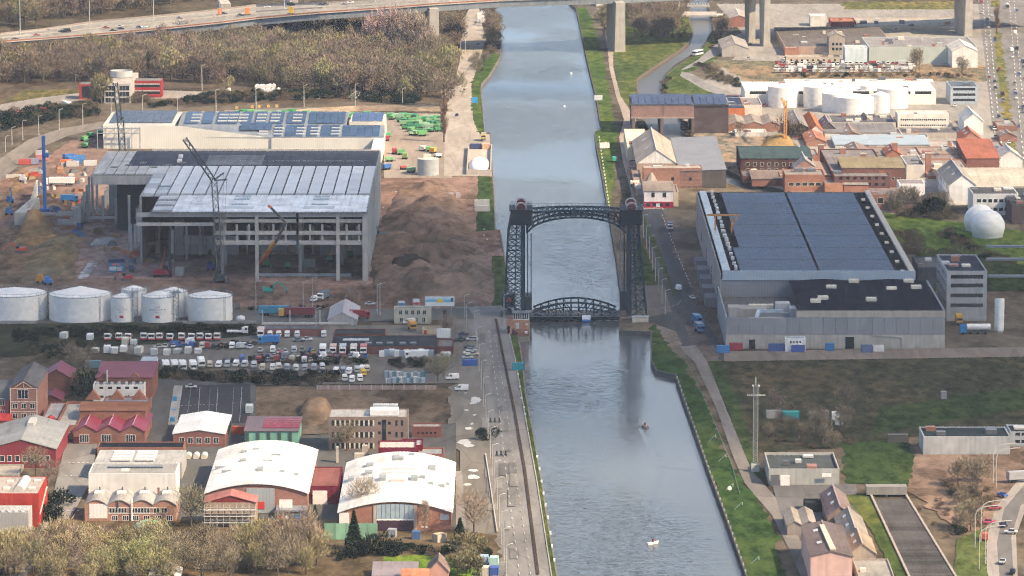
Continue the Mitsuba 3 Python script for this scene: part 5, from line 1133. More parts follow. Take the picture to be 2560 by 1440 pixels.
 for px, yb, yt in posts:
  p = G(px, yb); part(k, 'column', B(np.array(cw) * R.uniform(.92, 1.12)).box(p[0] - .55, p[1] - .5, 0, p[0] + .55, p[1] + .5, (yb - yt) / S(yb)), 'm_wall')
 for px0, px1, yb, yt in ((205, 326, 558, 540), (205, 262, 548, 521), (363, 398, 634, 604), (345, 437, 570, 547), (70, 145, 556, 531), (145, 183, 558, 530)):
  p, q = G(px0, yb), G(px1, yb); z = (yb - yt) / S(yb); part(k, 'beam', B(cw).box(p[0], p[1] - .4, z - 1.3, q[0], p[1] + .4, z), 'm_wall')
 p, q = G(145, 562), G(184, 562); part(k, 'wall_panel', B((.42, .41, .38)).box(p[0], p[1], 0, q[0], p[1] + .6, 2.6), 'm_wall'); part(k, 'wall_panel', B((.42, .41, .38)).box(p[0], p[1], 4.2, q[0], p[1] + .6, 6.4), 'm_wall')
 p = G(36, 564); part(k, 'end_block', B((.40, .40, .37)).hexa([(p[0], p[1], 0), (p[0] + 6.3, p[1], 0), (p[0] + 3.0, p[1] + 52, 0), (p[0] + 6.4, p[1] + 52, 0), (p[0], p[1], 6), (p[0] + 6.3, p[1], 6), (p[0] + 3, p[1] + 52, 6), (p[0] + 6.4, p[1] + 52, 6)]), 'm_wall')
 for i in range(7): p0 = G(72 + i * 2.6, 552 - i * 9.5); part(k, 'wall_panel', B(np.array(cw) * R.uniform(.9, 1.1)).box(p0[0], p0[1], 0, p0[0] + .5, p0[1] + 9, 7.5), 'm_wall')
big_hall()
# ---------------------------------------------------------------- cranes
crawler_crane(315, 530, 'tall dark lattice crawler crane with vertical mast and luffing jib over the unfinished hall', [((315, 527), (304, 300), 2.7, None), ((302, 300), (292, 205), 2.0, None)], wires=[((292, 205), (315, 300)), ((292, 205), (291, 250))], frames=[((302, 300), (312, 292))])
crawler_crane(552, 706, 'slim lattice crawler crane with bent jib standing in front of the unfinished hall', [((551, 700), (538, 452), 2.2, (.10, .11, .12)), ((537, 450), (465, 344), 1.7, None)], w=1.8, bodyc=(.05, .06, .06), wires=[((462, 342), (505, 385)), ((562, 428), (552, 700)), ((569, 447), (556, 690))], frames=[((537, 448), (562, 430)), ((537, 449), (570, 447))])
mobile_crane(660, 668, (.05, .24, .08), [((648, 663), (672, 626), 1.5, 'orange'), ((672, 626), (687, 605), 1.4, (.62, .30, .04)), ((687, 608), (712, 560), 1.0, (.06, .07, .08)), ((716, 558), (676, 518), .7, (.06, .07, .08)), ((676, 518), (672, 515), .9, 'orange')], 'green mobile crane with orange telescopic boom and dark fly jib', bw=6, lean=.85)
mobile_crane(728, 636, (.05, .24, .08), [((733, 628), (708, 582), 1.3, (.62, .30, .04)), ((722, 632), (640, 628), .4, (.3, .06, .05))], 'green mobile crane with orange boom leaning inside the hall frame', bw=5, lean=.9)
mobile_crane(826, 655, (.05, .24, .10), [((818, 654), (832, 627), 1.1, (.55, .33, .05))], 'small green and yellow crane by the middle post', bw=3.2)
mobile_crane(876, 645, (.03, .16, .10), [((880, 632), (862, 612), .5, (.5, .32, .06)), ((882, 634), (888, 630), .5, (.4, .25, .06))], 'dark green lifting platform in the corner of the hall frame', bw=3.4, name='lifting_platform', cat='lifting platform')
mobile_crane(720, 673, (.05, .26, .10), [((720, 670), (723, 660), .6, (.05, .22, .09))], 'small green scissor lift near the orange boom crane', bw=2.6, name='lifting_platform', cat='lifting platform')
def blue_mast():
 base = (113, 532); k = thing('crane_mast', 'tall bright blue crane mast at the open end of the unfinished hall', 'crane'); blue = (.03, .14, .42)
 part(k, 'mast', B(blue).bar(vline(base, 113, 532), vline(base, 111, 338), 1.5), 'm_paint'); part(k, 'base', B(blue, Fr(G(*base))).box(-2, -2, 0, 2, 2, 2.2), 'm_paint'); part(k, 'cab', B((.03, .12, .33)).box(*(vline(base, 114, 392) + [0, -1.2, 0]), *(vline(base, 124, 381) + [0, 1.2, 0])), 'm_paint')
blue_mast()
def piling_rig():
 base = (425, 692); k = thing('piling_rig', 'dark red piling rig with tall black mast on the levelled ground', 'piling rig'); fr = Fr(G(*base))
 part(k, 'mast', B((.035, .04, .05)).bar(vline(base, 426, 694), vline(base, 424, 575), 1.2), 'm_steel'); part(k, 'body', B((.30, .03, .05), fr).box(-7, -1.5, 1, -.5, 1.5, 3), 'm_paint'); part(k, 'track', B('black', fr).box(-7, -2, 0, 0, 2, 1), 'm_plain')
 part(k, 'strut', B('red').bar(vline(base, 400, 680), vline(base, 414, 625), .4), 'm_steel'); part(k, 'strut', B('dgrey').bar(vline(base, 408, 685), vline(base, 422, 640), .4), 'm_steel'); part(k, 'cab', B('dgrey', fr).box(-3, -1.4, 3, -1, 1.4, 4.6), 'm_glass')
 part(k, 'rotary_drive', B('black').bar(vline(base, 430, 648), vline(base, 430, 634), 1.4), 'm_steel')
piling_rig()
excavator(50, 632, (.50, .07, .04), 'orange red excavator with raised arm on the dry grass', dx=-1, reach=6.5, up=2.5)
excavator(316, 702, (.34, .04, .05), 'small dark red excavator in front of the blue site office', dx=-1, reach=4, up=2)
excavator(673, 733, (.03, .33, .26), 'turquoise excavator with its arm bent down beside the tank farm', dx=1, reach=6.5, up=2.8)
excavator(1130, 647, (.025, .02, .03), 'black excavator digging on the earth heaps', dx=-1, reach=3.5, up=1.2)
excavator(178, 458, (.50, .12, .05), 'orange excavator on the upper part of the building site', dx=-1, reach=4.5, up=2)
excavator(951, 595, (.02, .14, .22), 'dark blue dumper standing beside the high hall', dx=-1, reach=1.5, up=3.6)
def blue_office():
 p = (272, 680); k = thing('site_office', 'two storey blue and white site office cabin on the levelled ground', 'site cabin'); fr = Fr(G(*p)); L = 39 / S(680); H = 33 / S(680)
 part(k, 'wall', B((.05, .24, .40), fr).box(0, 0, 0, L, 2.6, H * .72), 'm_rib'); part(k, 'roof', B((.015, .035, .09), fr).box(-.1, -.1, H * .72, L + .1, 2.7, H), 'm_paint')
 part(k, 'banner', B('white', fr).box(.2, -.08, H * .12, L * .48, .02, H * .42), 'm_paint'); part(k, 'banner', B('cream', fr).box(L * .52, -.08, H * .08, L * .86, .02, H * .4), 'm_paint'); part(k, 'banner', B((.62, .2, .2), fr).box(L * .2, -.1, H * .5, L * .75, .02, H * .66), 'm_paint')
blue_office()
crawler_like = mobile_crane(330, 680, (.03, .06, .14), [((312, 640), (335, 660), .7, (.08, .12, .22)), ((335, 660), (330, 676), .5, (.3, .3, .32))], 'dark blue concrete pump beside the blue site office', bw=2.6, name='concrete_pump', cat='concrete pump')
vehicle('truck', ((.03, .16, .40), (.03, .18, .45)), 174, 508, 0, 'blue truck with red lettered box behind the concrete wall', name='box_truck')
vehicle('semi', ('white', (.72, .70, .66)), 150, 466, 180, 'long white trailer truck across the upper building site')
for i, (x, y, a, c, l) in enumerate(((176, 400, 35, (.04, .14, .38), 'blue and white site cabin, first of the long stack'), (184, 406, 35, (.05, .16, .40), 'blue and white site cabin, second of the long stack'), (192, 412, 35, (.04, .14, .36), 'blue and white site cabin, third of the long stack'), (200, 403, 35, (.04, .15, .38), 'blue and white site cabin, end of the long stack'), (62, 413, 0, (.5, .10, .08), 'orange container on the edge of the building site'), (82, 412, 5, (.22, .25, .36), 'grey blue container beside the orange container'), (105, 402, 0, (.6, .22, .2), 'red and white cabin below the blue crane mast'), (104, 392, 0, (.55, .5, .48), 'pale cabin stacked behind the red and white cabin'), (181, 418, 0, (.55, .52, .48), 'pale container beside the orange cabin'), (165, 414, 0, (.6, .18, .06), 'orange cabin beside the blue stack'), (225, 416, 0, (.6, .6, .57), 'white pipe stack lying near the corner of the hall'))):
 container(x, y, a, c, l, name='site_cabin', cat='site cabin')
for x, y, c, l in ((23, 538, (.03, .12, .32), 'blue machine at the end of the concrete wall'), (25, 508, (.03, .13, .34), 'blue machine further along the concrete wall'), (282, 530, (.02, .10, .28), 'dark blue lifting machine inside the columns'), (312, 572, (.03, .05, .04), 'dark green machine at the edge of the column rows'), (527, 676, (.03, .06, .22), 'navy skip on the levelled ground'), (120, 712, (.05, .2, .5), 'bright blue cement mixer behind the tanks'), (102, 708, (.55, .25, .03), 'orange tractor unit behind the tanks'), (58, 455, (.5, .48, .5), 'white and red machine at the earth bank')):
 p = G(x, y); k = thing('site_machine', l, 'construction machine'); fr = Fr(p); part(k, 'body', B(c, fr).box(-1.8, -1, .8, 1.8, 1, 2.2).box(-1.4, -.9, 2.2, .4, .9, 3.6), 'm_paint'); part(k, 'mast', B(c, fr).bar((1, 0, 2), (.4, 0, 7 if y in (538, 508, 530) else 3.8), .5), 'm_paint')
 for xx in (-1.2, 1.2): part(k, 'wheel', B('black', fr).tube((xx, -1.2, .6), (xx, 1.2, .6), .6, 10), 'm_plain')
for i in range(6):
 p = G(231 + i * 7.2, 612); solid('concrete_pile', f'concrete pile section, {ORD[i]} of the row lying on the levelled ground', 'concrete pile', B('lgrey').bar(p + [0, -4, .5], p + [.9, 14, .5], .7), 'm_wall', group='concrete piles on the ground')
b = B('lgrey')
for i in range(9):
 for j in range(2): p = G(236 - i * 3.2 + j * 10 - 8, 662 + i * 4.3); b.box(p[0] - 1.2, p[1] - .8, 0, p[0] + 1, p[1] + .8, R.uniform(.5, 1.4), np.array(C['lgrey']) * R.uniform(.6, 1.4))
solid('rebar_heap', 'rows of pale wrapped reinforcement bundles on the building site', 'material heap', b, 'm_plain'); labels['rebar_heap']['kind'] = 'stuff'
p = G(770, 668); solid('concrete_slab', 'grey concrete wall panel leaning by the middle post', 'concrete panel', B((.30, .31, .31), Fr(p)).box(-3, 0, 0, 3, .6, 3.6), 'm_wall')
p = G(452, 684); solid('concrete_slab', 'pale concrete block beside the piling rig', 'concrete panel', B((.38, .38, .37), Fr(p)).box(-1.6, 0, 0, 1.6, .6, 3), 'm_wall')
for i, (a, b_) in enumerate(((646, 718), (718, 800), (800, 880))):
 p, q = G(a, 690), G(b_, 691); solid('concrete_beam', f'long precast beam lying in front of the hall frame, {ORD[i]} of three', 'concrete beam', B(cc('lgrey')).bar(p + [0, 0, .6], q + [-.3, 0, .6], 1.2), 'm_wall', group='precast beams on the ground')
def ditch(pts, lab): return stripes('site_fence', lab, pts, .5, (1.2, .5), (.55, .22, .16), .9)
ditch([(8, 633), (70, 643)], 'orange safety netting by the excavator'); ditch([(125, 700), (185, 697), (205, 690), (240, 664)], 'orange safety netting along the dry grass')
# ---------------------------------------------------------------- heaps of earth: a displaced sheet
def earth(name, label, outline, hmax, c, seed, step=2.6, bumps=()):
 g = Polygon(gp(outline)).buffer(0); x0, y0, x1, y1 = g.bounds; nx, ny = int((x1 - x0) / step) + 2, int((y1 - y0) / (step * 1.6)) + 2
 X, Y = np.meshgrid(np.linspace(x0, x1, nx), np.linspace(y0, y1, ny)); P = np.stack([X.ravel(), Y.ravel()], 1)
 import shapely
 d = shapely.distance(shapely.points(P), g.exterior); ins = shapely.contains_xy(g, P[:, 0], P[:, 1]); e = np.where(ins, np.clip(d / 14, 0, 1), -.1)
 z = hmax * e * (.15 + 1.2 * np.clip(meshkit.fbm(np.c_[P / [13, 20], np.full(len(P), seed)], 5) * 2.2 - .75, 0, 1.3))
 for px, py, r, h in bumps:
  q = G(px, py); z = np.maximum(z, (h * (.55 + .9 * meshkit.fbm(np.c_[P / [5, 9], np.full(len(P), seed + 2)], 4)) * np.exp(-((P[:, 0] - q[0]) / r) ** 2 - ((P[:, 1] - q[1]) / (r * 1.7)) ** 2)) * (e > 0))
 z = z + (e > 0) * .9 * meshkit.noise(np.c_[P / 3.5, np.full(len(P), 3 + seed)]); z[~ins] = -.4
 i = np.arange(nx * ny).reshape(ny, nx); f = np.stack([i[:-1, :-1].ravel(), i[:-1, 1:].ravel(), i[1:, 1:].ravel(), i[1:, :-1].ravel()], 1); f = np.vstack([f[:, [0, 1, 2]], f[:, [0, 2, 3]]])
 keep = ins[f].any(1); b = B(c); b.add(np.c_[P, z], f[keep], c, True); return struct(name, label, b, 'm_ground', smooth=True)
earth('earth_heaps', 'churned brown heaps of earth between the hall and the canal', [(950, 560), (1000, 470), (1060, 455), (1120, 462), (1150, 520), (1180, 600), (1228, 640), (1240, 750), (1180, 768), (940, 760), (925, 640)], 4.6, (.21, .15, .12), 4, step=1.5, bumps=((1085, 500, 14, 2.6), (1040, 540, 10, 3.6), (1100, 590, 12, 3.5), (1000, 590, 10, 3), (985, 690, 12, 3.4), (1060, 640, 9, 2.8), (1150, 660, 9, 2.6)))
earth('earth_heap', 'cone of orange brown soil at the end of the concrete wall', [(38, 605), (60, 560), (90, 545), (120, 560), (140, 600), (90, 615)], 2, (.36, .22, .11), 8, bumps=((86, 568, 7, 7),))
earth('earth_heap', 'rough dry heaps beside the levelled ground', [(100, 600), (190, 580), (195, 640), (150, 690), (60, 680)], 4, (.24, .19, .12), 9)
earth('earth_heap', 'dark peat heap near the canal end of the site', [(968, 690), (1000, 650), (1060, 650), (1080, 680), (1040, 712), (985, 715)], 4, (.055, .05, .045), 10, bumps=((1020, 672, 11, 5),))
earth('earth_heap', 'sandy heap in the bare lot behind the unfinished brick office', [(740, 1060), (770, 1010), (800, 1005), (830, 1030), (822, 1060), (780, 1070)], 2, (.30, .20, .125), 12, bumps=((790, 1030, 7, 5),))
earth('earth_bank', 'rough earth bank along the site road', [(-40, 560), (30, 460), (48, 420), (66, 425), (50, 470), (10, 545), (-40, 600)], 4.5, (.26, .18, .11), 14)
b = B((.45, .47, .50))
for x, y, w, d in ((1045, 610, 12, 8), (1068, 620, 9, 4), (1150, 585, 6, 5), (1175, 597, 10, 4), (1210, 590, 5, 9), (1218, 600, 4, 11), (1200, 622, 4, 12), (1210, 575, 5, 6), (995, 495, 8, 12), (1000, 515, 6, 12), (990, 480, 14, 4), (965, 568, 16, 10), (958, 520, 5, 4), (1160, 695, 6, 9)):
 p = G(x, y); q = [(p[0] + w / S(y) * .5 * math.cos(t) * R.uniform(.7, 1.1), p[1] + d / (S(y) * .14) * .16 * math.sin(t) * R.uniform(.7, 1.1)) for t in np.linspace(0, 6.28, 11)[:-1]]
 b.poly(q, .8 if x > 1030 and x < 1170 else .35)
struct('puddle', 'pale puddles and snow white sheets lying on the mud', b, 'm_plain', 'stuff')
for i, (x, y) in enumerate(((1127, 495), (1145, 495))):
 k = solid('concrete_pipe', f'{ORD[i]} of two pale upright culvert frames at the head of the trench', 'culvert frame', B((.42, .38, .40), Fr(G(x, y))).box(-1, 0, 0, 1, 12, .8).box(-1, 0, .8, 1, .6, 2.8), 'm_wall', group='culvert frames of the trench')
# ---------------------------------------------------------------- green machines in the yard
GREENS = [(.05, .25, .09), (.13, .36, .13), (.04, .2, .09), (.2, .4, .2), (.26, .42, .28)]
def yard_machine(x, y, c, lab, L=6.5, a=0, H=3.0):
 k = thing('farm_trailer', lab, 'farm machine', 'green machines in the yard'); t = math.radians(a); fr = Fr(G(x, y), (math.cos(t), math.sin(t), 0))
 part(k, 'body', B(c, fr).hexa([(-L / 2 + .4, 0, .9), (L / 2 - .6, 0, .9), (-L / 2 + .4, 2.4, .9), (L / 2 - .6, 2.4, .9), (-L / 2, -.1, H), (L / 2, -.1, H), (-L / 2, 2.5, H), (L / 2, 2.5, H)]), 'm_paint')
 part(k, 'chassis', B('dgrey', fr).box(-L / 2 + .5, .5, .5, L / 2 + .8, 1.9, .9), 'm_plain')
 for xx in (-L * .25, L * .2): part(k, 'wheel', B('black', fr).tube((xx, -.1, .6), (xx, 2.5, .6), .6, 10), 'm_plain')
q = 0
for row, (y, x0, x1, n) in enumerate(((288, 600, 780, 15), (297, 590, 700, 7), (292, 835, 945, 9), (300, 850, 880, 3), (293, 968, 1030, 6), (300, 985, 1100, 9), (307, 1005, 1100, 8), (315, 1008, 1100, 7), (323, 1015, 1100, 7), (331, 1035, 1098, 5), (340, 1030, 1060, 3))):
 for i in range(n):
  x = x0 + (x1 - x0) * i / max(n - 1, 1) + R.uniform(-3, 3)
  yard_machine(x, y + R.uniform(-1.5, 1.5), R.choice(GREENS), f'green farm machine, {ORD[i]} in row {ORD[row]} of the yard behind the white hall', R.uniform(3.6, 5.6), R.choice((0, 0, 20, 70)), R.uniform(1.8, 3.2))
for i, (x, y, c) in enumerate(((972, 352, (.4, .04, .05)), (968, 345, (.06, .35, .12)), (992, 385, (.4, .05, .06)), (1003, 388, GREENS[1]), (1018, 398, (.25, .35, .12)), (1076, 380, GREENS[1]), (1088, 384, (.6, .33, .05)), (1010, 425, (.45, .1, .08)), (1032, 432, GREENS[3]), (975, 405, GREENS[3]), (970, 425, (.05, .15, .4)), (215, 353, GREENS[1]), (222, 362, GREENS[1]), (230, 345, GREENS[0]), (250, 338, GREENS[0]), (218, 370, GREENS[1]), (1098, 395, 'white'), (1062, 378, 'white'))):
 yard_machine(x, y, c, f'{"green" if cc(c)[1] > cc(c)[0] * 1.4 else "red" if cc(c)[0] > .3 and cc(c)[1] < .2 else "pale"} machine parked loose in the yard, {ORD[i]} from the solar hall corner', R.uniform(3, 5), R.uniform(0, 90), R.uniform(2, 3.2))
def silo():
 k, fr, r, h = tank('grey_silo', 'round grey metal silo with pale lid at the edge of the machine yard', 1070, 440, 54, 399, .9, (.36, .39, .39), rail=False, roofc=(.62, .56, .48))
 part(k, 'hatch', B('cream', fr).box(-2.2, -1, h + .6, 1.5, 1, h + 2.2), 'm_paint')
silo()
def trough():
 p = G(1166, 437); fr = Fr(p); L = 62 / S(437); D = G(1166, 372)[1] - p[1]; k = thing('storage_bay', 'walled concrete bay with a white salt heap beside the canal', 'storage bay')
 for x0, y0, x1, y1, h in ((0, 0, L, .8, 2.5), (0, D - .8, L, D, 2.5), (0, 0, .6, D, 2.2), (L - .6, 0, L, D, 2.2)): part(k, 'wall', B((.42, .38, .34), fr).box(x0, y0, 0, x1, y1, h), 'm_wall')
 part(k, 'floor', B((.52, .46, .39), fr).box(.6, .8, 0, L - .6, D - .8, .3), 'm_road')
 part(k, 'container', B((.04, .06, .14), fr).box(.8, D - 4, .3, L * .55, D - 1.4, 3), 'm_rib'); part(k, 'container', B((.55, .36, .24), fr).box(L * .58, D - 5, .3, L * .9, D - 1.4, 3.2), 'm_rib')
 m = trimesh.creation.icosphere(subdivisions=4); v = np.array(m.vertices); v = v * [L * .43, D * .26, 3.4] * (1 + .2 * (meshkit.fbm(v * 2 + 3, 3)[:, None] - .5)); v[:, 2] = np.maximum(v[:, 2], 0)
 b = B((.80, .80, .79), fr); b.add(v + [L * .5, D * .3, .3], m.faces); part(k, 'salt_heap', b, 'm_plain', True)
trough()
for px, py, c, a, l in ((1205, 516, (.42, .44, .42), 0, 'pale green and white site container by the grass strip'), (1206, 530, (.45, .45, .43), 0, 'long grey cabin below the pale green container')): container(px, py, a, c, l, name='site_cabin', cat='site cabin', L=7)
# ---------------------------------------------------------------- tank farm
def lettering(k, fr, r, z, a0, lines, size, c=(.08, .08, .09)):
 """painted letters on a round wall, standing a little proud"""
 for t, txt in enumerate(lines):
  m = meshkit.text_mesh(txt, size, .02); v = np.array(m.vertices); w = v[:, 0].max(); x = v[:, 0] - w / 2; a = a0 + x / r; rr = r + .02 + v[:, 2]
  b = B(c, fr); b.add(np.stack([np.sin(a) * rr, -np.cos(a) * rr, z - t * size * 1.9 + v[:, 1]], 1), m.faces); part(k, 'lettering', b, 'm_plain')
for cx, yb, w, yt, rh, lab in ((28, 808, 164, 743, 2.2, 'broad white oil tank at the end of the tank farm, cut by the picture edge'), (333, 792, 64, 727, 1.6, 'white oil tank half hidden behind the narrow lettered tank'), (432, 798, 70, 732, 1.6, 'white oil tank half hidden behind the lettered tank'),
  (194, 810, 157, 745, 3.0, 'broadest white oil tank with pointed roof'), (304, 809, 57, 745, 1.4, 'narrow white oil tank with small lettering and red emblem'), (394, 810, 86, 745, 2.0, 'white oil tank with long lettering and red emblem'), (522, 809, 112, 746, 1.9, 'white oil tank nearest the terminal road')):
 k, fr, r, h = tank('oil_tank', lab, cx, yb, w, yt, rh, (.80, .79, .755), 'white tanks of the tank farm')
 if 'letter' in lab and 'hidden' not in lab:
  z = h * .62; lettering(k, fr, r, z, 0, ('T 102', 'TK GASOLIE', '1000 L') if 'narrow' in lab else ('T 101', 'TK GASOLIE EXTRA', '2000 L'), .55)
  part(k, 'emblem', B((.45, .05, .06), fr).box(-.8, -r - .06, h * .22, .8, -r + .3, h * .32), 'm_paint')
 a = .75 if 'broadest' in lab or 'nearest' in lab else .95
 b = B((.33, .35, .36), fr)
 for s_ in (-.35, .35): b.bar((math.sin(a) * (r + .25) + s_, -math.cos(a) * (r + .25), 0), (math.sin(a) * (r + .25) + s_, -math.cos(a) * (r + .25), h + 1.2), .12)
 for i in range(16): b.bar((math.sin(a) * (r + .25) - .35, -math.cos(a) * (r + .25), i * h / 16), (math.sin(a) * (r + .25) + .35, -math.cos(a) * (r + .25), i * h / 16), .1)
 part(k, 'ladder', b, 'm_steel')
for px, yb in ((338, 806), (441, 806)):
 p = G(px, yb); k = thing('access_tower', f'grey lattice access tower beside the {"narrow lettered" if px < 400 else "long lettered"} oil tank', 'stair tower'); b = B((.18, .21, .24), Fr(p))
 for x in (-.9, .9):
  for y in (-.9, .9): b.bar((x, y, 0), (x, y, 13.5), .2)
 for i in range(8): b.bar((-.9, -.9, i * 1.7), (.9, -.9, i * 1.7 + 1.7), .16); b.bar((-.9, -.9, i * 1.7), (.9, -.9, i * 1.7), .16); b.bar((-.9, .9, i * 1.7), (-.9, -.9, i * 1.7 + 1.7), .14)
 b.box(-1.6, -1.6, 12.2, 1.6, 1.6, 12.4); part(k, 'lattice', b, 'm_steel', kind='stuff')
b = B((.30, .30, .29))
for x0, x1, y in ((-30, 92, 812), (440, 640, 812)): p, q = G(x0, y), G(x1, y); b.box(p[0], p[1], 0, q[0], p[1] + .4, 1.6)
solid('bund_wall', 'low grey concrete wall around the tank farm', 'wall', b, 'm_wall')
p = G(602, 806); m = trimesh.creation.icosphere(subdivisions=3, radius=1.5); b = B('white'); b.add(m.vertices * [1.2, 1, .85] + p + [0, 0, 1.6], m.faces); k = thing('gas_tank', 'small white rounded gas tank beside the tank farm', 'tank'); part(k, 'shell', b, 'm_paint', True); part(k, 'foot', B('grey', Fr(p)).box(-1, -.5, 0, 1, .5, .6), 'm_plain')
b = B((.14, .17, .20))
for i in range(26): x = 40 + i * 21; p = G(x, 742 + (i % 3) * 4); b.bar(p, p + [0, 0, R.uniform(2, 6)], .22); b.bar(p + [0, 0, 1.6], p + [3.6, 0, 1.6], .3)
solid('pipe_rack', 'tangle of grey pipes and gantries behind the white tanks', 'pipework', b, 'm_steel'); labels['pipe_rack']['kind'] = 'stuff'
# ---------------------------------------------------------------- terminal road: sheds, office, billboard
building('gable_shed', 'pinkish grey gabled shed beside the terminal road', 820, 892, 813, 800, 766, (.44, .42, .40), (.36, .33, .33), 'gable', 2.9, rmat='m_rib', cat='shed')
k, fr, L, D, H, rk = building('terminal_office', 'beige two storey terminal office with dark windows below the billboard', 985, 1078, 809, 769, 764, (.46, .44, .36), (.2, .22, .26), mat='m_wall', wins=[('front', (.8,), 4, 1.1, 1.5, 'lgrey', 2), ('front', (3.7,), 5, 1.2, 1.6, 'lgrey', 2)])
building('low_warehouse', 'long dark roofed brick warehouse with skylights in the truck yard', 827, 1094, 888, 866, 838, (.16, .06, .055), (.045, .05, .06), 'flat', mat='m_brick', par=.2, cat='warehouse')
kw = 'low_warehouse'
fr, L, D, H = measure(827, 1094, 888, 866, 838)
for i, x in enumerate((.10, .20, .32, .42, .52, .64, .74)): part(kw, 'skylight', B((.5, .52, .53) if i < 2 else (.16, .17, .19), fr).box(L * x, D * (.55 if i < 2 else .25), H - .3, L * x + (6 if i < 2 else 2.4), D * (.55 if i < 2 else .25) + 3, H + .25), 'm_paint')
m = meshkit.text_mesh('MOBBA', 4.5, .05); v = np.array(m.vertices); b = B((.34, .34, .33), fr); b.add(np.c_[v[:, 0] * .27 + L * .765, v[:, 1] * 1.5 + D * .62, v[:, 2] + H - .28], m.faces); part(kw, 'roof_lettering', b, 'm_plain')
building('low_warehouse', 'flat dark annex behind the long dark warehouse', 836, 962, 842, 834, 822, (.14, .06, .05), (.05, .055, .065), par=.2, cat='warehouse'); building('brick_annex', 'dark red brick end building of the long warehouse beside the lot', 1094, 1133, 889, 866, 846, (.17, .055, .055), (.18, .17, .17), mat='m_brick', cat='warehouse')
building('brick_shed', 'long low red brick shed behind the row of white vans', 645, 806, 843, 822, 812, (.22, .085, .075), (.13, .135, .15), mat='m_brick', par=.2, cat='shed')
container(1109, 868, 0, (.72, .71, .68), 'white box trailer parked on the end of the dark warehouse', L=5.2, H=3.2, z=3.4, name='box_trailer', cat='trailer')
p0 = G(655, 816); q0 = G(882, 815); k = thing('pipe_bridge', 'long pale pipe bridge along the terminal road', 'pipe bridge'); part(k, 'pipe', B((.5, .49, .46)).bar(p0 + [0, 0, 1.2], q0 + [0, 0, 1.2], .8), 'm_paint')
for i in range(7): t = p0 + (q0 - p0) * i / 6; part(k, 'support', B('lgrey').box(t[0] - .3, t[1] - .3, 0, t[0] + .3, t[1] + .3, 1), 'm_wall')
for xx in (656, 725, 800, 880): p = G(xx, 816); part(k, 'portal', B('lgrey').box(p[0] - .2, p[1] - .2, 0, p[0] + .2, p[1] + .2, 6.5), 'm_paint')
def billboard(x0, x1, yb, y0, y1, name, lab, fill):
 k = thing(name, lab, 'billboard'); fr = Fr(G(x0, yb)); s = S(yb); L = (x1 - x0) / s; z0, z1 = (yb - y0) / s, (yb - y1) / s
 for t in (.1, .9): part(k, 'post', B('grey', fr).box(L * t - .2, .2, -.2, L * t + .2, .6, z1 - .2), 'm_steel')
 bd = part(k, 'board', B((.72, .74, .74), fr).box(0, 0, z0, L, .3, z1), 'm_paint'); fill(bd, fr, L, z0, z1)
def bill1(bd, fr, L, z0, z1):
 h = z1 - z0
 part(bd, 'print', B((.16, .40, .58), fr).box(L * .02, -.03, z0 + h * .42, L * .98, 0, z0 + h * .92), 'm_plain'); part(bd, 'print', B((.45, .60, .70), fr).box(L * .02, -.04, z0 + h * .70, L * .98, 0, z0 + h * .93), 'm_plain')
 part(bd, 'car_print', B((.60, .48, .10), fr).hexa([(L * .36, -.06, z0 + h * .38), (L * .64, -.06, z0 + h * .38), (L * .36, 0, z0 + h * .38), (L * .64, 0, z0 + h * .38), (L * .43, -.06, z0 + h * .8), (L * .57, -.06, z0 + h * .8), (L * .43, 0, z0 + h * .8), (L * .57, 0, z0 + h * .8)]), 'm_plain'); part(bd, 'print', B((.05, .08, .14), fr).box(L * .88, -.05, z0 + h * .5, L * .95, 0, z0 + h * .88), 'm_plain')
billboard(1063, 1136, 790, 765, 741, 'billboard', 'wide billboard with a yellow car on a blue ground above the terminal office', bill1)
billboard(996, 1012, 782, 766, 752, 'small_billboard', 'small blue and white board beside the terminal office', lambda bd, fr, L, z0, z1: part(bd, 'print', B((.07, .22, .45), fr).box(.1, -.04, z0 + .2, L - .1, 0, z0 + 1.4), 'm_plain'))
billboard(1032, 1049, 780, 763, 747, 'small_billboard', 'small white and red board beside the terminal office', lambda bd, fr, L, z0, z1: part(bd, 'print', B((.45, .05, .05), fr).box(.1, -.04, z0 + .2, L - .1, 0, z0 + 1.2), 'm_plain'))
k = solid('chimney', 'slender dark brick chimney beside the canal road', 'chimney', B((.075, .05, .045), Fr(G(1112, 828))).hexa([(-1, -1, 0), (1, -1, 0), (-1, 1, 0), (1, 1, 0), (-.75, -.75, 8.4), (.75, -.75, 8.4), (-.75, .75, 8.4), (.75, .75, 8.4)]), 'm_brick')
building('cream_kiosk', 'small cream kiosk with red door behind the dark warehouse', 1056, 1100, 838, 822, 816, (.5, .42, .28), (.3, .27, .24), cat='kiosk'); part('cream_kiosk', 'door', B((.45, .05, .04), Fr(G(1060, 838))).box(0, -.1, 0, 1.1, .05, 2), 'm_paint')
vehicle('van', 'white', 1023, 813, 180, 'white van beside the terminal office'); vehicle('truck', ((.55, .25, .03), (.5, .25, .05)), 1030, 828, -80, 'orange road works truck beside the terminal office')
vehicle('semi', ((.04, .2, .33), (.05, .22, .34)), 690, 792, 0, 'blue articulated lorry on the terminal road'); vehicle('semi', ((.5, .3, .06), (.16, .03, .035)), 745, 796, 180, 'dark red flat articulated lorry on the terminal road'); vehicle('truck', ('white', (.12, .16, .2)), 808, 752, 250, 'dark glazed box truck on the track behind the gabled shed'); vehicle('van', 'white', 786, 756, 250, 'white van beside the dark glazed truck'); vehicle('car', 'silver', 925, 766, 0, 'silver car behind the gabled shed'); vehicle('truck', ((.25, .03, .03), (.22, .03, .03)), 900, 800, 0, 'dark red truck beside the gabled shed')
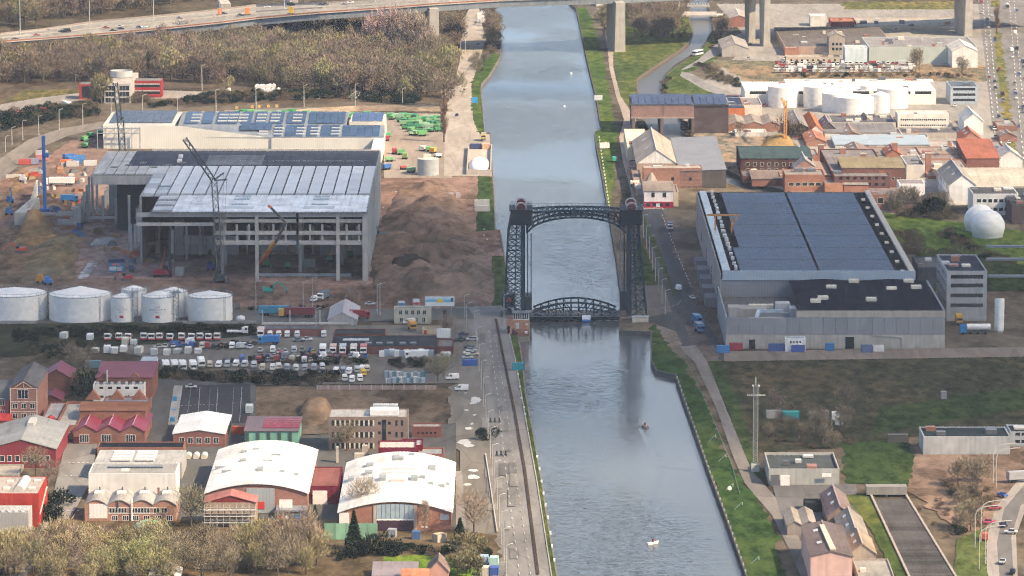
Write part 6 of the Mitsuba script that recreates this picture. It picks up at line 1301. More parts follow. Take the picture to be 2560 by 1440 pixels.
# ---------------------------------------------------------------- trucks and vans of the yard
WS = ('white', (.5, .5, .5))
for i, x in enumerate((270, 299, 322, 361, 380, 400, 426, 455, 480, 501, 522, 544)):
 vehicle('lorry', ('white', (.25, .07, .07) if i % 3 else (.4, .4, .4)), x, 853 - (i % 2), -90, f'white lorry with red stripe, {ORD[i]} of the row below the oil tanks', group='lorries in the row under the tanks')
for i, (x, y, c) in enumerate(((168, 848, (.66, .65, .6)), (233, 850, (.68, .68, .66)), (276, 882, 'white'), (245, 884, (.55, .55, .5)), (294, 884, (.6, .6, .58)), (317, 880, 'white'), (355, 884, (.6, .59, .52)), (393, 888, 'lgrey'), (425, 888, (.6, .6, .55)), (452, 884, 'lgrey'), (478, 884, (.55, .55, .5)), (503, 884, (.6, .6, .58)), (482, 862, 'white'), (321, 862, 'cream'), (342, 862, (.6, .6, .58)))):
 container(x, y, 90 if i % 3 else 78, c, f'pale truck body, {ORD[i]} of those set down between the lorry rows', L=R.uniform(3.6, 5), W_=2.4, H=R.uniform(1.5, 2.6), name='truck_body', cat='truck body', group='truck bodies in the yard')
for i, (x, y) in enumerate(((415, 930), (437, 930), (457, 930), (483, 930), (503, 922), (525, 921), (547, 921), (568, 920), (590, 919), (612, 920), (635, 922), (656, 928), (682, 928), (697, 926), (718, 928), (740, 930), (762, 930), (785, 928), (806, 927), (840, 937), (858, 936), (872, 938), (893, 934), (905, 932), (918, 932), (862, 955), (880, 958), (900, 955))):
 if i < 5: vehicle('truck', ('white', 'white'), x, y, -82, f'white box truck, {ORD[i]} in the lower parking row of the yard', group='white trucks of the lower row', name='box_truck')
 else: vehicle('van', R.choice(('white', 'white', (.6, .6, .55), 'silver', (.3, .33, .38), 'beige')), x, y, R.choice((-90, -85, -95)), f'van, {ORD[i]} in the lower parking row of the yard', group='vans of the lower row')
p = G(371, 927); k = thing('box_trailer', 'tall white box trailer with dark window band ending the lower row', 'trailer'); fr = Fr(p); part(k, 'body', B('white', fr).box(-3, 0, .6, 3, 10, 3), 'm_rib'); part(k, 'window_band', B('navy', fr).box(-3.05, -.05, 1.9, 3.05, 10, 2.6), 'm_glass'); part(k, 'roof', B((.35, .4, .45), fr).box(-2.9, .2, 3, 2.9, 9.8, 3.8), 'm_rib')
container(232, 922, 0, (.14, .25, .28), 'blue green container behind the red roofed hall', L=6)
vehicle('lorry', ('white', 'white'), 594, 839, 0, 'white flat lorry parked crosswise at the end of the top row')
for i, x in enumerate((675, 697, 718, 743, 809)): vehicle('van', 'white', x, 845, -90, f'white van, {ORD[i]} in the row before the brick shed', group='vans before the brick shed')
vehicle('truck', ('white', (.62, .5, .45)), 652, 846, -90, 'white and pink box truck at the end of the brick shed')
vehicle('truck', ((.04, .2, .45), (.03, .18, .45)), 672, 864, 180, 'blue box truck with pale logo in the truck yard')
for i, (x, y, c, kd) in enumerate(((651, 883, 'silver', 'car'), (682, 883, 'white', 'van'), (698, 886, 'silver', 'car'), (714, 886, 'white', 'car'), (735, 884, 'silver', 'van'), (755, 882, (.3, .24, .17), 'estate'), (776, 882, 'blue', 'car'), (745, 857, 'grey', 'car'), (768, 855, 'white', 'car'), (706, 890, 'silver', 'car'), (783, 887, 'yellow', 'car'))): vehicle(kd, c, x, y, -90 if y > 870 else 8, f'{c if isinstance(c, str) else "brown"} {kd}, {ORD[i]} of the vehicles in the middle of the truck yard', group='vehicles in the middle of the yard')
for i, (x, c) in enumerate(((807, 'white'), (833, (.5, .35, .3)), (857, 'silver'), (884, (.55, .5, .45)), (909, (.5, .15, .14)))): vehicle('truck', ('white', c), x, 889, -90, f'truck, {ORD[i]} in the row before the dark warehouse wall', group='trucks before the dark warehouse')
for i in range(11):
 x = 961 + i * 12.3; container(x, 893 - (i % 3), 90, [(.74, .74, .72), (.7, .7, .7), (.25, .33, .42)][(i * 5) % 3], f'wrapped pallet stack, {ORD[i]} along the dark warehouse wall', L=2.2, W_=1.9, H=R.uniform(2, 2.6), name='pallet_stack', cat='pallet stack', group='wrapped stacks by the warehouse')
for i in range(22):
 x, y = 972 + (i % 11) * 9 + R.uniform(-2, 2), 945 + (i // 11) * 14; container(x, y, 90, [(.25, .33, .4), (.42, .47, .5), (.1, .22, .28), (.6, .6, .55)][i % 4], f'wrapped blue white stack, {ORD[i]} of the block beside the brick fence', L=1.8, W_=1.4, H=R.uniform(1.6, 2.4), name='pallet_stack', cat='pallet stack', group='blue white stacks by the fence')
vehicle('truck', ('white', 'white'), 1040, 902, 180, 'white box truck standing before the wrapped stacks', name='box_truck'); vehicle('van', 'white', 1110, 897, 180, 'white minibus at the corner of the dark warehouse'); vehicle('van', 'yellow', 908, 941, -80, 'yellow machine among the pale vans')
vehicle('van', 'white', 1130, 952, 200, 'white van half behind the bare tree at the yard corner'); vehicle('van', 'white', 1154, 980, 180, 'white van parked alone on the gravel lot by the canal road')
for i, (x, y, c, kd) in enumerate(((1152, 853, 'black', 'car'), (1158, 842, 'navy', 'car'), (1143, 858, 'black', 'car'), (1180, 855, 'silver', 'estate'), (1173, 875, 'black', 'car'), (1178, 882, 'silver', 'car'), (1182, 876, 'grey', 'car'), (1172, 889, 'white', 'car'), (1183, 892, 'beige', 'car'), (1170, 900, 'silver', 'car'))): vehicle(kd, c, x, y, 5 if i != 3 else 170, f'{c} car, {ORD[i]} of the cars by the junction of the canal road', group='cars at the canal road junction')
container(1175, 917, 3, (.03, .10, .36), 'blue skip at the end of the parked cars by the canal road', L=5.4, H=2.2, name='skip', cat='skip')
def fence(x0, x1, y, n, h, name, lab, c, pc):
 k = thing(name, lab, 'fence'); p, q = G(x0, y), G(x1, y); d = (q - p) / n
 for i in range(n):
  a = p + d * i; part(k, 'panel', B(np.array(c) * R.uniform(.88, 1.1), Fr(a, d)).box(.15, 0, .1, np.linalg.norm(d) - .15, .15, h), 'm_wall'); part(k, 'post', B(pc, Fr(a, d)).box(-.15, -.1, 0, .15, .25, h + .2), 'm_wall')
fence(793, 1092, 977, 11, 2.0, 'panel_fence', 'pinkish white panel fence between the truck yard and the earth lot', (.36, .27, .24), (.5, .48, .45))
fence(1060, 1110, 936, 4, 2.4, 'mesh_fence', 'grey fence at the corner of the truck yard', (.12, .12, .12), (.14, .14, .14))
# ---------------------------------------------------------------- brick works
BR, DR = (.30, .125, .085), (.20, .022, .042)
k, fr, L, D, H, rk = building('brick_tower_house', 'tall red brick gabled tower house with white framed windows', 26, 94, 1064, 968, 922, (.36, .16, .12), (.12, .12, .13), 'gable', 2.6, mat='m_brick', gablec=(.30, .11, .08))
window(k, fr, L * .30, H * .72, L * .36, H * .22, 'white', 3)
for z in (H * .20, H * .46):
 for x in (.10, .42, .74): window(k, fr, L * x, z, L * .16, 1.6, 'white', 2)
for x in (0, L - .35): part(k, 'quoin', B('cream', fr).box(x, -.12, 0, x + .35, .1, H), 'm_wall')
for z in (H * .62, H * .97, H * .36): part(k, 'string_course', B('cream', fr).box(0, -.1, z, L, .06, z + .25), 'm_wall')
part(k, 'truss', B('cream', fr).bar((L * .2, -.2, H + .2), (L * .5, -.2, H + 2.2), .2).bar((L * .8, -.2, H + .2), (L * .5, -.2, H + 2.2), .2).bar((L * .5, -.2, H), (L * .5, -.2, H + 2), .18), 'm_paint')
building('brick_house', 'brick house with grey slate roof at the picture edge beside the tower house', -40, 24, 1062, 1000, 950, (.34, .13, .09), (.15, .155, .165), 'gable', 2, along='u', mat='m_brick', wins=[('front', (3, 7), 3, 1.4, 2.2, 'white', 2)], cat='house')
building('red_porch', 'bright red lean-to roof in front of the picture edge brick house', -20, 22, 1075, 1052, 1030, (.3, .11, .08), (.42, .05, .05), 'mono', 1.5, along='u', cat='house')
building('red_gable_house', 'brick house with dark red gabled roof behind the tower house', 107, 176, 986, 944, 922, (.22, .08, .06), (.16, .02, .04), 'gable', 3, mat='m_brick', rmat='m_rib', cat='house')
building('red_gable_house', 'small dark red gabled house between the tower house and the flat roofs', 103, 152, 1012, 1000, 982, (.2, .07, .06), (.12, .02, .035), 'gable', 1.8, mat='m_brick', rmat='m_rib', cat='house')
building('grey_flat_house', 'long grey flat roof with brick parapet beside the red hall', 138, 194, 1104, 1062, 1002, (.30, .115, .085), (.34, .33, .31), mat='m_brick', par=1.0, wins=[('front', (1.2,), 2, 1.4, 1.8, 'white', 3)], cat='house'); building('grey_flat_house', 'grey metal flat roof beside the tower house', 104, 146, 1080, 1046, 1004, (.26, .1, .08), (.35, .36, .37), mat='m_brick', cat='house')
building('red_porch', 'small bright red gabled porch roof beside the tower house', 98, 140, 1090, 1066, 1050, (.3, .11, .08), (.36, .05, .05), 'gable', 1.6, cat='house')
k, fr, L, D, H, rk = building('red_hall', 'brick hall with three crimson gabled roofs and white windows', 184, 362, 1112, 1079, 1036, BR, (.18, .022, .042), 'bays', 2.2, n=3, mat='m_brick', rmat='m_rib', cat='hall')
for x in (.09, .40, .74): window(k, fr, L * x, 1.0, 3.0, 2.4, 'white', 4)
part(k, 'door', B((.08, .02, .03), fr).box(L * .005, -.06, 0, L * .075, .06, 2.8), 'm_paint')
for i in range(3): part(k, 'ridge', B((.42, .28, .3), fr).box(L * (i + .5) / 3 - .12, 0, H + 2.38, L * (i + .5) / 3 + .12, D, H + 2.5), 'm_paint')
k, fr, L, D, H, rk = building('brick_gable_row', 'orange brick wall with stepped gables behind the red hall', 200, 364, 1085, 1026, 1004, (.30, .115, .065), (.24, .10, .06), 'gable', 1.2, along='u', mat='m_brick', rmat='m_brick', cat='hall')
for px in (224, 284, 340): b = B((.36, .13, .07)); p = G(px, 1072); z = H - .5; w = 20 / S(1072); b.add([(p[0] - w, p[1] + D - 3, z), (p[0] + w, p[1] + D - 3, z), (p[0], p[1] + D - 3, z + 3.4), (p[0] - w, p[1] + D, z), (p[0] + w, p[1] + D, z), (p[0], p[1] + D, z + 3.4)], [[0, 1, 2], [3, 5, 4], [0, 2, 5], [0, 5, 3], [1, 4, 5], [1, 5, 2]]); part(k, 'gable', b, 'm_brick')
k, fr, L, D, H, rk = building('white_block', 'white two storey block with small dark windows between the brick halls', 233, 361, 1008, 961, 952, (.70, .69, .66), (.12, .13, .15), par=.4, wins=[('front', (2.0, 5.2), 5, 1.5, .8, None)])
for i in range(7): part(k, 'roof_unit', B('lgrey', fr).box(1 + i * 2.6, 1, H - .3, 2 + i * 2.6, 2.4, H + .7), 'm_paint')
building('grey_flat_house', 'grey flat roof with a white box before the white block', 258, 374, 1034, 1003, 990, BR, (.20, .21, .25), cat='house', mat='m_brick')
k, fr, L, D, H, rk = building('red_roof_hall', 'brick hall with broad crimson roof behind the white block', 241, 382, 1000, 944, 912, (.26, .095, .06), (.15, .025, .042), 'mono', 1.2, along='u', mat='m_brick', rmat='m_rib', cat='hall')
for px in (262, 338): p = (px - 241) / S(1000); part(k, 'gable', B((.27, .10, .065), fr).add([(p - 3.2, -.3, H - 1), (p + 3.2, -.3, H - 1), (p, -.3, H + 1.7), (p - 3.2, 2.5, H - 1), (p + 3.2, 2.5, H - 1), (p, 2.5, H + 1.7)], [[0, 1, 2], [3, 5, 4], [0, 2, 5], [0, 5, 3], [1, 4, 5], [1, 5, 2]]), 'm_brick')
part(k, 'flue', B('lgrey', fr).tube((4, -.8, 3), (4, -.8, H + 3), .3, 8), 'm_steel')
patch('depot_lot', 'dark asphalt lorry depot with pale dotted lines', [(456, 966), (626, 962), (626, 1060), (444, 1064)], (.055, .058, .068), 'm_road')
for i, x in enumerate((478, 500, 526, 545, 585, 605)): stripes('bay_line', f'{ORD[i]} pale line of parking bays across the dark depot', [(x - (12 if x < 500 else 6), 1058), (x, 972)], .22, (1.2, 1.2) if i in (0, 2, 4) else None, (.3, .31, .33))
stripes('bay_line', 'pale dotted cross line of the dark depot', [(452, 1018), (546, 1014)], .5, (.8, .8), (.45, .45, .45))
vehicle('car', 'silver', 478, 974, 5, 'silver car alone at the far edge of the dark depot')
for i, (x, y) in enumerate(((437, 1006), (435, 1028), (431, 1058))): k = thing('blue_bin', f'blue tank, {ORD[i]} along the pale strip beside the dark depot', 'tank', 'blue tanks by the depot'); part(k, 'body', B((.05, .25, .5), Fr(G(x, y))).box(-.8, -.6, 0, .8, .6, 2.2 if i != 1 else .8), 'm_paint')
stripes('bay_line', 'pale concrete strip beside the dark depot', [(431, 1066), (446, 968)], 3.2, None, (.36, .35, .34))
k, fr, L, D, H, rk = building('white_roof_shed', 'brick workshop with corrugated white roof in two steps', 433, 562, 1119, 1085, 1062, (.28, .105, .08), (.60, .60, .58), 'gable', 1.4, mat='m_brick', rmat='m_rib', wins=[('front', (1.6,), 5, 1.6, 1.8, 'white', 2)], cat='workshop')
f2 = Fr(fr(np.array([.4, D + .5, 0.]))); shell(k, f2, L - .4, D * 1.1, H - .2, (.06, .04, .04), 'm_brick', 'gable', (.68, .68, .66), 'm_rib', 1.4)
k, fr, L, D, H, rk = building('red_front_works', 'grey roofed works with dark red gabled front and a row of windows', -34, 140, 1170, 1122, 1060, (.19, .028, .038), (.27, .275, .28), 'gable', 3.2, mat='m_rib', rmat='m_roof', wins=[('front', (2.2,), 8, 1.3, 1.9, 'white', 1)], cat='hall')
part(k, 'roof_unit', B((.42, .40, .36), fr).box(L * .48, D * .55, H + 2, L * .58, D * .8, H + 4.2), 'm_paint')
k, fr, L, D, H, rk = building('red_factory', 'bright red factory box with beige flat roof at the picture edge', -60, 98, 1318, 1232, 1190, (.36, .05, .04), (.40, .36, .33), par=.15, cat='factory', rlabel='beige flat roof with pale skylights')
for x, y in ((.45, .3), (.45, .7), (.85, .3), (.88, .75)): part(k, 'skylight', B('cream', fr).box(L * x - 1, D * y - 1.4, H - .3, L * x + 1, D * y + 1.4, H + .3), 'm_paint')
part(k, 'vault', B((.5, .48, .45), fr).tube((L * .66, D * .2, H - .3), (L * .68, D * .85, H - .3), 1.6, 12), 'm_paint'); part(k, 'side_gutter', B((.6, .5, .48), fr).bar((L + .1, 2, H * .35), (L + .1, D - 3, H * .75), .4), 'm_paint')
k, fr, L, D, H, rk = building('corrugated_box', 'grey corrugated box with a braced top edge in front of the red factory', -60, 72, 1342, 1280, 1262, (.36, .35, .34), (.42, .42, .41), mat='m_rib', par=.1, cat='shed')
b = B('lgrey', fr); 
for i in range(8): b.bar((L * i / 8, .2, H), (L * (i + .5) / 8, 4, H + .6), .25); b.bar((L * (i + 1) / 8, .2, H), (L * (i + .5) / 8, 4, H + .6), .25)
part(k, 'bracing', b, 'm_steel', kind='stuff')
building('green_roof_shed', 'pale mint green roofed shed at the foot of the works street', -60, 90, 1412, 1386, 1345, (.36, .45, .36), (.42, .60, .44), par=.1, rmat='m_rib', cat='shed')
building('grey_flat_house', 'beige flat roofed store between the red works and the red factory', -40, 46, 1196, 1186, 1160, (.3, .28, .25), (.36, .33, .29), cat='store')
# ---------------------------------------------------------------- white hall with the wave roof
k, fr, L, D, H, rk = building('white_hall', 'plain white hall with a dark strip of roof windows', 222, 440, 1250, 1182, 1156, (.70, .69, .655), (.30, .295, .285), par=.1, cat='hall')
for i in range(17): part(k, 'roof_window', B('black', fr).box(L * .19 + i * L * .038, D * .5, H - .2, L * .19 + i * L * .038 + L * .03, D * .5 + 3, H + .25), 'm_glass')
part(k, 'roof_hatch', B('cream', fr).box(L * .36, D * .2, H - .2, L * .45, D * .42, H + .2), 'm_paint')
f2, L2, D2, H2 = measure(236, 455, 1200, 1156, 1124)
b2 = part(k, 'rear_wing', B((.36, .36, .35), f2).box(0, 0, 0, L2, D2, H2), 'm_roof')
for cx in (.25, .52):
 for j in range(4): part(b2, 'skylight', B('white', f2).box(L2 * cx - 2, D2 * (.15 + j * .2), H2 - .1, L2 * cx + L2 * .16, D2 * (.15 + j * .2) + 1.8, H2 + .6), 'm_paint'); part(b2, 'roof_window', B('black', f2).box(L2 * cx - 2, D2 * (.15 + j * .2) - 2.2, H2 - .1, L2 * cx + L2 * .15, D2 * (.15 + j * .2), H2 + .12), 'm_glass')
building('black_roof_house', 'brick strip building with black flat roof behind the white hall', 243, 459, 1140, 1118, 1104, (.32, .13, .09), (.02, .022, .03), par=.3, mat='m_brick', cat='store')
k, fr, L, D, H, rk = building('wave_roof_factory', 'brick factory with four wave shaped grey roofs and rows of white windows', 212, 440, 1305, 1262, 1234, (.42, .20, .135), (.34, .325, .31), 'waves', 1.6, n=4, mat='m_brick', cat='factory')
for i0 in (.27, .52): 
 for j in range(6): window(k, fr, L * (i0 + j * .033), H * .55, L * .026, 1.5, 'white', 1)
for x in (.76, .84): window(k, fr, L * x, H * .55, L * .06, 1.5, 'cream', 2)
for x in (.30, .42, .53, .65, .78, .90): window(k, fr, L * x, .5, L * .06, 1.5, 'white', 3)
part(k, 'white_cladding', B('white', fr).box(L * .05, -.12, 1.2, L * .25, .1, H + .4), 'm_rib'); part(k, 'band', B('white', fr).box(L * .26, -.09, H * .5, L * .78, .05, H * .54), 'm_paint'); part(k, 'band', B('white', fr).box(L * .26, -.09, H * .82, L * .78, .05, H * .86), 'm_paint')
for i in range(4): part(k, 'roof_light', B('cream', fr).box(L * (i + .5) / 4 - 1.4, D * .5, H + 1.3, L * (i + .5) / 4 + 1.4, D * .75, H + 2.1), 'm_paint'); part(k, 'vent', B('dgrey', fr).tube((L * (i + .5) / 4, D * .8, H + 1.4), (L * (i + .5) / 4, D * .8, H + 3), .25, 6), 'm_paint')
part(k, 'flue', B('dgrey', fr).tube((L * .37, -.2, H * .9), (L * .37, -.2, H + 1.6), .3, 8), 'm_paint'); part(k, 'drain_pipe', B('white', fr).tube((L * .515, -.25, 0), (L * .515, -.25, H + 2.2), .28, 8), 'm_paint'); part(k, 'chimney', B('brick', fr).box(L * .76, D * .8, H, L * .785, D * .8 + 1, H + 2.6), 'm_brick')
m = trimesh.creation.icosphere(subdivisions=3); v = np.array(m.vertices); p = G(372, 1320); b = B((.22, .42, .32)); b.add(v * [4.6, 4.6, 2.2] + p + [0, 0, .4], m.faces); solid('green_dome', 'pale green dome shelter beside the wave roof factory', 'dome', b, 'm_paint', smooth=True)
# ---------------------------------------------------------------- the white hangars
def hangar(name, lab, xl, xr, yb, yt, yr, rh, front, xs, vents, seams=True):
 k, fr, L, D, H, rk = building(name, lab, xl, xr, yb, yt, yr, front, (.68, .675, .65), 'arch', rh, mat='m_brick', rmat='m_roof', over=.6, cat='hangar')
 z = lambda x: H + rh * (1 - (2 * x - 1) ** 2)
 for x, y, w, d, h, c in vents: part(k, 'roof_vent', B(c, fr).box(L * x - w / 2, D * y - d / 2, z(x) - .3, L * x + w / 2, D * y + d / 2, z(x) + h), 'm_paint')
 for j, y in enumerate((.36, .62, .8)):
  b = B((.50, .50, .48), fr); n = 12
  for i in range(n):
   x0, x1 = i / n, (i + 1) / n; b.bar((L * x0, D * y, z(x0) + .28), (L * x1, D * y, z(x1) + .28), .14)
  part(k, 'roof_joint', b, 'm_paint')
 for x0, x1 in xs:
  b = B((.64, .66, .66), fr); m_ = 4
  for i in range(m_):
   a, c_ = x0 + (x1 - x0) * i / m_, x0 + (x1 - x0) * (i + 1) / m_; b.quad((L * a, D * .03, z(a) + .30), (L * c_, D * .03, z(c_) + .30), (L * c_, D * .34, z(c_) + .30), (L * a, D * .34, z(a) + .30))
  part(k, 'roof_light', b, 'm_rib')
 return k, fr, L, D, H
dg = (.25, .27, .27)
k, fr, L, D, H = hangar('white_hangar', 'big white arched hangar with purple sliding doors and a glazed fan light', 848, 1128, 1330, 1280, 1156, 3.4, (.36, .15, .095), ((.42, .58), (.72, .86)),
 [(.06, .58, 2, 4, 1.2, dg), (.22, .62, 2.4, 4, .9, dg), (.22, .78, 2.4, 4, .9, dg), (.25, .42, 1.6, 4, 1.6, dg), (.36, .44, 2.2, 5, 1.4, dg), (.5, .4, 5, 3, .6, 'beige'), (.65, .44, 2.2, 5, 1.4, dg), (.72, .5, 1.8, 3, .9, dg), (.80, .72, 2.4, 5, 1.0, dg), (.49, .84, 3, 4, 1.1, dg), (.46, .9, 2, 3, .7, dg), (.80, .42, 1.6, 3, .6, dg), (.90, .42, 2, 3, .9, dg), (.50, .64, 10, 1, .5, 'lgrey'), (.5, .56, 10, 1, .5, 'lgrey'), (.6, .95, 2, 2, .6, dg), (.95, .5, 1.2, 3, .6, dg)])
x0, x1 = L * .335, L * .665
part(k, 'sliding_door', B((.055, .028, .045), fr).box(x0, -.25, 0, x1, .05, H * .60), 'm_rib', label='dark purple sliding doors')
for i in range(8):
 a, c_ = x0 + (x1 - x0) * i / 8, x0 + (x1 - x0) * (i + 1) / 8; za = lambda x: H + 3.2 * (1 - (2 * x / L - 1) ** 2) - .5
 part(k, 'fan_light', B((.33, .42, .48), fr).add([(a + .08, -.15, H * .66), (c_ - .08, -.15, H * .66), (c_ - .08, -.15, za(c_)), (a + .08, -.15, za(a))], [[0, 1, 2], [0, 2, 3]]), 'm_paint')
part(k, 'lintel', B('white', fr).box(x0, -.3, H * .60, x1, .05, H * .66), 'm_paint')
for x in (x0 - 1, x1): part(k, 'pilaster', B('beige', fr).box(x, -.3, 0, x + 1, .05, za(x)), 'm_wall')
part(k, 'side_window', B((.3, .36, .42), fr).box(L * .9, -.1, H * .62, L * .98, .05, H * .9), 'm_paint'); part(k, 'sign_panel', B('white', fr).box(L * .73, -.1, H * .22, L * .79, .05, H * .3), 'm_paint'); part(k, 'white_wall', B('white', fr).box(0, -.14, H * .42, L * .09, .06, H * .98), 'm_paint')
k, fr, L, D, H = hangar('white_hangar', 'big white arched hangar with glazed front beside the scaffolded brick shed', 515, 768, 1285, 1232, 1124, 3.0, (.33, .15, .11), ((.66, .8), (.12, .2)), [(.1, .5, 5, 1.5, .5, dg), (.2, .36, 6, 1, .4, dg), (.3, .55, 2, 3, .7, dg), (.5, .3, 2, 5, .9, dg), (.62, .66, 3, 1, .5, dg), (.72, .3, 1.6, 2, .6, dg), (.86, .3, 1.6, 2, .6, dg), (.4, .8, 2, 2, .5, dg), (.28, .76, 2, 3, .7, dg), (.55, .52, 3, 1, .4, dg)])
part(k, 'glazed_front', B((.34, .38, .40), fr).box(L * .40, -.2, 0, L * .68, .05, H + 1.6), 'm_rib'); part(k, 'red_panel', B((.55, .05, .04), fr).box(L * .50, -.4, H * .25, L * .58, -.15, H * .6), 'm_paint'); part(k, 'canopy', B((.2, .22, .25), fr).box(L * .70, -8, H * .35, L, -.2, H * .42), 'm_paint'); part(k, 'canopy_frame', B('white', fr).box(L * .73, -4, H * .42, L * .86, -3.6, H * .8), 'm_paint')
for i in range(9): p = G(700 + (i % 5) * 15, 1291 + (i // 5) * 8); k = thing('crate', f'{["blue", "red", "white", "dark"][i % 4]} crate, {ORD[i]} of the stock under the hangar canopy', 'crate', 'crates under the canopy'); part(k, 'body', B([(.04, .15, .45), (.4, .05, .05), 'white', 'dgrey'][i % 4], Fr(p)).box(-.9, -.6, 0, .9, .6, 1.6), 'm_paint'); part(k, 'lid', B('dgrey', Fr(p)).box(-1, -.7, 1.6, 1, .7, 1.75), 'm_paint')
k, fr, L, D, H, rk = building('scaffolded_shed', 'pink gabled brick shed wrapped in scaffolding before the white hangar', 512, 640, 1318, 1255, 1240, (.34, .26, .20), (.40, .17, .15), 'gable', 2.2, gablec=(.2, .04, .04), cat='shed')
b = B('lgrey', fr)
for i in range(9):
 for y in (-2.4, -1.0): b.bar((L * i / 8, y, 0), (L * i / 8, y, H * .95), .14)
for z in (1.8, 3.8, 5.8): b.box(-.2, -2.6, z, L + .2, -.9, z + .12); b.bar((0, -2.6, z + 1), (L, -2.6, z + 1), .1)
part(k, 'scaffold', b, 'm_steel', kind='stuff')
building('dark_red_block', 'dark red block with a tall white door between the hangars', 770, 848, 1262, 1214, 1166, (.15, .022, .04), (.24, .10, .09), par=.3, cat='factory'); f2, L2, D2, H2 = measure(782, 818, 1263, 1226, 1220); part('dark_red_block', 'door', B('white', Fr(f2.o - [0, .4, 0])).box(0, 0, 0, L2, .4, H2), 'm_paint')
building('dark_red_block', 'dark red factory with pale roofs behind the big hangar', 946, 1040, 1160, 1118, 1100, (.16, .022, .045), (.42, .40, .38), cat='factory'); building('dark_red_block', 'smaller dark red block with white edge behind the big hangar', 1002, 1056, 1150, 1112, 1096, (.15, .02, .04), (.34, .34, .36), cat='factory'); building('roof_glasshouse', 'brick annex with glazed white framed roof beside the dark red factory', 1045, 1110, 1160, 1134, 1118, (.28, .1, .075), (.25, .27, .28), mat='m_brick', cat='annex')
for x, y, w, h in ((843, 1160, 6, 42), (912, 1142, 14, 28), (898, 1160, 24, 26)): k = solid('roof_stack', f'pale {"slim" if w < 10 else "broad"} stack beside the big hangar, {"tallest" if h > 40 else "round topped" if w == 14 else "square"}', 'stack', B('beige', Fr(G(x, y))).box(-w / 2 / S(y), 0, 0, w / 2 / S(y), 2.5, h / S(y)), 'm_wall')
# ---------------------------------------------------------------- unfinished office and sheds
k, fr, L, D, H, rk = building('brick_office', 'empty pinkish brick office with rows of blank windows and pale flat roof', 822, 1020, 1128, 1041, 1020, (.27, .185, .15), (.42, .41, .39), mat='m_brick', par=.3, cat='office building')
for z in (H * .08, H * .40, H * .74):
 for i in range(9):
  x = L * (.04 + .06 * i); part(k, 'window', B('black', fr).box(x, -.08, z, x + L * .035, .05, z + 1.9), 'm_glass')
  part(k, 'lintel_block', B('cream', fr).box(x + L * .036, -.1, z, x + L * .055, .06, z + 1.9), 'm_wall')
 for x in (.84, .91): window(k, fr, L * x, z, L * .03, 1.9, None)
part(k, 'stair_window', B('black', fr).box(L * .675, -.12, 1, L * .725, .05, H * .92), 'm_glass', label='tall dark arched stair window')
for z in (.5, .78, .22):
 for x in (.625, .75): part(k, 'round_window', B('black', fr).box(L * x, -.09, H * z, L * x + .9, .05, H * z + .9), 'm_glass')
part(k, 'roof_house', B('white', fr).box(L * .52, D * .15, H, L * .88, D * .55, H + 1.9), 'm_paint')
for i in range(7): part(k, 'roof_unit', B('lgrey', fr).box(L * (.55 + i * .045), D * .6, H, L * (.55 + i * .045) + 1.2, D * .8, H + 2.4), 'm_paint')
building('low_brick_house', 'low brick house with grey roof beside the empty office', 1030, 1104, 1096, 1066, 1056, (.25, .09, .075), (.34, .32, .31), mat='m_brick', wins=[('front', (1.6,), 5, .8, .7, None)], cat='house')
k, fr, L, D, H, rk = building('mint_shed', 'mint green shed with dark posts and red striped roof', 612, 746, 1118, 1078, 1046, (.20, .42, .32), (.13, .09, .10), 'mono', .6, along='u', rmat='m_rib', cat='shed')
for i in range(5): part(k, 'post', B((.07, .10, .09), fr).box(L * i / 5 + .4, -.3, 0, L * i / 5 + 1.4, 0, H), 'm_wall')
for i in range(5): part(k, 'roof_stripe', B((.30, .06, .10), fr).box(L * .32, D * (.2 + i * .16), H + .3, L, D * (.26 + i * .16), H + .85), 'm_rib')
container(596, 1088, 0, (.55, .08, .03), 'orange container beside the mint green shed', L=4); container(632, 1032, 90, (.45, .5, .52), 'pale container behind the dark depot', L=5)
for i in range(3): p = G(470 + i * 20, 1150); k = thing('dome_tent', f'small pale domed tank, {ORD[i]} beside the white hangar', 'tank', 'domed tanks by the hangar'); part(k, 'shell', B('cream', Fr(p)).tube((0, 0, .9), (0, 5, .9), 1.1, 12), 'm_paint'); part(k, 'foot', B('grey', Fr(p)).box(-.9, .2, 0, .9, 4.8, .3), 'm_plain')
# houses at the lower edge
building('small_house', 'pale roofed cottage at the lower edge of the park', 372, 448, 1460, 1444, 1420, (.5, .45, .4), (.62, .60, .57), 'gable', 2.2, cat='house'); building('long_house', 'long purple grey roof at the lower edge beside the lawn', 932, 1042, 1455, 1440, 1418, (.4, .25, .2), (.24, .21, .23), 'mono', 1.5, along='u', cat='house'); building('small_house', 'pink gabled house with grey tiled roof at the lower edge', 1070, 1122, 1456, 1428, 1408, (.55, .32, .26), (.25, .19, .17), 'gable', 3.2, cat='house'); building('tile_house', 'orange tiled roof at the lower edge beside the purple roof', 1004, 1070, 1470, 1450, 1436, (.4, .2, .14), (.48, .22, .13), 'mono', 1.5, along='u', cat='house')
for px, y, a, c, l in ((1220, 1412, 85, (.32, .45, .60), 'pale blue and beige container stall by the canal road'), (1245, 1415, 85, (.40, .62, .60), 'white container stall with mint roof by the canal road'), (1246, 1440, 85, (.05, .10, .35), 'navy container at the lower edge by the canal road'), (1222, 1440, 85, 'cream', 'cream container at the lower edge by the canal road'), (990, 1345, 80, (.3, .33, .36), 'small grey booth before the sliding doors'), (1050, 1350, 85, (.07, .14, .30), 'blue fronted kiosk before the big hangar'), (1105, 1358, 40, (.5, .42, .32), 'beige pallets beside the big hangar')): container(px, y, a, c, l, L=3.6 if px > 1100 else 2.4, W_=2.4, H=2.6, name='stall' if px > 1100 else 'kiosk', cat='stall' if px > 1100 else 'kiosk')
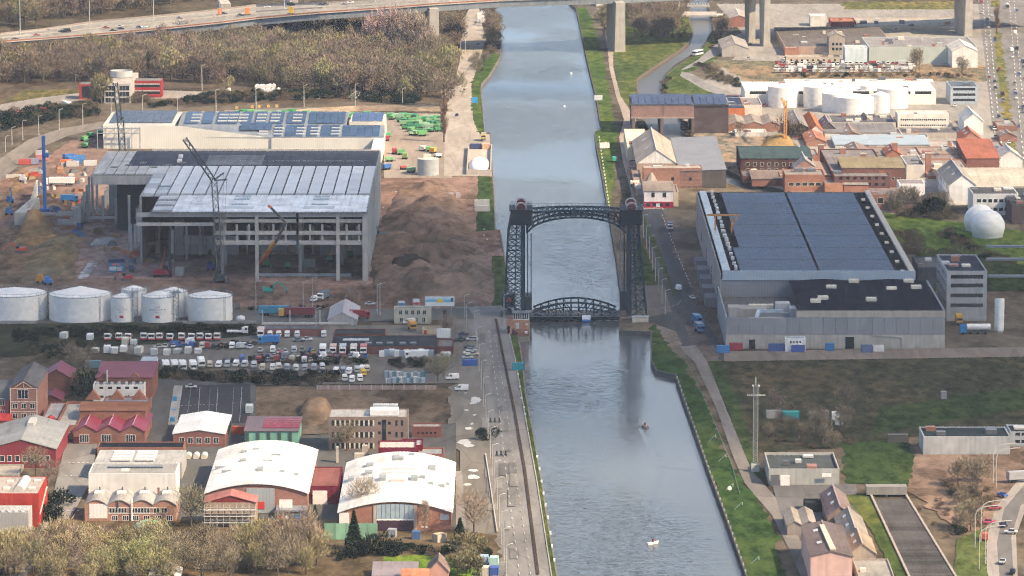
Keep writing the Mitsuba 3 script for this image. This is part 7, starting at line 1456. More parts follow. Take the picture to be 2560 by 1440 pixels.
def green_screen(): fence(812, 945, 1352, 5, 5.5, 'green_hoarding', 'green hoarding in front of the big hangar', (.22, .40, .28), (.18, .3, .22))
green_screen()
# ---------------------------------------------------------------- trees and hedges here
wood([(150, 1374), (250, 1380), (440, 1387), (480, 1470), (100, 1470)], 6.6, 41, [('bud2', 4), ('bare2', 5), ('willow2', 2)], (8, 14), 'tree', 'in the small park at the lower edge', 'trees of the small park', 60, 'park_wood', ((215, 'at the foot of the works street'), (330, 'before the wave roof factory'), (9999, 'before the green dome shelter')))
wood([(480, 1390), (570, 1390), (580, 1470), (490, 1470)], 7.5, 42, [('bare2', 3), ('bud2', 1)], (9, 13), 'tree', 'in the open side of the small park', 'trees of the park side', 20, 'park_wood2')
wood([(590, 1378), (790, 1388), (820, 1412), (740, 1450), (600, 1440)], 6, 43, [('bud2', 2), ('bare2', 3), ('dark', 1)], (9, 14), 'tree', 'in front of the scaffolded shed', 'trees before the scaffolded shed', 30, 'park_wood3')
wood([(820, 1378), (1200, 1378), (1230, 1400), (960, 1392), (830, 1410)], 5, 44, [('dark', 4), ('bush', 2)], (8, 13), 'bush', 'along the lawn before the big hangar', 'bushes along the lawn', 18, 'lawn_hedge')
wood([(1140, 1400), (1215, 1395), (1210, 1450), (1120, 1450)], 5, 46, [('bud', 3), ('bush', 2)], (6, 10), 'bush', 'at the lower edge beside the stalls', 'shrubs by the stalls', 14, 'stall_hedge')
wood([(0, 1390), (110, 1385), (90, 1460), (-20, 1460)], 6, 45, [('bud2', 3), ('bare2', 2)], (9, 13), 'tree', 'before the mint green roof', 'trees before the mint roof', 14, 'corner_wood')
for x, y, kd, h, w, l in ((885, 1374, 'conifer', 12, 1.1, 'dark green conifer before the big hangar'), (940, 1388, 'dark', 9, 1, 'broad dark evergreen beside the conifer'), (1150, 1362, 'conifer', 8.5, 1.4, 'dark conifer at the corner of the big hangar'), (788, 1318, 'conifer', 7, 1.2, 'small dark conifer beside the dark red block'), (903, 1305, 'bare', 15, 1.1, 'grey bare tree before the white hangar roof'), (1062, 1335, 'tall', 11, 1, 'slim bare tree before the brick hangar wall'), (1185, 1335, 'bare', 14, 1.2, 'bare tree on the gravel lot by the canal road'), (478, 1320, 'bare', 14, 1.1, 'bare tree between the wave roof factory and the scaffold'), (90, 1190, 'bare', 11, 1.2, 'dark bare tree before the red front works'), (120, 1215, 'bare', 10, 1.2, 'dark bare tree beside the works street'), (700, 1400, 'bare', 16, 1, 'tall reddish bare tree at the park edge'), (770, 1420, 'tall', 19, 1.1, 'tall pinkish bare tree beside the dark evergreen'), (268, 1108, 'bare', 7, 1.1, 'small dark bare tree before the red hall'), (205, 985, 'bare', 9, 1.3, 'grey bare tree behind the orange gables'), (225, 990, 'dark', 12, 1, 'dark evergreen beside the white block'), (180, 935, 'bare', 12, 1.2, 'dark bare tree behind the red gable house'), (210, 945, 'bare', 11, 1.1, 'reddish bare tree behind the red roof hall'), (1095, 955, 'bare', 11, 1.2, 'dark bare tree at the corner of the truck yard'), (1110, 945, 'bare', 10, 1.1, 'second dark bare tree at the corner of the truck yard'), (880, 768, 'bare', 9, 1.2, 'bare tree behind the gabled shed'), (1120, 835, 'bare', 8, 1.2, 'bare tree beside the dark chimney'), (868, 1130, 'bare', 12, 1, 'bare tree before the empty brick office'), (1215, 1100, 'dark', 6, 1, 'dark bush on the gravel lot by the lamps'), (150, 1265, 'dark', 7, 1.1, 'green bush beside the red factory'), (120, 1300, 'dark', 7, 1.1, 'second green bush beside the red factory')):
 tree(G(x, y), kd + '2' if kd in ('bare', 'tall') else kd, h, l, name='conifer_tree' if kd == 'conifer' else 'bush' if kd == 'dark' else 'tree', wide=w)
wood([(40, 836), (150, 828), (640, 822), (640, 838), (420, 836), (150, 850), (30, 862)], 4.2, 47, [('dark', 5), ('bush', 1)], (8, 12), 'bush', 'in the hedge below the oil tanks', 'hedge below the oil tanks', 24, 'tank_hedge')
wood([(60, 866), (230, 858), (240, 895), (60, 900)], 6, 48, [('dark', 2), ('bush', 3)], (8, 13), 'bush', 'in the rough corner of the truck yard', 'bushes of the yard corner', 10, 'yard_corner')
wood([(640, 900), (860, 902), (935, 915), (900, 918), (640, 912)], 4.2, 49, [('dark', 3), ('bush', 2)], (7, 10), 'bush', 'in the strip above the lower parking row', 'bushes above the lower row', 14, 'row_hedge')
wood([(390, 935), (560, 940), (850, 945), (850, 965), (640, 965), (400, 950)], 4.4, 50, [('dark', 5), ('bush', 2)], (9, 13), 'bush', 'in the dark hedge below the lower parking row', 'dark hedge below the lower row', 22, 'low_hedge')
wood([(975, 908), (1080, 906), (1085, 922), (975, 925)], 4.4, 51, [('dark', 4), ('bush', 1)], (8, 11), 'bush', 'between the wrapped stacks and the blue white stacks', 'bushes between the stacks', 12, 'stack_hedge')
wood([(540, 775), (820, 768), (820, 774), (560, 782)], 5, 52, [('dark', 2), ('bush', 2)], (5, 8), 'bush', 'along the terminal road', 'bushes along the terminal road', 10, 'terminal_hedge')
wood([(570, 860), (640, 858), (650, 872), (520, 880)], 5, 53, [('dark', 2), ('bush', 1)], (5, 8), 'bush', 'between the lorry rows', 'bushes between the lorry rows', 12, 'mid_hedge')
# lamps and posts of the canal road
for i in range(15):
 t = i / 14; x, y = 1187 + 78 * t ** 1.02, 845 + 605 * t
 lamp(x, y, 10.5, f'{ORD[i]} lamp post along the canal road counted from the bridge junction', 'lamps of the canal road', ang=15, c=(.42, .41, .39), r=.13)
for i, (x, y, h) in enumerate(((1166, 835, 12), (1186, 838, 8), (1260, 812, 12), (1162, 795, 9), (758, 790, 14), (782, 782, 14), (640, 778, 12), (943, 785, 12), (950, 790, 13), (790, 835, 10))): lamp(x, y, h, f'{ORD[i]} of the grey lamp posts along the terminal road and its junction', 'lamps of the terminal junction', r=.12)
k = thing('roadside_railing', 'long pale crash barrier beside the gravel lot lamps', 'barrier')
for i in range(15): a = G(1214 + i * 1.95, 1140 + i * 13); part(k, 'post', B('cream', Fr(a)).box(-.12, -.12, 0, .12, .12, 1.0), 'm_paint'); c_ = G(1214 + (i + 1) * 1.95, 1140 + (i + 1) * 13); part(k, 'rail', B('beige').bar(a + [0, 0, .85], c_ + [0, 0, .85], .3), 'm_paint')
for x, y, c, a, l in ((1236, 1060, 'black', 83, 'black motorcycle group on the canal road'), (1252, 1143, 'black', 0, 'dark cyclists side by side on the canal road')):
 k = thing('cyclist', l, 'cyclist'); fr = Fr(G(x, y))
 for j in range(3): part(k, 'rider', B((.03, .03, .04), fr).box(-1.6 + j * 1.5, -.3, .9, -1.1 + j * 1.5, .3, 2.2), 'm_plain'); part(k, 'bicycle', B('dgrey', fr).box(-1.9 + j * 1.5, -.1, .4, -.8 + j * 1.5, .1, 1.1), 'm_plain')
b = B((.52, .50, .46))
for x, y, w, d in ((1190, 1002, 34, 16), (1183, 1010, 20, 8), (1160, 1108, 36, 14), (1172, 1116, 30, 10), (1184, 1179, 28, 7), (1182, 1196, 34, 10), (1168, 1214, 22, 6), (1180, 1062, 10, 5), (1172, 1074, 26, 7), (1166, 1028, 14, 5), (1186, 1040, 12, 4), (1164, 985, 8, 3)):
 p = G(x, y); b.poly([(p[0] + w / S(y) * .5 * math.cos(t) * R.uniform(.6, 1.1), p[1] + d / (S(y) * .155) * .5 * math.sin(t) * R.uniform(.6, 1.1)) for t in np.linspace(0, 6.28, 15)[:-1]], .42)
struct('puddle', 'pale sheets of standing water on the gravel lot', b, 'm_solar', 'stuff')
for i in range(34):
 t = R.random(); x, y = 1200 + 40 * t + R.uniform(0, 30 + 55 * t), 830 + 610 * t; p = G(x, y); w, d = R.uniform(.6, 1.8), R.uniform(2, 14)
 if i == 0: b = B('grey')
 b.quad((p[0] - w, p[1] - d, .56), (p[0] + w, p[1] - d, .56), (p[0] + w * R.uniform(.8, 1.1), p[1] + d, .56), (p[0] - w, p[1] + d, .56), R.choice(((.17, .168, .165), (.265, .255, .24), (.19, .187, .18), (.29, .275, .25))))
struct('road_patch', 'darker and paler repair patches in the canal road', b, 'm_road', 'stuff')
# ---------------------------------------------------------------- the big warehouse with the solar roof
def big_warehouse():
 k = thing('solar_warehouse', 'huge grey warehouse with blue solar roof and black roofed annex beside the quay street', 'warehouse'); Z = 18.0
 a, b_, c_, d = G(1800, 680, Z), G(2290, 680, Z), G(1713, 478, Z), G(2141, 478, Z); y0, y1 = a[1], c_[1]; x0, x1 = a[0], b_[0] - 1
 wb = (.36, .32, .31)
 n = 14
 for i in range(n):
  p, q = y0 + (y1 - y0) * i / n, y0 + (y1 - y0) * (i + 1) / n; part(k, 'side_panel', B(np.array(wb) * R.uniform(.92, 1.06)).box(x0, p + .1, 0, x0 + .5, q - .1, Z - .6), 'm_wall')
  if i % 3 == 1: part(k, 'side_window', B('black').box(x0 - .08, p + 5, 4, x0 + .1, p + 8, 9), 'm_glass')
 part(k, 'wall', B((.22, .235, .26)).box(x0 + .5, y0, 0, x1, y0 + .5, Z - 3.2).box(x1 - .5, y0 + .5, 0, x1, y1, Z - .4).box(x0 + .5, y1 - .5, 0, x1 - .5, y1, Z - .4), 'm_rib'); part(k, 'fascia', B((.34, .42, .49)).box(x0 + 1, y0 - .5, Z - 3.2, x1 + .8, y0, Z + .6), 'm_rib')
 part(k, 'roof', B((.012, .014, .018)).box(x0 + .5, y0 + .5, Z - .8, x1 - .5, y1 - .5, Z - .5), 'm_roof'); part(k, 'parapet', B((.42, .40, .36)).box(x1 - 1.6, y0, Z - .5, x1 + .6, y1, Z + .5), 'm_wall')
 xm = x0 + (x1 - x0) * .515; fr = WORLD; rows = 7
 for j in range(rows):
  p, q = y0 + 3 + (y1 - y0 - 6) * j / rows, y0 + 3 + (y1 - y0 - 6) * (j + 1) / rows - 1.1
  for xa, xb in ((x0 + (11 if j > 1 else 8.4), xm - .5), (xm + .5, x1 - 7)):
   solar_field(k, fr, xa, p, xb, q, Z - .3, 0, 1.9, 1.7, .06, c=(.020, .038, .082), tilt=.03)
 for i in range(36):
  p = y0 + 2 + (y1 - y0 - 4) * i / 36; part(k, 'skylight', B((.36, .42, .44)).box(x0 + 1.2, p, Z - .6, x0 + 4.2, p + (y1 - y0) / 36 - .8, Z + .5), 'm_paint')
  if i % 2: part(k, 'roof_unit', B('lgrey').box(x0 + 6 + R.uniform(-.4, .4), p, Z - .5, x0 + 7.4, p + R.uniform(2, 5), Z + R.uniform(.4, 1)), 'm_paint')
  if i % 4 == 0: part(k, 'roof_unit', B('cream').box(x1 - 5, p, Z - .5, x1 - 3.4, p + 2, Z + .3), 'm_paint')
 # front annex
 fa, L, D, H = measure(1815, 2362, 872, 776, 735); D = y0 - fa.o[1] - .3
 part(k, 'base_wall', B((.40, .385, .35), fa).box(0, 0, 0, L, .5, 5.6), 'm_wall')
 nx = 18
 for i in range(nx): part(k, 'cladding_panel', B(np.array((.255, .265, .285)) * R.uniform(.93, 1.05), fa).box(L * i / nx + .05, -.15, 5.65, L * (i + 1) / nx - .05, .3, 12.2), 'm_rib')
 part(k, 'annex_wall', B((.25, .26, .28), fa).box(0, .5, 0, .5, D, 12.2), 'm_rib'); part(k, 'annex_wall', B((.25, .26, .28), fa).box(L - .5, .5, 0, L, D, H), 'm_rib'); part(k, 'top_band', B((.40, .37, .32), fa).box(L * .32, 0, 12.25, L, .6, H), 'm_wall')
 rb = B((.012, .016, .028), fa); n = 20
 z = lambda t: H - .2 + .7 * (.5 - .5 * math.cos(t * 4 * math.pi))
 for i in range(n):
  s0, s1 = i / n, (i + 1) / n; xa, xb = L * (.34 + .65 * s0), L * (.34 + .65 * s1); rb.quad((xa, .6, H - .2), (xb, .6, H - .2), (xb, D, z(s1)), (xa, D, z(s0)))
 part(k, 'annex_roof', rb, 'm_roof', label='black undulating roof of the front annex'); part(k, 'annex_roof', B((.12, .12, .125), fa).box(.5, .6, 7.5, L * .34, D, 8.0), 'm_roof')
 for x, y in ((.44, .35), (.50, .7), (.62, .9), (.66, .3), (.78, .65), (.88, .9), (.90, .7), (.40, .25)): part(k, 'skylight', B('cream', fa).box(L * x, D * y, H, L * x + 4, D * y + 3, H + 1.3), 'm_paint')
 for x, w, y, d_, h0, h, c in ((.01, 5, 10, 8, 8, 6.5, 'conc'), (.06, 12, 28, 10, 8, 3.2, (.33, .32, .3)), (.10, 14, 8, 5, 8, 2.4, 'conc'), (.16, 16, 22, 2, 8, 2.6, (.3, .34, .38)), (.24, 6, 30, 6, 8, 5, 'lgrey'), (.30, 3, 20, 8, 8, 4.5, (.4, .42, .44)), (.12, 10, 36, 3, 8, 3.5, 'cream'), (.20, 14, 12, 6, 8, 1.2, 'dgrey'), (.28, 1, 3, 1, 8, 3.5, (.5, .22, .06)), (.03, 8, 34, 6, 8, 1, 'lgrey')): part(k, 'plant_unit', B(c, fa).box(L * x + .5, y, h0, L * x + w, y + d_, h0 + h), 'm_wall')
 part(k, 'duct', B((.35, .42, .48), fa).bar((L * .13, 6, 8), (L * .16, 18, 12), 1.2).bar((L * .16, 18, 12), (L * .27, 18, 12), 1.0), 'm_paint')
 for x, w, h in ((.105, 2.4, 3.6), (.545, 3.4, 4.6)): part(k, 'doorway', B('black', fa).box(L * x, -.1, 0, L * x + w, .05, h), 'm_glass')
 part(k, 'pipe', B('grey', fa).bar((L * .66, -.3, 5.2), (L * .80, -.3, 4.4), .22).bar((L * .80, -.3, 4.4), (L * .80, -.3, .5), .22), 'm_steel')
 for i in range(5): p = y0 + 20 + i * 26; part(k, 'loading_dock', B((.2, .2, .22)).box(x0 - 5, p, 0, x0 - .1, p + 12, 4.5), 'm_wall')
 part(k, 'stair_block', B((.38, .36, .32)).box(x1 - 11, y0 - 3, 0, x1 - 1, y0 - .6, Z - 3.4), 'm_wall')
 return x0, x1, y0, y1, Z, fa, L
wx0, wx1, wy0, wy1, wZ, wfa, wL = big_warehouse()
k = thing('gantry_crane', 'orange gantry crane straddling the roof edge of the solar warehouse', 'crane'); p = np.array([wx0 + 3, wy0 + 118, wZ]); og = (.42, .18, .03)
for dx in (0.0, 7.0): part(k, 'leg', B(og).bar(p + [dx, 0, -.5], p + [dx, 0, 7.5 if dx == 0 else 6], .6), 'm_paint')
part(k, 'beam', B(og).bar(p + [-3.5, 0, 7], p + [10, 0, 7], .7), 'm_paint'); part(k, 'brace', B(og).bar(p + [7, 0, 1], p + [9.5, 0, 7], .4), 'm_paint')
def row(T_):
 for t in T_:
  n, l, xl, xr, yb, yt, yr, w, r, kd, rh, al = t[:12]; kw = t[12] if len(t) > 12 else {}
  k, fr, L, D, H, rk = building(n, l, xl, xr, yb, yt, yr, w, r, kd, rh, al, cat=n.split('_')[-1], **kw)
  if kd == 'flat' and L * D > 200:
   for i in range(min(9, int(L * D / 160))): x, y, s = R.uniform(.08, .9) * L, R.uniform(.12, .85) * D, R.uniform(.7, 2.2); part(k, 'roof_vent', B(R.choice(('cream', 'lgrey', 'dgrey', 'brick')), fr).box(x - s, y - s * R.uniform(.6, 2), H - .7, x + s, y + s, H + R.uniform(-.1, 1.6)), 'm_paint')
  elif kd == 'gable' and al == 'v' and L > 8:
   part(k, 'ridge_cap', B(np.array(cc(r)) * 1.3, fr).box(L / 2 - .25, -.3, H + rh + .2, L / 2 + .25, D + .3, H + rh + .4), 'm_paint')
   for j in (.3, .7): part(k, 'roof_light', B('lgrey', fr).hexa([(L * .22, D * j, H + rh * .44 + .3), (L * .34, D * j, H + rh * .68 + .3), (L * .22, D * j + 3, H + rh * .44 + .3), (L * .34, D * j + 3, H + rh * .68 + .3), (L * .22, D * j, H + rh * .44 + .42), (L * .34, D * j, H + rh * .68 + .42), (L * .22, D * j + 3, H + rh * .44 + .42), (L * .34, D * j + 3, H + rh * .68 + .42)]), 'm_paint')
wf = lambda rows, n, w=1.2, h=1.4, f='white', face='front': (face, rows, n, w, h, f)
BRK = dict(mat='m_brick')
row([('office_block', 'grey office block with ribbon windows and equipment on its dark roof beside the solar warehouse', 2366, 2466, 802, 676, 634, (.36, .365, .375), (.04, .05, .07), 'flat', 0, 'v', dict(par=.5, wins=[wf((5.5, 9.5, 13.5, 17), 12, 1.0, 1.5, None), wf((5.5, 9.5, 13.5, 17), 8, 2, 1.2, None, 'left')])),
('link_block', 'dark linking block between the solar warehouse and the office block', 2296, 2362, 720, 668, 640, (.06, .07, .09), (.10, .11, .12), 'flat', 0, 'v'),
('white_cabin', 'white two storey cabin before the warehouse wall', 1963, 2014, 881, 845, 840, 'white', (.3, .36, .4), 'flat', 0, 'v', dict(par=.05, wins=[wf((3.6,), 4, .6, .8, None)])),
('white_cabin', 'small white cabin beside the grey blue container', 2182, 2210, 881, 866, 862, 'white', 'lgrey', 'flat', 0, 'v', dict(par=.05)),
# canal side houses
('cream_shed', 'cream flat roofed shed by the far canal bank', 1568, 1622, 404, 366, 322, (.62, .55, .42), (.66, .60, .48), 'flat', 0, 'v', dict(par=.3)),
('gabled_warehouse', 'beige gabled warehouse with white gable end near the canal', 1592, 1690, 452, 408, 352, (.40, .30, .24), (.38, .33, .28), 'gable', 6.5, 'v', dict(gablec=(.68, .66, .62))),
('brick_warehouse', 'flat roofed brick warehouse with three small windows behind the white pub', 1608, 1755, 470, 420, 412, (.34, .16, .11), (.40, .35, .30), 'flat', 0, 'v', dict(mat='m_brick', par=.3, wins=[wf((3.6,), 3, 1.4, 1.6, None)])),
('lean_to_shed', 'long blue grey roofed shed between the brick warehouse and the river', 1700, 1815, 470, 428, 345, (.10, .09, .085), (.19, .195, .21), 'mono', .8, 'v', dict(rmat='m_rib')),
('white_pub', 'white corner pub with red ground floor and brown hipped roof', 1610, 1683, 519, 478, 454, (.72, .70, .68), (.28, .235, .20), 'gable', 2.4, 'u', dict(wins=[wf((4.9,), 2, 1.6, 2.2, 'cream')])),
('side_house', 'low terraced house wall with white bands beside the white pub', 1684, 1696, 516, 480, 460, (.42, .36, .3), (.26, .22, .2), 'flat', 0, 'v'),
('long_brick_wall', 'long dark brick warehouse flank along the sandy towpath', 1590, 1612, 516, 486, 400, (.20, .14, .12), (.25, .2, .18), 'flat', 0, 'v', BRK),
# brick factories behind the solar warehouse
('green_roof_factory', 'old brick factory with dark teal roof on the wasteland', 1852, 2030, 440, 396, 366, (.10, .045, .04), (.06, .09, .095), 'gable', 2, 'u', dict(mat='m_brick', wins=[wf((2, 5), 9, 1.4, 1.6, 'cream')])),
('pitched_factory', 'brick factory with grey pitched roof and pink gable beside the teal roof', 1985, 2042, 450, 420, 386, (.40, .22, .16), (.27, .25, .25), 'gable', 4, 'v', BRK),
('brick_factory', 'orange brick factory with flat grey roof just behind the solar warehouse', 1962, 2062, 480, 436, 422, (.36, .15, .09), (.28, .25, .23), 'flat', 0, 'v', dict(mat='m_brick', wins=[wf((3,), 5, 2.4, 1.6, 'cream')])),
('brick_factory', 'long brick factory with tar roof running back from the solar warehouse', 2085, 2225, 480, 440, 372, (.17, .08, .07), (.21, .19, .185), 'flat', 0, 'v', dict(mat='m_brick', wins=[wf((3, 6), 7, 1.6, 1.4, None)])),
('brick_factory', 'brick factory with ochre mossy roof beside the grey white block', 2105, 2262, 470, 420, 398, (.20, .09, .07), (.24, .20, .13), 'mono', 1, 'u', dict(mat='m_brick', wins=[wf((4,), 10, 1.2, 1.2, 'lgrey')])),
('brick_factory', 'brick works with bright orange parapets between the factories', 2022, 2096, 472, 446, 430, (.42, .17, .085), (.30, .26, .24), 'flat', 0, 'v', BRK),
('orange_brick_house', 'orange brick building with white framed windows at the corner of the solar warehouse', 2176, 2262, 527, 486, 470, (.40, .17, .10), (.20, .17, .165), 'flat', 0, 'v', dict(mat='m_brick', par=.1, wins=[wf((3.6,), 2, 2.6, 2.4, 'white')])),
('white_box_hall', 'tall plain white box hall behind the orange brick building', 2248, 2312, 506, 459, 448, (.76, .75, .73), (.26, .24, .24), 'flat', 0, 'v', dict(par=.1)),
('grey_white_block', 'grey white block with cream front and dark flat roof', 2266, 2312, 448, 412, 394, (.58, .57, .53), (.22, .21, .21), 'flat', 0, 'v', dict(D=40)),
('white_gable_hall', 'long white hall with grey pitched roof and white gable end', 2372, 2440, 512, 464, 424, (.70, .70, .69), (.29, .27, .255), 'gable', 5, 'v', dict(gablec=(.76, .75, .73), wins=[wf((2, 6), 7, 2, 2, None, 'left')])),
('pale_roof_hall', 'broad hall with pale beige pitched roof near the highway', 2360, 2600, 488, 466, 420, (.5, .45, .38), (.46, .42, .35), 'gable', 3, 'u'),
('white_office', 'white two storey office with dark windows behind the domes', 2432, 2545, 538, 484, 466, (.72, .71, .68), (.10, .10, .105), 'flat', 0, 'v', dict(par=.2, wins=[wf((2, 6), 7, 1.8, 1.5, None)])),
('brown_house', 'dark brown brick house with pale eaves near the dome lawn', 2226, 2304, 534, 506, 490, (.20, .12, .09), (.11, .095, .10), 'mono', 1, 'u', BRK), ('brown_house', 'small dark brown gabled house behind the lawn bushes', 2308, 2346, 524, 504, 492, (.15, .09, .08), (.10, .085, .09), 'gable', 1.6, 'v', BRK),
('dark_shed', 'dark shed at the picture edge behind the domes', 2530, 2600, 560, 512, 470, (.10, .08, .08), (.06, .07, .08), 'flat', 0, 'v'),
# upper district
('long_white_hall', 'very long white hall behind the white storage tanks', 1862, 2340, 262, 226, 204, (.76, .74, .69), (.72, .71, .68), 'flat', 0, 'v', dict(par=.2, wins=[wf((6,), 9, 9, 1.6, None)])),
('rear_white_hall', 'grey white panelled hall rising behind the very long white hall', 1962, 2336, 226, 204, 197, (.46, .48, .46), (.6, .6, .58), 'flat', 0, 'v', dict(par=.1, mat='m_rib')),
('round_office', 'pale blue office with ribbon windows beside the highway', 2376, 2444, 262, 216, 202, (.40, .45, .50), (.12, .15, .18), 'flat', 0, 'v', dict(par=.3, wins=[wf((2, 5, 8), 6, 2.2, 1.4, None)])),
('window_office', 'long cream office with two rows of small windows', 2244, 2372, 322, 285, 276, (.70, .67, .60), (.60, .57, .51), 'flat', 0, 'v', dict(par=.2, wins=[wf((1.4, 4.4), 22, .8, .9, None)])),
('white_gable_house', 'tall white gabled house at the highway edge', 2410, 2458, 338, 303, 285, (.76, .74, .70), (.62, .60, .55), 'gable', 4, 'v'),
('dark_roof_hall', 'low hall with dark grey roof before the cream office', 2080, 2240, 322, 306, 286, (.50, .46, .40), (.13, .13, .145), 'flat', 0, 'v'), ('dark_roof_hall', 'low hall with dark roof and pale edge beside the black gable', 2062, 2242, 345, 332, 314, (.62, .58, .52), (.21, .20, .205), 'mono', 1, 'u'),
('dark_roof_hall', 'dark roofed yard hall with pale skylights below the cream office', 2243, 2400, 345, 332, 318, (.4, .36, .32), (.15, .145, .155), 'flat', 0, 'v'), ('blue_roof_hall', 'long hall with light blue roof across the factory district', 2088, 2325, 372, 362, 342, (.5, .5, .48), (.30, .36, .40), 'mono', .8, 'u', dict(rmat='m_rib')),
('orange_gable_house', 'small house with bright orange gable roof in the factory lane', 2024, 2058, 346, 328, 292, (.62, .58, .52), (.45, .16, .085), 'gable', 3, 'v'), ('black_gable_house', 'dark gabled house beside the orange gable', 2052, 2092, 338, 324, 306, (.10, .09, .10), (.22, .21, .21), 'gable', 4, 'v'),
('orange_gable_house', 'house with orange gable roof at the highway end of the light blue hall', 2404, 2456, 372, 350, 334, (.50, .24, .15), (.42, .16, .10), 'gable', 4, 'v', BRK), ('red_roof_house', 'red roofed workshops by the highway', 2416, 2500, 420, 396, 362, (.24, .10, .08), (.34, .13, .09), 'mono', 3, 'u', BRK), ('white_gable_house', 'white gabled workshop end by the highway', 2498, 2556, 420, 396, 380, (.74, .72, .68), (.5, .46, .42), 'gable', 4, 'v'),
('brown_roof_hall', 'flat brown roofed works behind the mossy roof', 2130, 2400, 410, 396, 366, (.36, .17, .11), (.26, .215, .19), 'flat', 0, 'v', BRK), ('brown_roof_hall', 'low brown roofed works beside the red workshops', 2310, 2420, 440, 420, 398, (.40, .18, .11), (.30, .25, .22), 'flat', 0, 'v', BRK),
('sawtooth_shed', 'brick shed with pale saw roof near the river', 1778, 1950, 330, 312, 292, (.36, .16, .10), (.30, .26, .23), 'bays', 1.6, 'v', dict(mat='m_brick', n=4)), ('orange_front_hall', 'hall with long orange front and solar roof beside the river', 1738, 1862, 300, 270, 238, (.50, .17, .08), (.045, .06, .11), 'flat', 0, 'v', dict(par=.1)), ('grey_deck_hall', 'dark grey flat roofed hall with pale walls beside the river', 1822, 1905, 292, 262, 243, (.66, .60, .52), (.25, .235, .235), 'flat', 0, 'v'),
('dark_lane_house', 'black end wall house in the factory lane', 1980, 2020, 345, 318, 284, (.06, .06, .055), (.25, .23, .22), 'gable', 2, 'v'), ('white_store', 'long low white store on the wasteland', 1838, 1916, 342, 330, 322, (.64, .62, .57), (.60, .57, .52), 'flat', 0, 'v'),
('big_grey_hall', 'very large hall with grey brown roof under the viaduct', 1962, 2236, 136, 116, 68, (.40, .30, .24), (.15, .135, .13), 'flat', 0, 'v', dict(par=.1)), ('ruin_tower', 'beige ruined tower house before the large grey brown roof', 2072, 2112, 138, 92, 84, (.38, .33, .27), (.3, .27, .23), 'gable', 2, 'v', dict(wins=[wf((3, 6), 3, 1.5, 1.6, None)])), ('orange_store', 'orange brick store beneath the large grey brown roof', 1962, 1998, 140, 120, 116, (.45, .19, .11), (.34, .3, .27), 'flat', 0, 'v', BRK),
('green_hall', 'long pale green hall facing the car yard', 2172, 2442, 158, 117, 92, (.46, .50, .45), (.27, .255, .255), 'flat', 0, 'v', dict(mat='m_rib')), ('pale_blue_hall', 'pale blue and white hall beside the long green hall', 2112, 2168, 158, 119, 112, (.60, .68, .70), (.5, .5, .48), 'flat', 0, 'v'), ('white_gable_house', 'white gabled hall closing the long green hall', 2380, 2444, 170, 128, 112, (.76, .74, .68), (.62, .58, .52), 'gable', 3.4, 'v'), ('beige_row', 'beige row building with small square windows by the car yard', 1965, 2100, 158, 142, 137, (.50, .43, .33), (.40, .35, .3), 'flat', 0, 'v', dict(wins=[wf((1.2,), 9, 1.2, 1.2, None)])),
('grey_gable_shed', 'grey gabled shed at the foot of the viaduct pair', 1805, 1872, 142, 122, 100, (.42, .39, .35), (.33, .30, .28), 'gable', 3, 'v'), ('beige_roof_works', 'wide beige roofed works beyond the viaduct', 2140, 2404, 74, 66, 44, (.5, .45, .38), (.40, .36, .31), 'flat', 0, 'v'), ('dark_red_works', 'dark red fronted works beyond the viaduct', 2078, 2140, 68, 54, 44, (.24, .06, .06), (.42, .2, .13), 'flat', 0, 'v'), ('white_cube_hall', 'white cube hall beyond the viaduct', 2026, 2066, 66, 40, 34, (.72, .70, .66), (.6, .58, .54), 'flat', 0, 'v'),
('white_hotel', 'white low building with red trim at the top of the canal', 1490, 1530, 16, 2, -6, (.70, .62, .58), (.5, .45, .4), 'flat', 0, 'v'), ('white_hotel', 'row of white houses behind the river bushes', 1580, 1700, 18, 4, -6, (.72, .69, .65), (.48, .42, .38), 'flat', 0, 'v', dict(wins=[wf((1.4,), 10, 1.6, 1.2, None)])), ('brick_cottage', 'red brick cottage with grey roof by the river bridge', 1815, 1880, 68, 50, 32, (.38, .15, .10), (.4, .36, .32), 'gable', 3, 'v', BRK),
# lower right
('concrete_garage', 'flat concrete garage with white door beside the lattice mast', 1922, 2098, 1214, 1171, 1130, (.36, .36, .34), (.07, .08, .085), 'flat', 0, 'v', dict(par=.9)), ('long_grey_building', 'long pale grey building with dark roof at the picture edge beside the bare lot', 2308, 2525, 1138, 1090, 1066, (.42, .43, .43), (.035, .045, .055), 'flat', 0, 'v', dict(par=.4)), ('edge_building', 'pale grey annex with ribbon windows at the picture edge', 2525, 2640, 1118, 1078, 1060, (.40, .42, .44), (.05, .055, .06), 'flat', 0, 'v', dict(wins=[wf((1.5, 4), 6, 1.6, 1, None)])),
('dark_shed', 'small dark shed with lettered front behind the old barns', 2012, 2056, 1282, 1258, 1246, (.02, .025, .03), (.03, .04, .045), 'flat', 0, 'v'), ('old_barn', 'brown ridged barn with slipped tiles beside the green strip', 2068, 2132, 1322, 1290, 1236, (.24, .19, .16), (.20, .155, .15), 'gable', 3, 'v'), ('old_barn', 'beige ridged barn joined to the brown barn', 2105, 2172, 1378, 1346, 1292, (.34, .29, .24), (.27, .235, .205), 'gable', 3, 'v'), ('old_barn', 'tawny ridged barn with white verge at the end of the barns', 2122, 2190, 1420, 1384, 1344, (.38, .32, .26), (.30, .24, .18), 'gable', 3, 'v'),
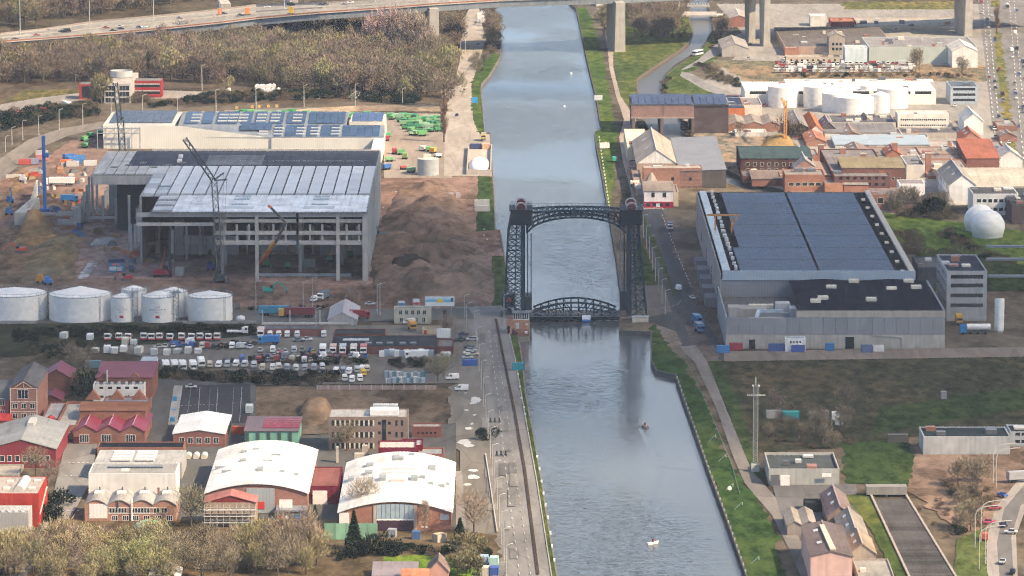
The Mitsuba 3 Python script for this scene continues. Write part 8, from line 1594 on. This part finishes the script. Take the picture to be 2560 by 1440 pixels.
('small_barn', 'low beige double arched shed beside the towpath', 1968, 2040, 1340, 1312, 1276, (.30, .26, .23), (.30, .265, .235), 'bays', 1.2, 'v', dict(n=2)), ('pink_barn', 'pink panelled barn with dark brown roof at the lower edge', 2026, 2130, 1462, 1390, 1314, (.62, .42, .37), (.155, .125, .125), 'gable', 1.5, 'v'), ('flat_store', 'grey flat roofed store beside the pink barn', 2146, 2236, 1470, 1440, 1396, (.34, .3, .27), (.30, .285, .26), 'flat', 0, 'v')])
part('pink_barn', 'roof_light', B((.50, .46, .33)).hexa([np.append(G(x, y, 9)[:2], z) for z in (10.2, 10.7) for x, y in ((2075, 1386), (2090, 1386), (2048, 1324), (2060, 1324))]), 'm_paint'); part('concrete_garage', 'door', B('white', Fr(G(1951, 1216))).box(0, 0, 0, 3, .2, 3.8), 'm_paint'); part('concrete_garage', 'sign', B('white', Fr(G(2055, 1216))).box(0, 0, 3.2, 3, .2, 4.4), 'm_paint'); part('concrete_garage', 'dark_door', B('dgrey', Fr(G(1926, 1216))).box(0, 0, 0, 3, .2, 3.8), 'm_paint')
fp, Lp, Dp, Hp = measure(1610, 1683, 520, 478, 454); part('white_pub', 'ground_floor', B((.34, .02, .05), fp).box(-.05, -.12, 0, Lp + .05, .2, 2.9), 'm_paint', label='dark red ground floor front')
for i in range(4): part('white_pub', 'shop_window', B('black', fp).box(1 + i * 3, -.16, .8, 2.8 + i * 3, 0, 2.3), 'm_glass')
p = G(1628, 500); part('white_pub', 'turret_roof', B((.30, .25, .21)).cone(p[0], p[1], 9, 13, 3.2, .6, 8), 'm_roof'); part('white_pub', 'turret', B('white').cone(p[0], p[1], 0, 9, 2.9, 2.9, 8), 'm_wall'); f = Fr(G(1640, 527)); part('white_pub', 'sign_board', B('white', f).box(0, 0, 1.8, 1.8, .2, 3.4), 'm_paint')
def river_house():
 k = thing('river_bridge_house', 'reddish brick building with dark solar roof spanning the small river on stilts', 'building'); fr = Fr(G(1578, 334)); s = S(334); L = 243 / s; D = 48.0; z0, z1 = 42 / s, 71 / s
 part(k, 'wall', B((.30, .17, .14), fr).box(0, 0, z0, L * .645, D, z1), 'm_brick'); part(k, 'wall', B((.10, .07, .07), fr).box(L * .645, .5, 0, L, D, z1), 'm_brick')
 part(k, 'ledge', B((.36, .28, .23), fr).box(-.3, -.3, z0 - .8, L * .65, .1, z0), 'm_wall'); part(k, 'roof', B((.12, .13, .15), fr).box(-.3, -.3, z1, L + .3, D, z1 + .3), 'm_roof')
 for a, b_ in ((.01, .63), (.65, .99)): solar_field(k, fr, L * a, .3, L * b_, D * .8, z1 + .6, 1.2, 3.4, 3, .3, c=(.035, .05, .10))
 for x in (.01, .30, .62): part(k, 'pier', B((.16, .12, .11), fr).box(L * x, 0, WZ - .5, L * x + 1.6, D, z0), 'm_brick')
 part(k, 'joint', B((.2, .13, .11), fr).box(L * .315, -.12, z0, L * .335, .1, z1), 'm_brick')
river_house()
p0, p1 = G(1690, 44), G(1790, 42); k = thing('river_bridge', 'low white bridge over the small river', 'bridge'); part(k, 'deck', B((.62, .56, .50)).box(p0[0] - 3, p0[1], .6, p1[0] + 12, p0[1] + 12, 1.6), 'm_wall'); part(k, 'parapet', B((.74, .68, .64)).box(p0[0], p0[1] - .4, 1.4, p1[0], p0[1], 4), 'm_wall')
k = thing('river_weir', 'low grey footbridge further along the small river', 'bridge'); p0, p1 = G(1718, 20), G(1775, 20); part(k, 'deck', B('beige').box(p0[0], p0[1], .5, p1[0], p0[1] + 5, 1.4), 'm_wall')
for i in range(8): part(k, 'rail_panel', B('lgrey').box(p0[0] + (p1[0] - p0[0]) * i / 8 + .3, p0[1] - .2, 1.4, p0[0] + (p1[0] - p0[0]) * (i + .7) / 8, p0[1], 3.5), 'm_paint')
for cx, yb, w, yt, l in ((1960, 271, 77, 219, 'white oil tank with rusty foot, outermost of the far tanks'), (2050, 272, 80, 219, 'white oil tank with a spiral stair line'), (2234, 273, 78, 224, 'white oil tank beside the cream office'), (2168, 262, 34, 216, 'small white oil tank hidden behind the others'), (2095, 283, 76, 236, 'white oil tank behind the broadest far tank'), (2203, 284, 46, 238, 'narrow white oil tank beside the broadest far tank'), (2138, 287, 105, 246, 'broadest white oil tank of the far tanks')): tank('oil_tank', l, cx, yb, w, yt, 1.6, (.78, .76, .72), 'white tanks of the far district', rail=False)
for cx, yb, r, l in ((2454, 582, 41, 'white dome standing behind the other dome'), (2473, 598, 43, 'white dome on the lawn in front of the other dome')):
 r /= S(yb); m = trimesh.creation.icosphere(subdivisions=4, radius=r); v = np.array(m.vertices); v[:, 2] = np.maximum(v[:, 2], -r * .62); b = B('white'); b.add(v + G(cx, yb) + [0, r, r * .6], m.faces); k = thing('gas_dome', l, 'dome', 'white domes on the lawn'); part(k, 'shell', b, 'm_paint', True); pp = G(cx, yb) + [0, r, 0]; part(k, 'base_ring', B('lgrey').cone(pp[0], pp[1], 0, .5, r * .92, r * .9, 32), 'm_wall')
def tower_crane(x, yb, yt, lab, c=(.65, .28, .04)):
 k = thing('tower_crane', lab, 'crane'); b = B(c); lattice_boom(b, vline((x, yb), x, yb), vline((x, yb), x, yt), 1.3, 14, .25); part(k, 'mast', b, 'm_paint'); part(k, 'jib', B(c).bar(vline((x, yb), x, yt + 18), vline((x, yb), x, yt + 18) + [0, 34, 1], .9), 'm_paint'); part(k, 'cab', B('cream').box(*(vline((x, yb), x - 3, yt + 22)), *(vline((x, yb), x + 3, yt + 16) + [0, 1.5, 0])), 'm_paint')
tower_crane(1963, 362, 250, 'yellow tower crane beside the sand heap')
earth('earth_heap', 'sunlit heap of yellow sand at the foot of the yellow crane', [(1900, 372), (1920, 346), (1975, 346), (1990, 368), (1950, 376)], 2, (.50, .34, .16), 15, bumps=((1948, 358, 8, 4),))
# lattice mast by the towpath
base = (1888, 1180); k = thing('radio_mast', 'slim pale lattice mast with cross arms on a concrete block beside the towpath', 'mast'); b = B((.24, .26, .27)); lattice_boom(b, vline(base, 1888, 1160), vline(base, 1888, 960), 1.5, 30, .11); part(k, 'lattice', b, 'm_steel', kind='stuff'); part(k, 'footing', B((.45, .46, .42), Fr(G(*base))).box(-1.4, -1.4, 0, 1.4, 1.4, 2.8), 'm_wall'); part(k, 'cross_arm', B('lgrey').bar(vline(base, 1866, 985), vline(base, 1912, 985), .3), 'm_steel'); part(k, 'antenna', B('lgrey').bar(vline(base, 1888, 962), vline(base, 1888, 938), .2), 'm_steel')
for x in (1881, 1896): part(k, 'lamp', B('white').bar(vline(base, x - 1.5, 962), vline(base, x + 1.5, 960), .6), 'm_paint')
p = G(2524, 832); k = thing('white_silo', 'tall white cylindrical silo beside the office block', 'silo'); p = G(2499, 832); part(k, 'shell', B('white').cone(p[0], p[1] + 2, .8, 13.2, 1.9, 1.9, 24), 'm_paint', True); part(k, 'foot', B('lgrey').cone(p[0], p[1] + 2, 0, .8, 1.5, 1.5, 12), 'm_plain')
k = thing('tank_lorry', 'blue lorry with a long white tank beside the solar warehouse', 'truck'); f = Fr(G(2400, 836)); part(k, 'cab', B((.02, .2, .5), f).box(0, 0, .6, 2.6, 2.4, 3.6), 'm_paint'); part(k, 'tank', B('white', f).tube((2.8, 1.2, 2.8), (12, 1.2, 2.8), 1.25, 14), 'm_paint'); part(k, 'chassis', B('dgrey', f).box(.4, .5, .5, 11, 2, 1.2), 'm_plain')
for i in range(4): part(k, 'wheel', B('black', f).tube((1 + i * 3, 0, .5), (1 + i * 3, 2.4, .5), .5, 10), 'm_plain')
vehicle('truck', ((.55, .33, .03), (.5, .3, .04)), 2397, 812, -90, 'yellow mixer truck behind the blue tank lorry')
for i, (y, z) in enumerate(((690, 12), (705, 9), (730, 6))): p = G(2466, y); k = thing('pipe_bridge', f'dark pipe bridge beside the office block, {ORD[i]} from the rear', 'pipe bridge'); part(k, 'deck', B((.16, .19, .22), Fr(p)).box(0, 0, z, 34, 3, z + .9), 'm_steel'); part(k, 'support', B('dgrey', Fr(p)).box(16, 1, 0, 16.8, 2, z), 'm_steel')
for px, y, a, c, l, L in ((1808, 884, 0, (.05, .2, .45), 'bright blue container at the corner of the solar warehouse', 5), (1840, 878, 0, (.33, .04, .06), 'dark red container beside the bright blue container', 5), (1945, 880, 0, (.07, .11, .28), 'navy container beside the white two storey cabin', 7), (2075, 879, 0, (.03, .18, .42), 'blue tank box near the large doorway', 3.2), (2168, 883, 0, (.10, .14, .26), 'grey blue container beside the small white cabin', 4.4), (1995, 882, 0, (.05, .10, .32), 'flat blue skip before the white cabin', 5), (1977, 1050, 0, (.03, .34, .34), 'turquoise container half hidden by scrub', 6), (1935, 1048, 5, (.4, .38, .34), 'pale container half hidden by scrub', 5), (2050, 1050, 3, (.42, .38, .31), 'beige caravan row behind the scrub', 6.5), (2110, 1062, 70, 'white', 'white pipe stack at the edge of the scrub', 5.5), (2098, 1052, 0, 'white', 'white caravan behind the scrub', 5), (1496, 252, 0, (.65, .66, .66), 'white and blue hut on the far canal bank', 4.5), (1295, 928, 0, (.03, .24, .30), 'teal boathouse moored at the road side bank', 4.4), (1512, 372, 10, 'white', 'white cabin on the far quay', 5), (1590, 468, 85, (.03, .25, .2), 'green container beside the sandy towpath', 4), (1582, 435, 85, (.45, .35, .26), 'brown skip beside the sandy towpath', 4), (2360, 1000, 0, (.3, .28, .3), 'grey cabinet in the rough field', 2), (2245, 1108, 0, (.12, .11, .10), 'low dark wall hut in the green field', 7)): container(px, y, a, c, l, L=L)
for kd, c, px, y, a, l in (('truck', ((.04, .18, .42), (.05, .16, .3)), 1743, 812, -78, 'blue box truck parked behind another beside the solar warehouse'), ('truck', ((.05, .2, .42), (.10, .16, .22)), 1749, 833, -78, 'blue box truck parked in front of another beside the solar warehouse'), ('van', 'white', 1696, 728, 100, 'white van driving on the quay street'), ('car', 'white', 1731, 750, 100, 'white car on the siding beside the solar warehouse'), ('truck', ((.6, .6, .58), (.12, .14, .16)), 1675, 578, -90, 'white fronted truck before the white pub'), ('car', 'red', 1578 + 97, 566, -90, 'dark red car behind the white fronted truck'), ('van', (.05, .35, .28), 1535, 405, 95, 'green van on the sandy towpath'), ('car', 'white', 1592, 492, 100, 'white car near the end of the sandy towpath'), ('bus', 'white', 1744, 140, 65, 'white bus on the riverside lane'), ('car', 'red', 1780, 120, 60, 'red car on the riverside lane'),
  ('car', 'blue', 2506, 1245, 120, 'bright blue car on the verge of the curving road'), ('car', 'red', 2487, 1278, 10, 'red car parked first beside the curving road'), ('car', (.45, .05, .10), 2472, 1313, 10, 'crimson car parked second beside the curving road'), ('van', (.4, .08, .05), 2462, 1352, 85, 'red van parked beside the curved lamps'), ('car', 'navy', 2508, 1320, 100, 'dark blue car driving on the curving road'), ('car', 'silver', 2527, 1338, 170, 'silver car driving on the curving road'), ('car', 'silver', 2506, 1412, 80, 'silver blue car low on the curving road'), ('car', 'black', 2531, 1438, 80, 'dark car at the lower edge of the curving road'), ('truck', ('white', (.3, .3, .32)), 2548, 1208, 20, 'big white van body at the picture edge')): vehicle(kd, c, px, y, a, l)
q_ = random.Random(3); HW = [(2452, -20, 2478, -20, 0), (2515, -20, 2545, -20, 0)]
for i in range(58):
 lane = q_.choice((0, 1)); y = 6 + 400 * (i + q_.random()) / 58; t = y / 400
 x = (2452 + 42 * t + q_.choice((0, 10, 22)) * (1 + t * .5)) if lane == 0 else (2516 + 38 * t + q_.choice((0, 11, 22)) * (1 + t * .5)); c = q_.choice(('white', 'silver', 'grey', 'black', 'navy', 'red', 'white', 'blue'))
 if x < 2575: vehicle('car' if q_.random() < .85 else 'van', c, x, y, 95 if lane else -88, f'{c} vehicle, {ORD[i % 38]} of the {"outer" if lane else "inner"} lanes{" further down" if i > 37 else ""} of the highway', group='traffic on the highway')
for i in range(120):
 c = q_.choice(('white', 'white', 'silver', 'grey', 'white', 'black', 'white', 'silver', 'red', 'silver')); x, y = 1945 + 345 * (i % 30) / 30 + q_.uniform(-3, 3), 163 + 6.5 * (i // 30); vehicle(q_.choice(('car', 'car', 'van')), c, x, y, q_.choice((90, 80, 0)), f'{c} used vehicle, {ORD[i % 30]} in row {ORD[i // 30]} of the car yard before the green hall', group='vehicles of the far car yard')
for i in range(26): x, y = q_.uniform(1800, 2440), q_.choice((30, 78, 150, 335, 350, 268)); vehicle('car', q_.choice(('white', 'silver', 'black', 'red')), x, y, q_.choice((0, 90)), f'small car, {ORD[i]} of those scattered in the factory yards', group='cars in the factory yards')
# lamps, posts, boats
for i in range(9): t = i / 8; lamp(1603 + 60 * t ** 1.1, 566 + 222 * t, 10, f'{ORD[i]} lamp along the quay street counted from the white pub', 'lamps of the quay street', r=.13)
for i, (x, y) in enumerate(((2437, 1372), (2452, 1358), (2448, 1425), (2463, 1412), (2482, 1210), (2490, 1222))):
 k = thing('curved_lamp', f'{ORD[i]} tall lamp with curved arm beside the curving road', 'street lamp', 'curved lamps of the curving road'); p = G(x, y); b = B((.48, .46, .42)); pr = p
 for z, dx in ((10.5, 0), (12, .6), (12.9, 2), (13.3, 4), (13.6, 7)): n_ = p + [dx, 0, z]; b.tube(pr, n_, .16, 6); pr = n_
 part(k, 'pole', b, 'm_steel'); part(k, 'lantern', B('lgrey').box(*(pr - [.3, .2, .1]), *(pr + [.7, .2, .1])), 'm_paint')
q = gp([(1693, 943), (1708, 985), (1741, 1078), (1778, 1185), (1808, 1265), (1840, 1355), (1869, 1440)]); ls = LineString(q); n = 76
k = thing('mooring_rail', 'row of pale mooring piles with rail along the lower canal bank', 'railing')
for i in range(n): pt = ls.interpolate(i / n, normalized=True); part(k, 'pile', B((.40, .41, .38) if i % 2 else (.13, .14, .13), Fr((pt.x - .3, pt.y, 0))).box(-.2, -.2, -1.5, .2, .2, 1.1 + (.5 if i % 4 == 0 else 0)), 'm_wall')
for i, (x, y) in enumerate(((1295, 940), (1300, 972), (1304, 1000), (1310, 1023), (1313, 1040), (1343, 1146), (1349, 1177), (1354, 1208), (1359, 1238), (1364, 1267), (1370, 1298), (1376, 1337), (1380, 1370), (1386, 1405))): k = thing('bollard', f'{ORD[i]} white bollard along the road side canal bank below the bridge', 'bollard', 'white bollards of the road side bank'); scene[k] = ply(B('white', Fr(G(x, y))).box(-.3, -.3, 0, .3, .3, 1.1), 'm_paint')
for i in range(22): t = i / 21; x, y = 1495 + 26 * t, 345 + 180 * t; k = thing('bollard', f'{ORD[i]} white bollard along the far canal bank above the bridge', 'bollard', 'white bollards of the far bank'); scene[k] = ply(B('white', Fr(G(x + 3, y))).box(-.3, -.3, 0, .3, .3, .9), 'm_paint')
for i, (x, y) in enumerate(((1770, 1105), (1795, 1155), (1812, 1228), (1835, 1275), (1875, 1412))): k = thing('bank_lamp', f'{ORD[i]} leaning green signal post on the lower canal grass', 'signal post', 'signal posts of the lower bank'); p = G(x, y); part(k, 'pole', B((.25, .33, .28)).tube(p, p + [2.6, 0, 2.6], .12, 6), 'm_steel'); part(k, 'head', B((.4, .45, .42)).bar(p + [2.6, 0, 2.6], p + [2.7, 0, 1.6], .25), 'm_steel')
k = thing('round_sign', 'round white and red sign on the lower canal grass', 'sign'); p = G(1824, 1231); part(k, 'board', B('white').tube(p + [0, 0, 1.4], p + [0, .1, 1.4], .75, 16), 'm_paint'); part(k, 'post', B('grey').bar(p, p + [0, .2, 1], .12), 'm_steel')
def boat(px, py, L, w, a, c, name, lab, man=True):
 k = thing(name, lab, 'boat'); t = math.radians(a); fr = Fr(G(px, py, WZ), (math.cos(t), math.sin(t), 0)); part(k, 'hull', B(c, fr).hexa([(-L / 2, -w * .35, -.1), (L * .3, -w * .3, -.1), (-L / 2, w * .35, -.1), (L * .3, w * .3, -.1), (-L / 2, -w / 2, .7), (L * .32, -w / 2, .7), (-L / 2, w / 2, .7), (L * .32, w / 2, .7)]).hexa([(L * .3, -w * .3, -.1), (L * .45, 0, 0), (L * .3, w * .3, -.1), (L * .45, .02, 0), (L * .32, -w / 2, .7), (L / 2, 0, .8), (L * .32, w / 2, .7), (L / 2, .02, .8)]), 'm_paint')
 part(k, 'rower', B((.2, .07, .05), fr).box(-.3, -.25, .6, .2, .25, 1.5).box(-.15, -.12, 1.5, .1, .12, 1.85), 'm_plain')
 return fr
boat(1612, 1068, 4.4, 1.6, 110, (.22, .17, .15), 'motor_boat', 'small brown motor boat trailing a wake on the lower canal'); boat(1633, 1360, 4.6, .9, 40, 'white', 'rowing_boat', 'white rowing boat with one rower on the lower canal')
for i, (x, y) in enumerate(((1427, 185), (1411, 267))): k = thing('buoy', f'tiny white buoy, {ORD[i]} down the upper canal', 'buoy'); scene[k] = ply(B('white', Fr(G(x, y, WZ))).cone(0, 0, 0, .9, .7, .3, 8), 'm_paint')
# low walls and portal
p = G(2166, 1243); k = thing('ramp_portal', 'grey concrete portal over the sunken ramp', 'portal'); f = Fr(p); L = 102 / S(1243); part(k, 'beam', B((.24, .235, .22), f).box(0, 0, .8, L, 5, 3.4), 'm_wall'); part(k, 'support', B('dconc', f).box(L / 2 - .4, .5, 0, L / 2 + .4, 4.5, .8), 'm_wall'); part(k, 'opening', B('black', f).box(.3, .6, .05, L - .3, 4, .75), 'm_glass')
for i, y in enumerate(range(1250, 1450, 5)): t = (y - 1243) / 197; p, q = G(2181 + 92 * t, y), G(2263 + 122 * t, y); k_ = None; b = B(np.array((.075, .07, .07)) * R.uniform(.7, 1.5)); b.quad((p[0], p[1] - 7, .5), (q[0], p[1] - 7, .5), (q[0], p[1] - .4, .5), (p[0], p[1] - .4, .5)); struct('ramp_roof', f'{ORD[i]} dark strip of the long ribbed ramp cover', b, 'm_roof')
for i, (xa, ya, xb, yb) in enumerate(((2178, 1243, 2275, 1450), (2266, 1243, 2392, 1450))): struct('ramp_kerb', f'pale kerb on the {"barn" if i == 0 else "road"} side of the ramp cover', B((.36, .32, .28)).bar(G(xa, ya) + [0, 0, .5], G(xb, yb) + [0, 0, .5], .7), 'm_wall')
# bushes and trees on this side
for o, sp, sd, kd, hh, lab, g in (([(1890, 1072), (2130, 1075), (2130, 1122), (1920, 1128)], 7, 61, [('bush', 3), ('bare', 2)], (6, 10), 'in the scrub beside the lattice mast', 'scrub by the lattice mast'), ([(1930, 1018), (2150, 1016), (2130, 1044), (1930, 1042)], 9, 62, [('bush', 2), ('bare', 2)], (5, 9), 'behind the caravans in the field', 'scrub behind the caravans'), ([(2370, 1215), (2460, 1200), (2480, 1260), (2450, 1335), (2400, 1345)], 5.5, 63, [('bush', 2), ('dark', 2), ('bare', 2)], (7, 12), 'between the bare lot and the curving road', 'scrub by the curving road'), ([(2270, 1240), (2380, 1260), (2400, 1350), (2340, 1350)], 7, 64, [('bush', 1)], (4, 7), 'beside the sunken ramp', 'bushes by the ramp'), ([(2235, 545), (2390, 555), (2385, 530), (2250, 520)], 5, 65, [('bush', 4), ('bare', 1)], (10, 14), 'along the dome lawn', 'bushes of the dome lawn'), ([(2340, 590), (2370, 575), (2480, 635), (2560, 665), (2470, 655)], 4.5, 66, [('bush', 3), ('dark', 1)], (7, 10), 'in the curved hedge below the domes', 'hedge below the domes'), ([(2240, 590), (2300, 585), (2330, 640), (2280, 640)], 6, 67, [('bush', 1)], (10, 16), 'pale behind the solar warehouse corner', 'pale bushes by the warehouse'), ([(1570, 30), (1690, 35), (1700, 80), (1660, 100), (1590, 92)], 7, 68, [('bare', 3), ('bush', 1)], (11, 15), 'in the grove between canal and river', 'trees of the river grove'), ([(1505, 45), (1535, 40), (1535, 95), (1512, 95)], 6, 69, [('bush', 2), ('bud', 1)], (8, 13), 'beside the tall pier on the canal meadow', 'bushes by the tall pier'), ([(1740, 165), (1765, 160), (1860, 215), (1850, 225), (1775, 200)], 4.5, 70, [('bush', 3), ('dark', 1)], (6, 10), 'along the riverside lane', 'hedge of the riverside lane'), ([(1945, 186), (2420, 186), (2440, 196), (1960, 196)], 6.5, 71, [('bush', 3), ('dark', 1)], (6, 10), 'below the far car yard', 'hedge below the far car yard'), ([(1690, 55), (1722, 60), (1715, 100), (1680, 112)], 6, 72, [('bush', 1)], (5, 9), 'on the river meadow', 'bushes of the river meadow'), ([(1790, 60), (1830, 60), (1800, 110), (1785, 100)], 6, 73, [('bush', 2), ('bare', 1)], (6, 10), 'on the far river bank', 'bushes of the far river bank'), ([(1700, 300), (1740, 330), (1735, 360), (1700, 320)], 5, 74, [('bush', 2), ('dark', 1)], (5, 8), 'on the wasteland bank', 'bushes of the wasteland bank'), ([(1655, 205), (1675, 195), (1668, 240), (1655, 240)], 5, 75, [('bush', 1), ('dark', 1)], (5, 8), 'at the river bend', 'bushes at the river bend')): wood(o, sp, sd, kd, hh, 'bush', lab, g, 11, 'far_scrub_' + 'abcdefghijklmno'[sd - 61])
for x, y, kd, h, l in ((2298, 176, 'bare', 15, 'round bare tree before the long green hall'), (2405, 196, 'bare', 13, 'bare tree beside the white gabled hall'), (2290, 176, 'bare', 12, 'second round bare tree before the long green hall'), (2492, 86, 'poplar', 20, 'slim dark tree in the highway median'), (1985, 345, 'bush', 14, 'bush beside the yellow crane'), (1850, 345, 'bare', 9, 'bare tree on the wasteland'), (2385, 668, 'bush', 12, 'bush behind the office block'), (2330, 545, 'dark', 12, 'dark evergreen on the dome lawn')): tree(G(x, y), kd, h, l)
row([('brick_works', f'{w} works, {ORD[i]} of the small roofs crowded behind the solar warehouse', xl, xr, yb, yt, yr, c, r, kd, rh, al, BRK) for i, (w, xl, xr, yb, yt, yr, c, r, kd, rh, al) in enumerate((
('dark brick', 1965, 2008, 420, 396, 372, (.13, .06, .05), (.27, .24, .22), 'flat', 0, 'v'), ('orange brick', 2010, 2046, 404, 388, 372, (.40, .17, .10), (.30, .26, .24), 'flat', 0, 'v'), ('red brick', 1880, 1962, 466, 448, 430, (.28, .12, .085), (.22, .17, .15), 'mono', .8, 'u'), ('brown brick', 1990, 2080, 466, 440, 408, (.19, .09, .07), (.30, .22, .18), 'bays', 1.5, 'v'), ('orange brick', 2062, 2108, 484, 458, 444, (.42, .19, .10), (.26, .23, .215), 'flat', 0, 'v'), ('red brick', 2110, 2170, 484, 462, 448, (.34, .14, .09), (.28, .26, .24), 'mono', .8, 'u'), ('grey roofed brick', 2090, 2190, 470, 452, 442, (.30, .13, .09), (.33, .31, .29), 'flat', 0, 'v'), ('white fronted', 2160, 2206, 470, 458, 448, (.66, .62, .58), (.62, .60, .58), 'flat', 0, 'v'),
('orange gabled', 2216, 2256, 404, 388, 372, (.40, .17, .10), (.38, .15, .10), 'gable', 2.5, 'v'), ('long brown', 2300, 2400, 398, 384, 366, (.30, .14, .10), (.32, .26, .22), 'flat', 0, 'v'), ('pale roofed', 2330, 2420, 382, 372, 352, (.5, .4, .34), (.42, .38, .34), 'flat', 0, 'v'), ('red brick', 2320, 2414, 458, 440, 424, (.38, .16, .1), (.33, .28, .25), 'flat', 0, 'v'), ('dark brick', 1856, 1905, 458, 440, 424, (.13, .06, .05), (.17, .15, .14), 'flat', 0, 'v'), ('cream', 1910, 1950, 442, 426, 414, (.5, .42, .34), (.36, .33, .3), 'flat', 0, 'v'), ('orange brick', 1950, 1985, 462, 438, 428, (.42, .19, .10), (.3, .27, .25), 'flat', 0, 'v')))])
for i, (x, y, h) in enumerate(((2052, 402, 8), (2106, 420, 10), (2158, 430, 9), (2010, 440, 9), (2236, 402, 9), (2320, 444, 12))): k = thing('brick_chimney', f'square brick chimney, {ORD[i]} of those rising from the crowded works', 'chimney', 'chimneys of the crowded works'); f = Fr(G(x, y)); part(k, 'shaft', B((.34, .15, .10), f).box(-1.4, -1.4, 0, 1.4, 1.4, h), 'm_brick'); part(k, 'cap', B('beige', f).box(-1.6, -1.6, h, 1.6, 1.6, h + .4), 'm_wall')
# ---------------------------------------------------------------- small things that fill the yards
q_ = random.Random(9)
for i, p in enumerate(scatter([(20, 440), (230, 400), (210, 540), (330, 600), (560, 690), (900, 700), (900, 660), (440, 650), (300, 680), (200, 600), (60, 480)], 13, 5, .5)[:70]):
 c = q_.choice(((.4, .38, .35), (.5, .48, .44), (.1, .16, .3), (.36, .2, .12), (.16, .16, .16), (.5, .1, .06), (.3, .22, .12))); k = thing('material_stack', f'{"dark" if sum(c) < .7 else "pale"} material stack, number {i + 1} counted from the front of the building site', 'material stack', 'material stacks on the building site'); a = q_.uniform(0, 3); fr = Fr(np.array(p), (math.cos(a), math.sin(a), 0)); w = q_.uniform(1, 4)
 scene[k] = ply(B(c, fr).box(-w, -.8, 0, w, .8, q_.uniform(.5, 1.8)).box(-w * .7, -.5, .4, w * .6, .5, q_.uniform(1.4, 2.4), np.array(c) * .8), 'm_plain')
for i in range(46):
 j = i // 16; c = q_.choice(('silver', 'grey', 'black', 'white', 'red', 'blue', 'navy', 'beige')); x, y = ((400, 240), (650, 280), (560, 350))[j][0] + ((400, 240), (650, 280), (560, 350))[j][1] * (i % 16) / 16 + q_.uniform(-4, 4), (872, 896, 906)[j] + q_.uniform(-3, 3)
 vehicle(q_.choice(('car', 'car', 'estate', 'van')), c, x, y, q_.choice((-90, 90, 80, 10)), f'{c} vehicle, {ORD[i % 16]} of the {("upper", "middle", "lower")[j]} loose row in the truck yard', group='loose cars in the truck yard')
row([('crowded_works', f'{w} roofed works, {ORD[i]} among the crowded district by the highway', x, x + q_.uniform(22, 60), y, y - q_.uniform(9, 15), y - q_.uniform(22, 36), c, r, kd, 2, 'v', BRK) for i, (x, y) in enumerate([(q_.uniform(1985, 2500), q_.uniform(300, 470)) for _ in range(30)]) for w, c, r, kd in [q_.choice((('grey', (.3, .14, .1), (.28, .26, .25), 'flat'), ('brown', (.34, .16, .11), (.24, .19, .17), 'gable'), ('pale', (.6, .56, .5), (.4, .37, .33), 'flat'), ('dark', (.17, .09, .07), (.14, .13, .13), 'gable'), ('orange', (.36, .17, .11), (.34, .16, .11), 'gable')))]])
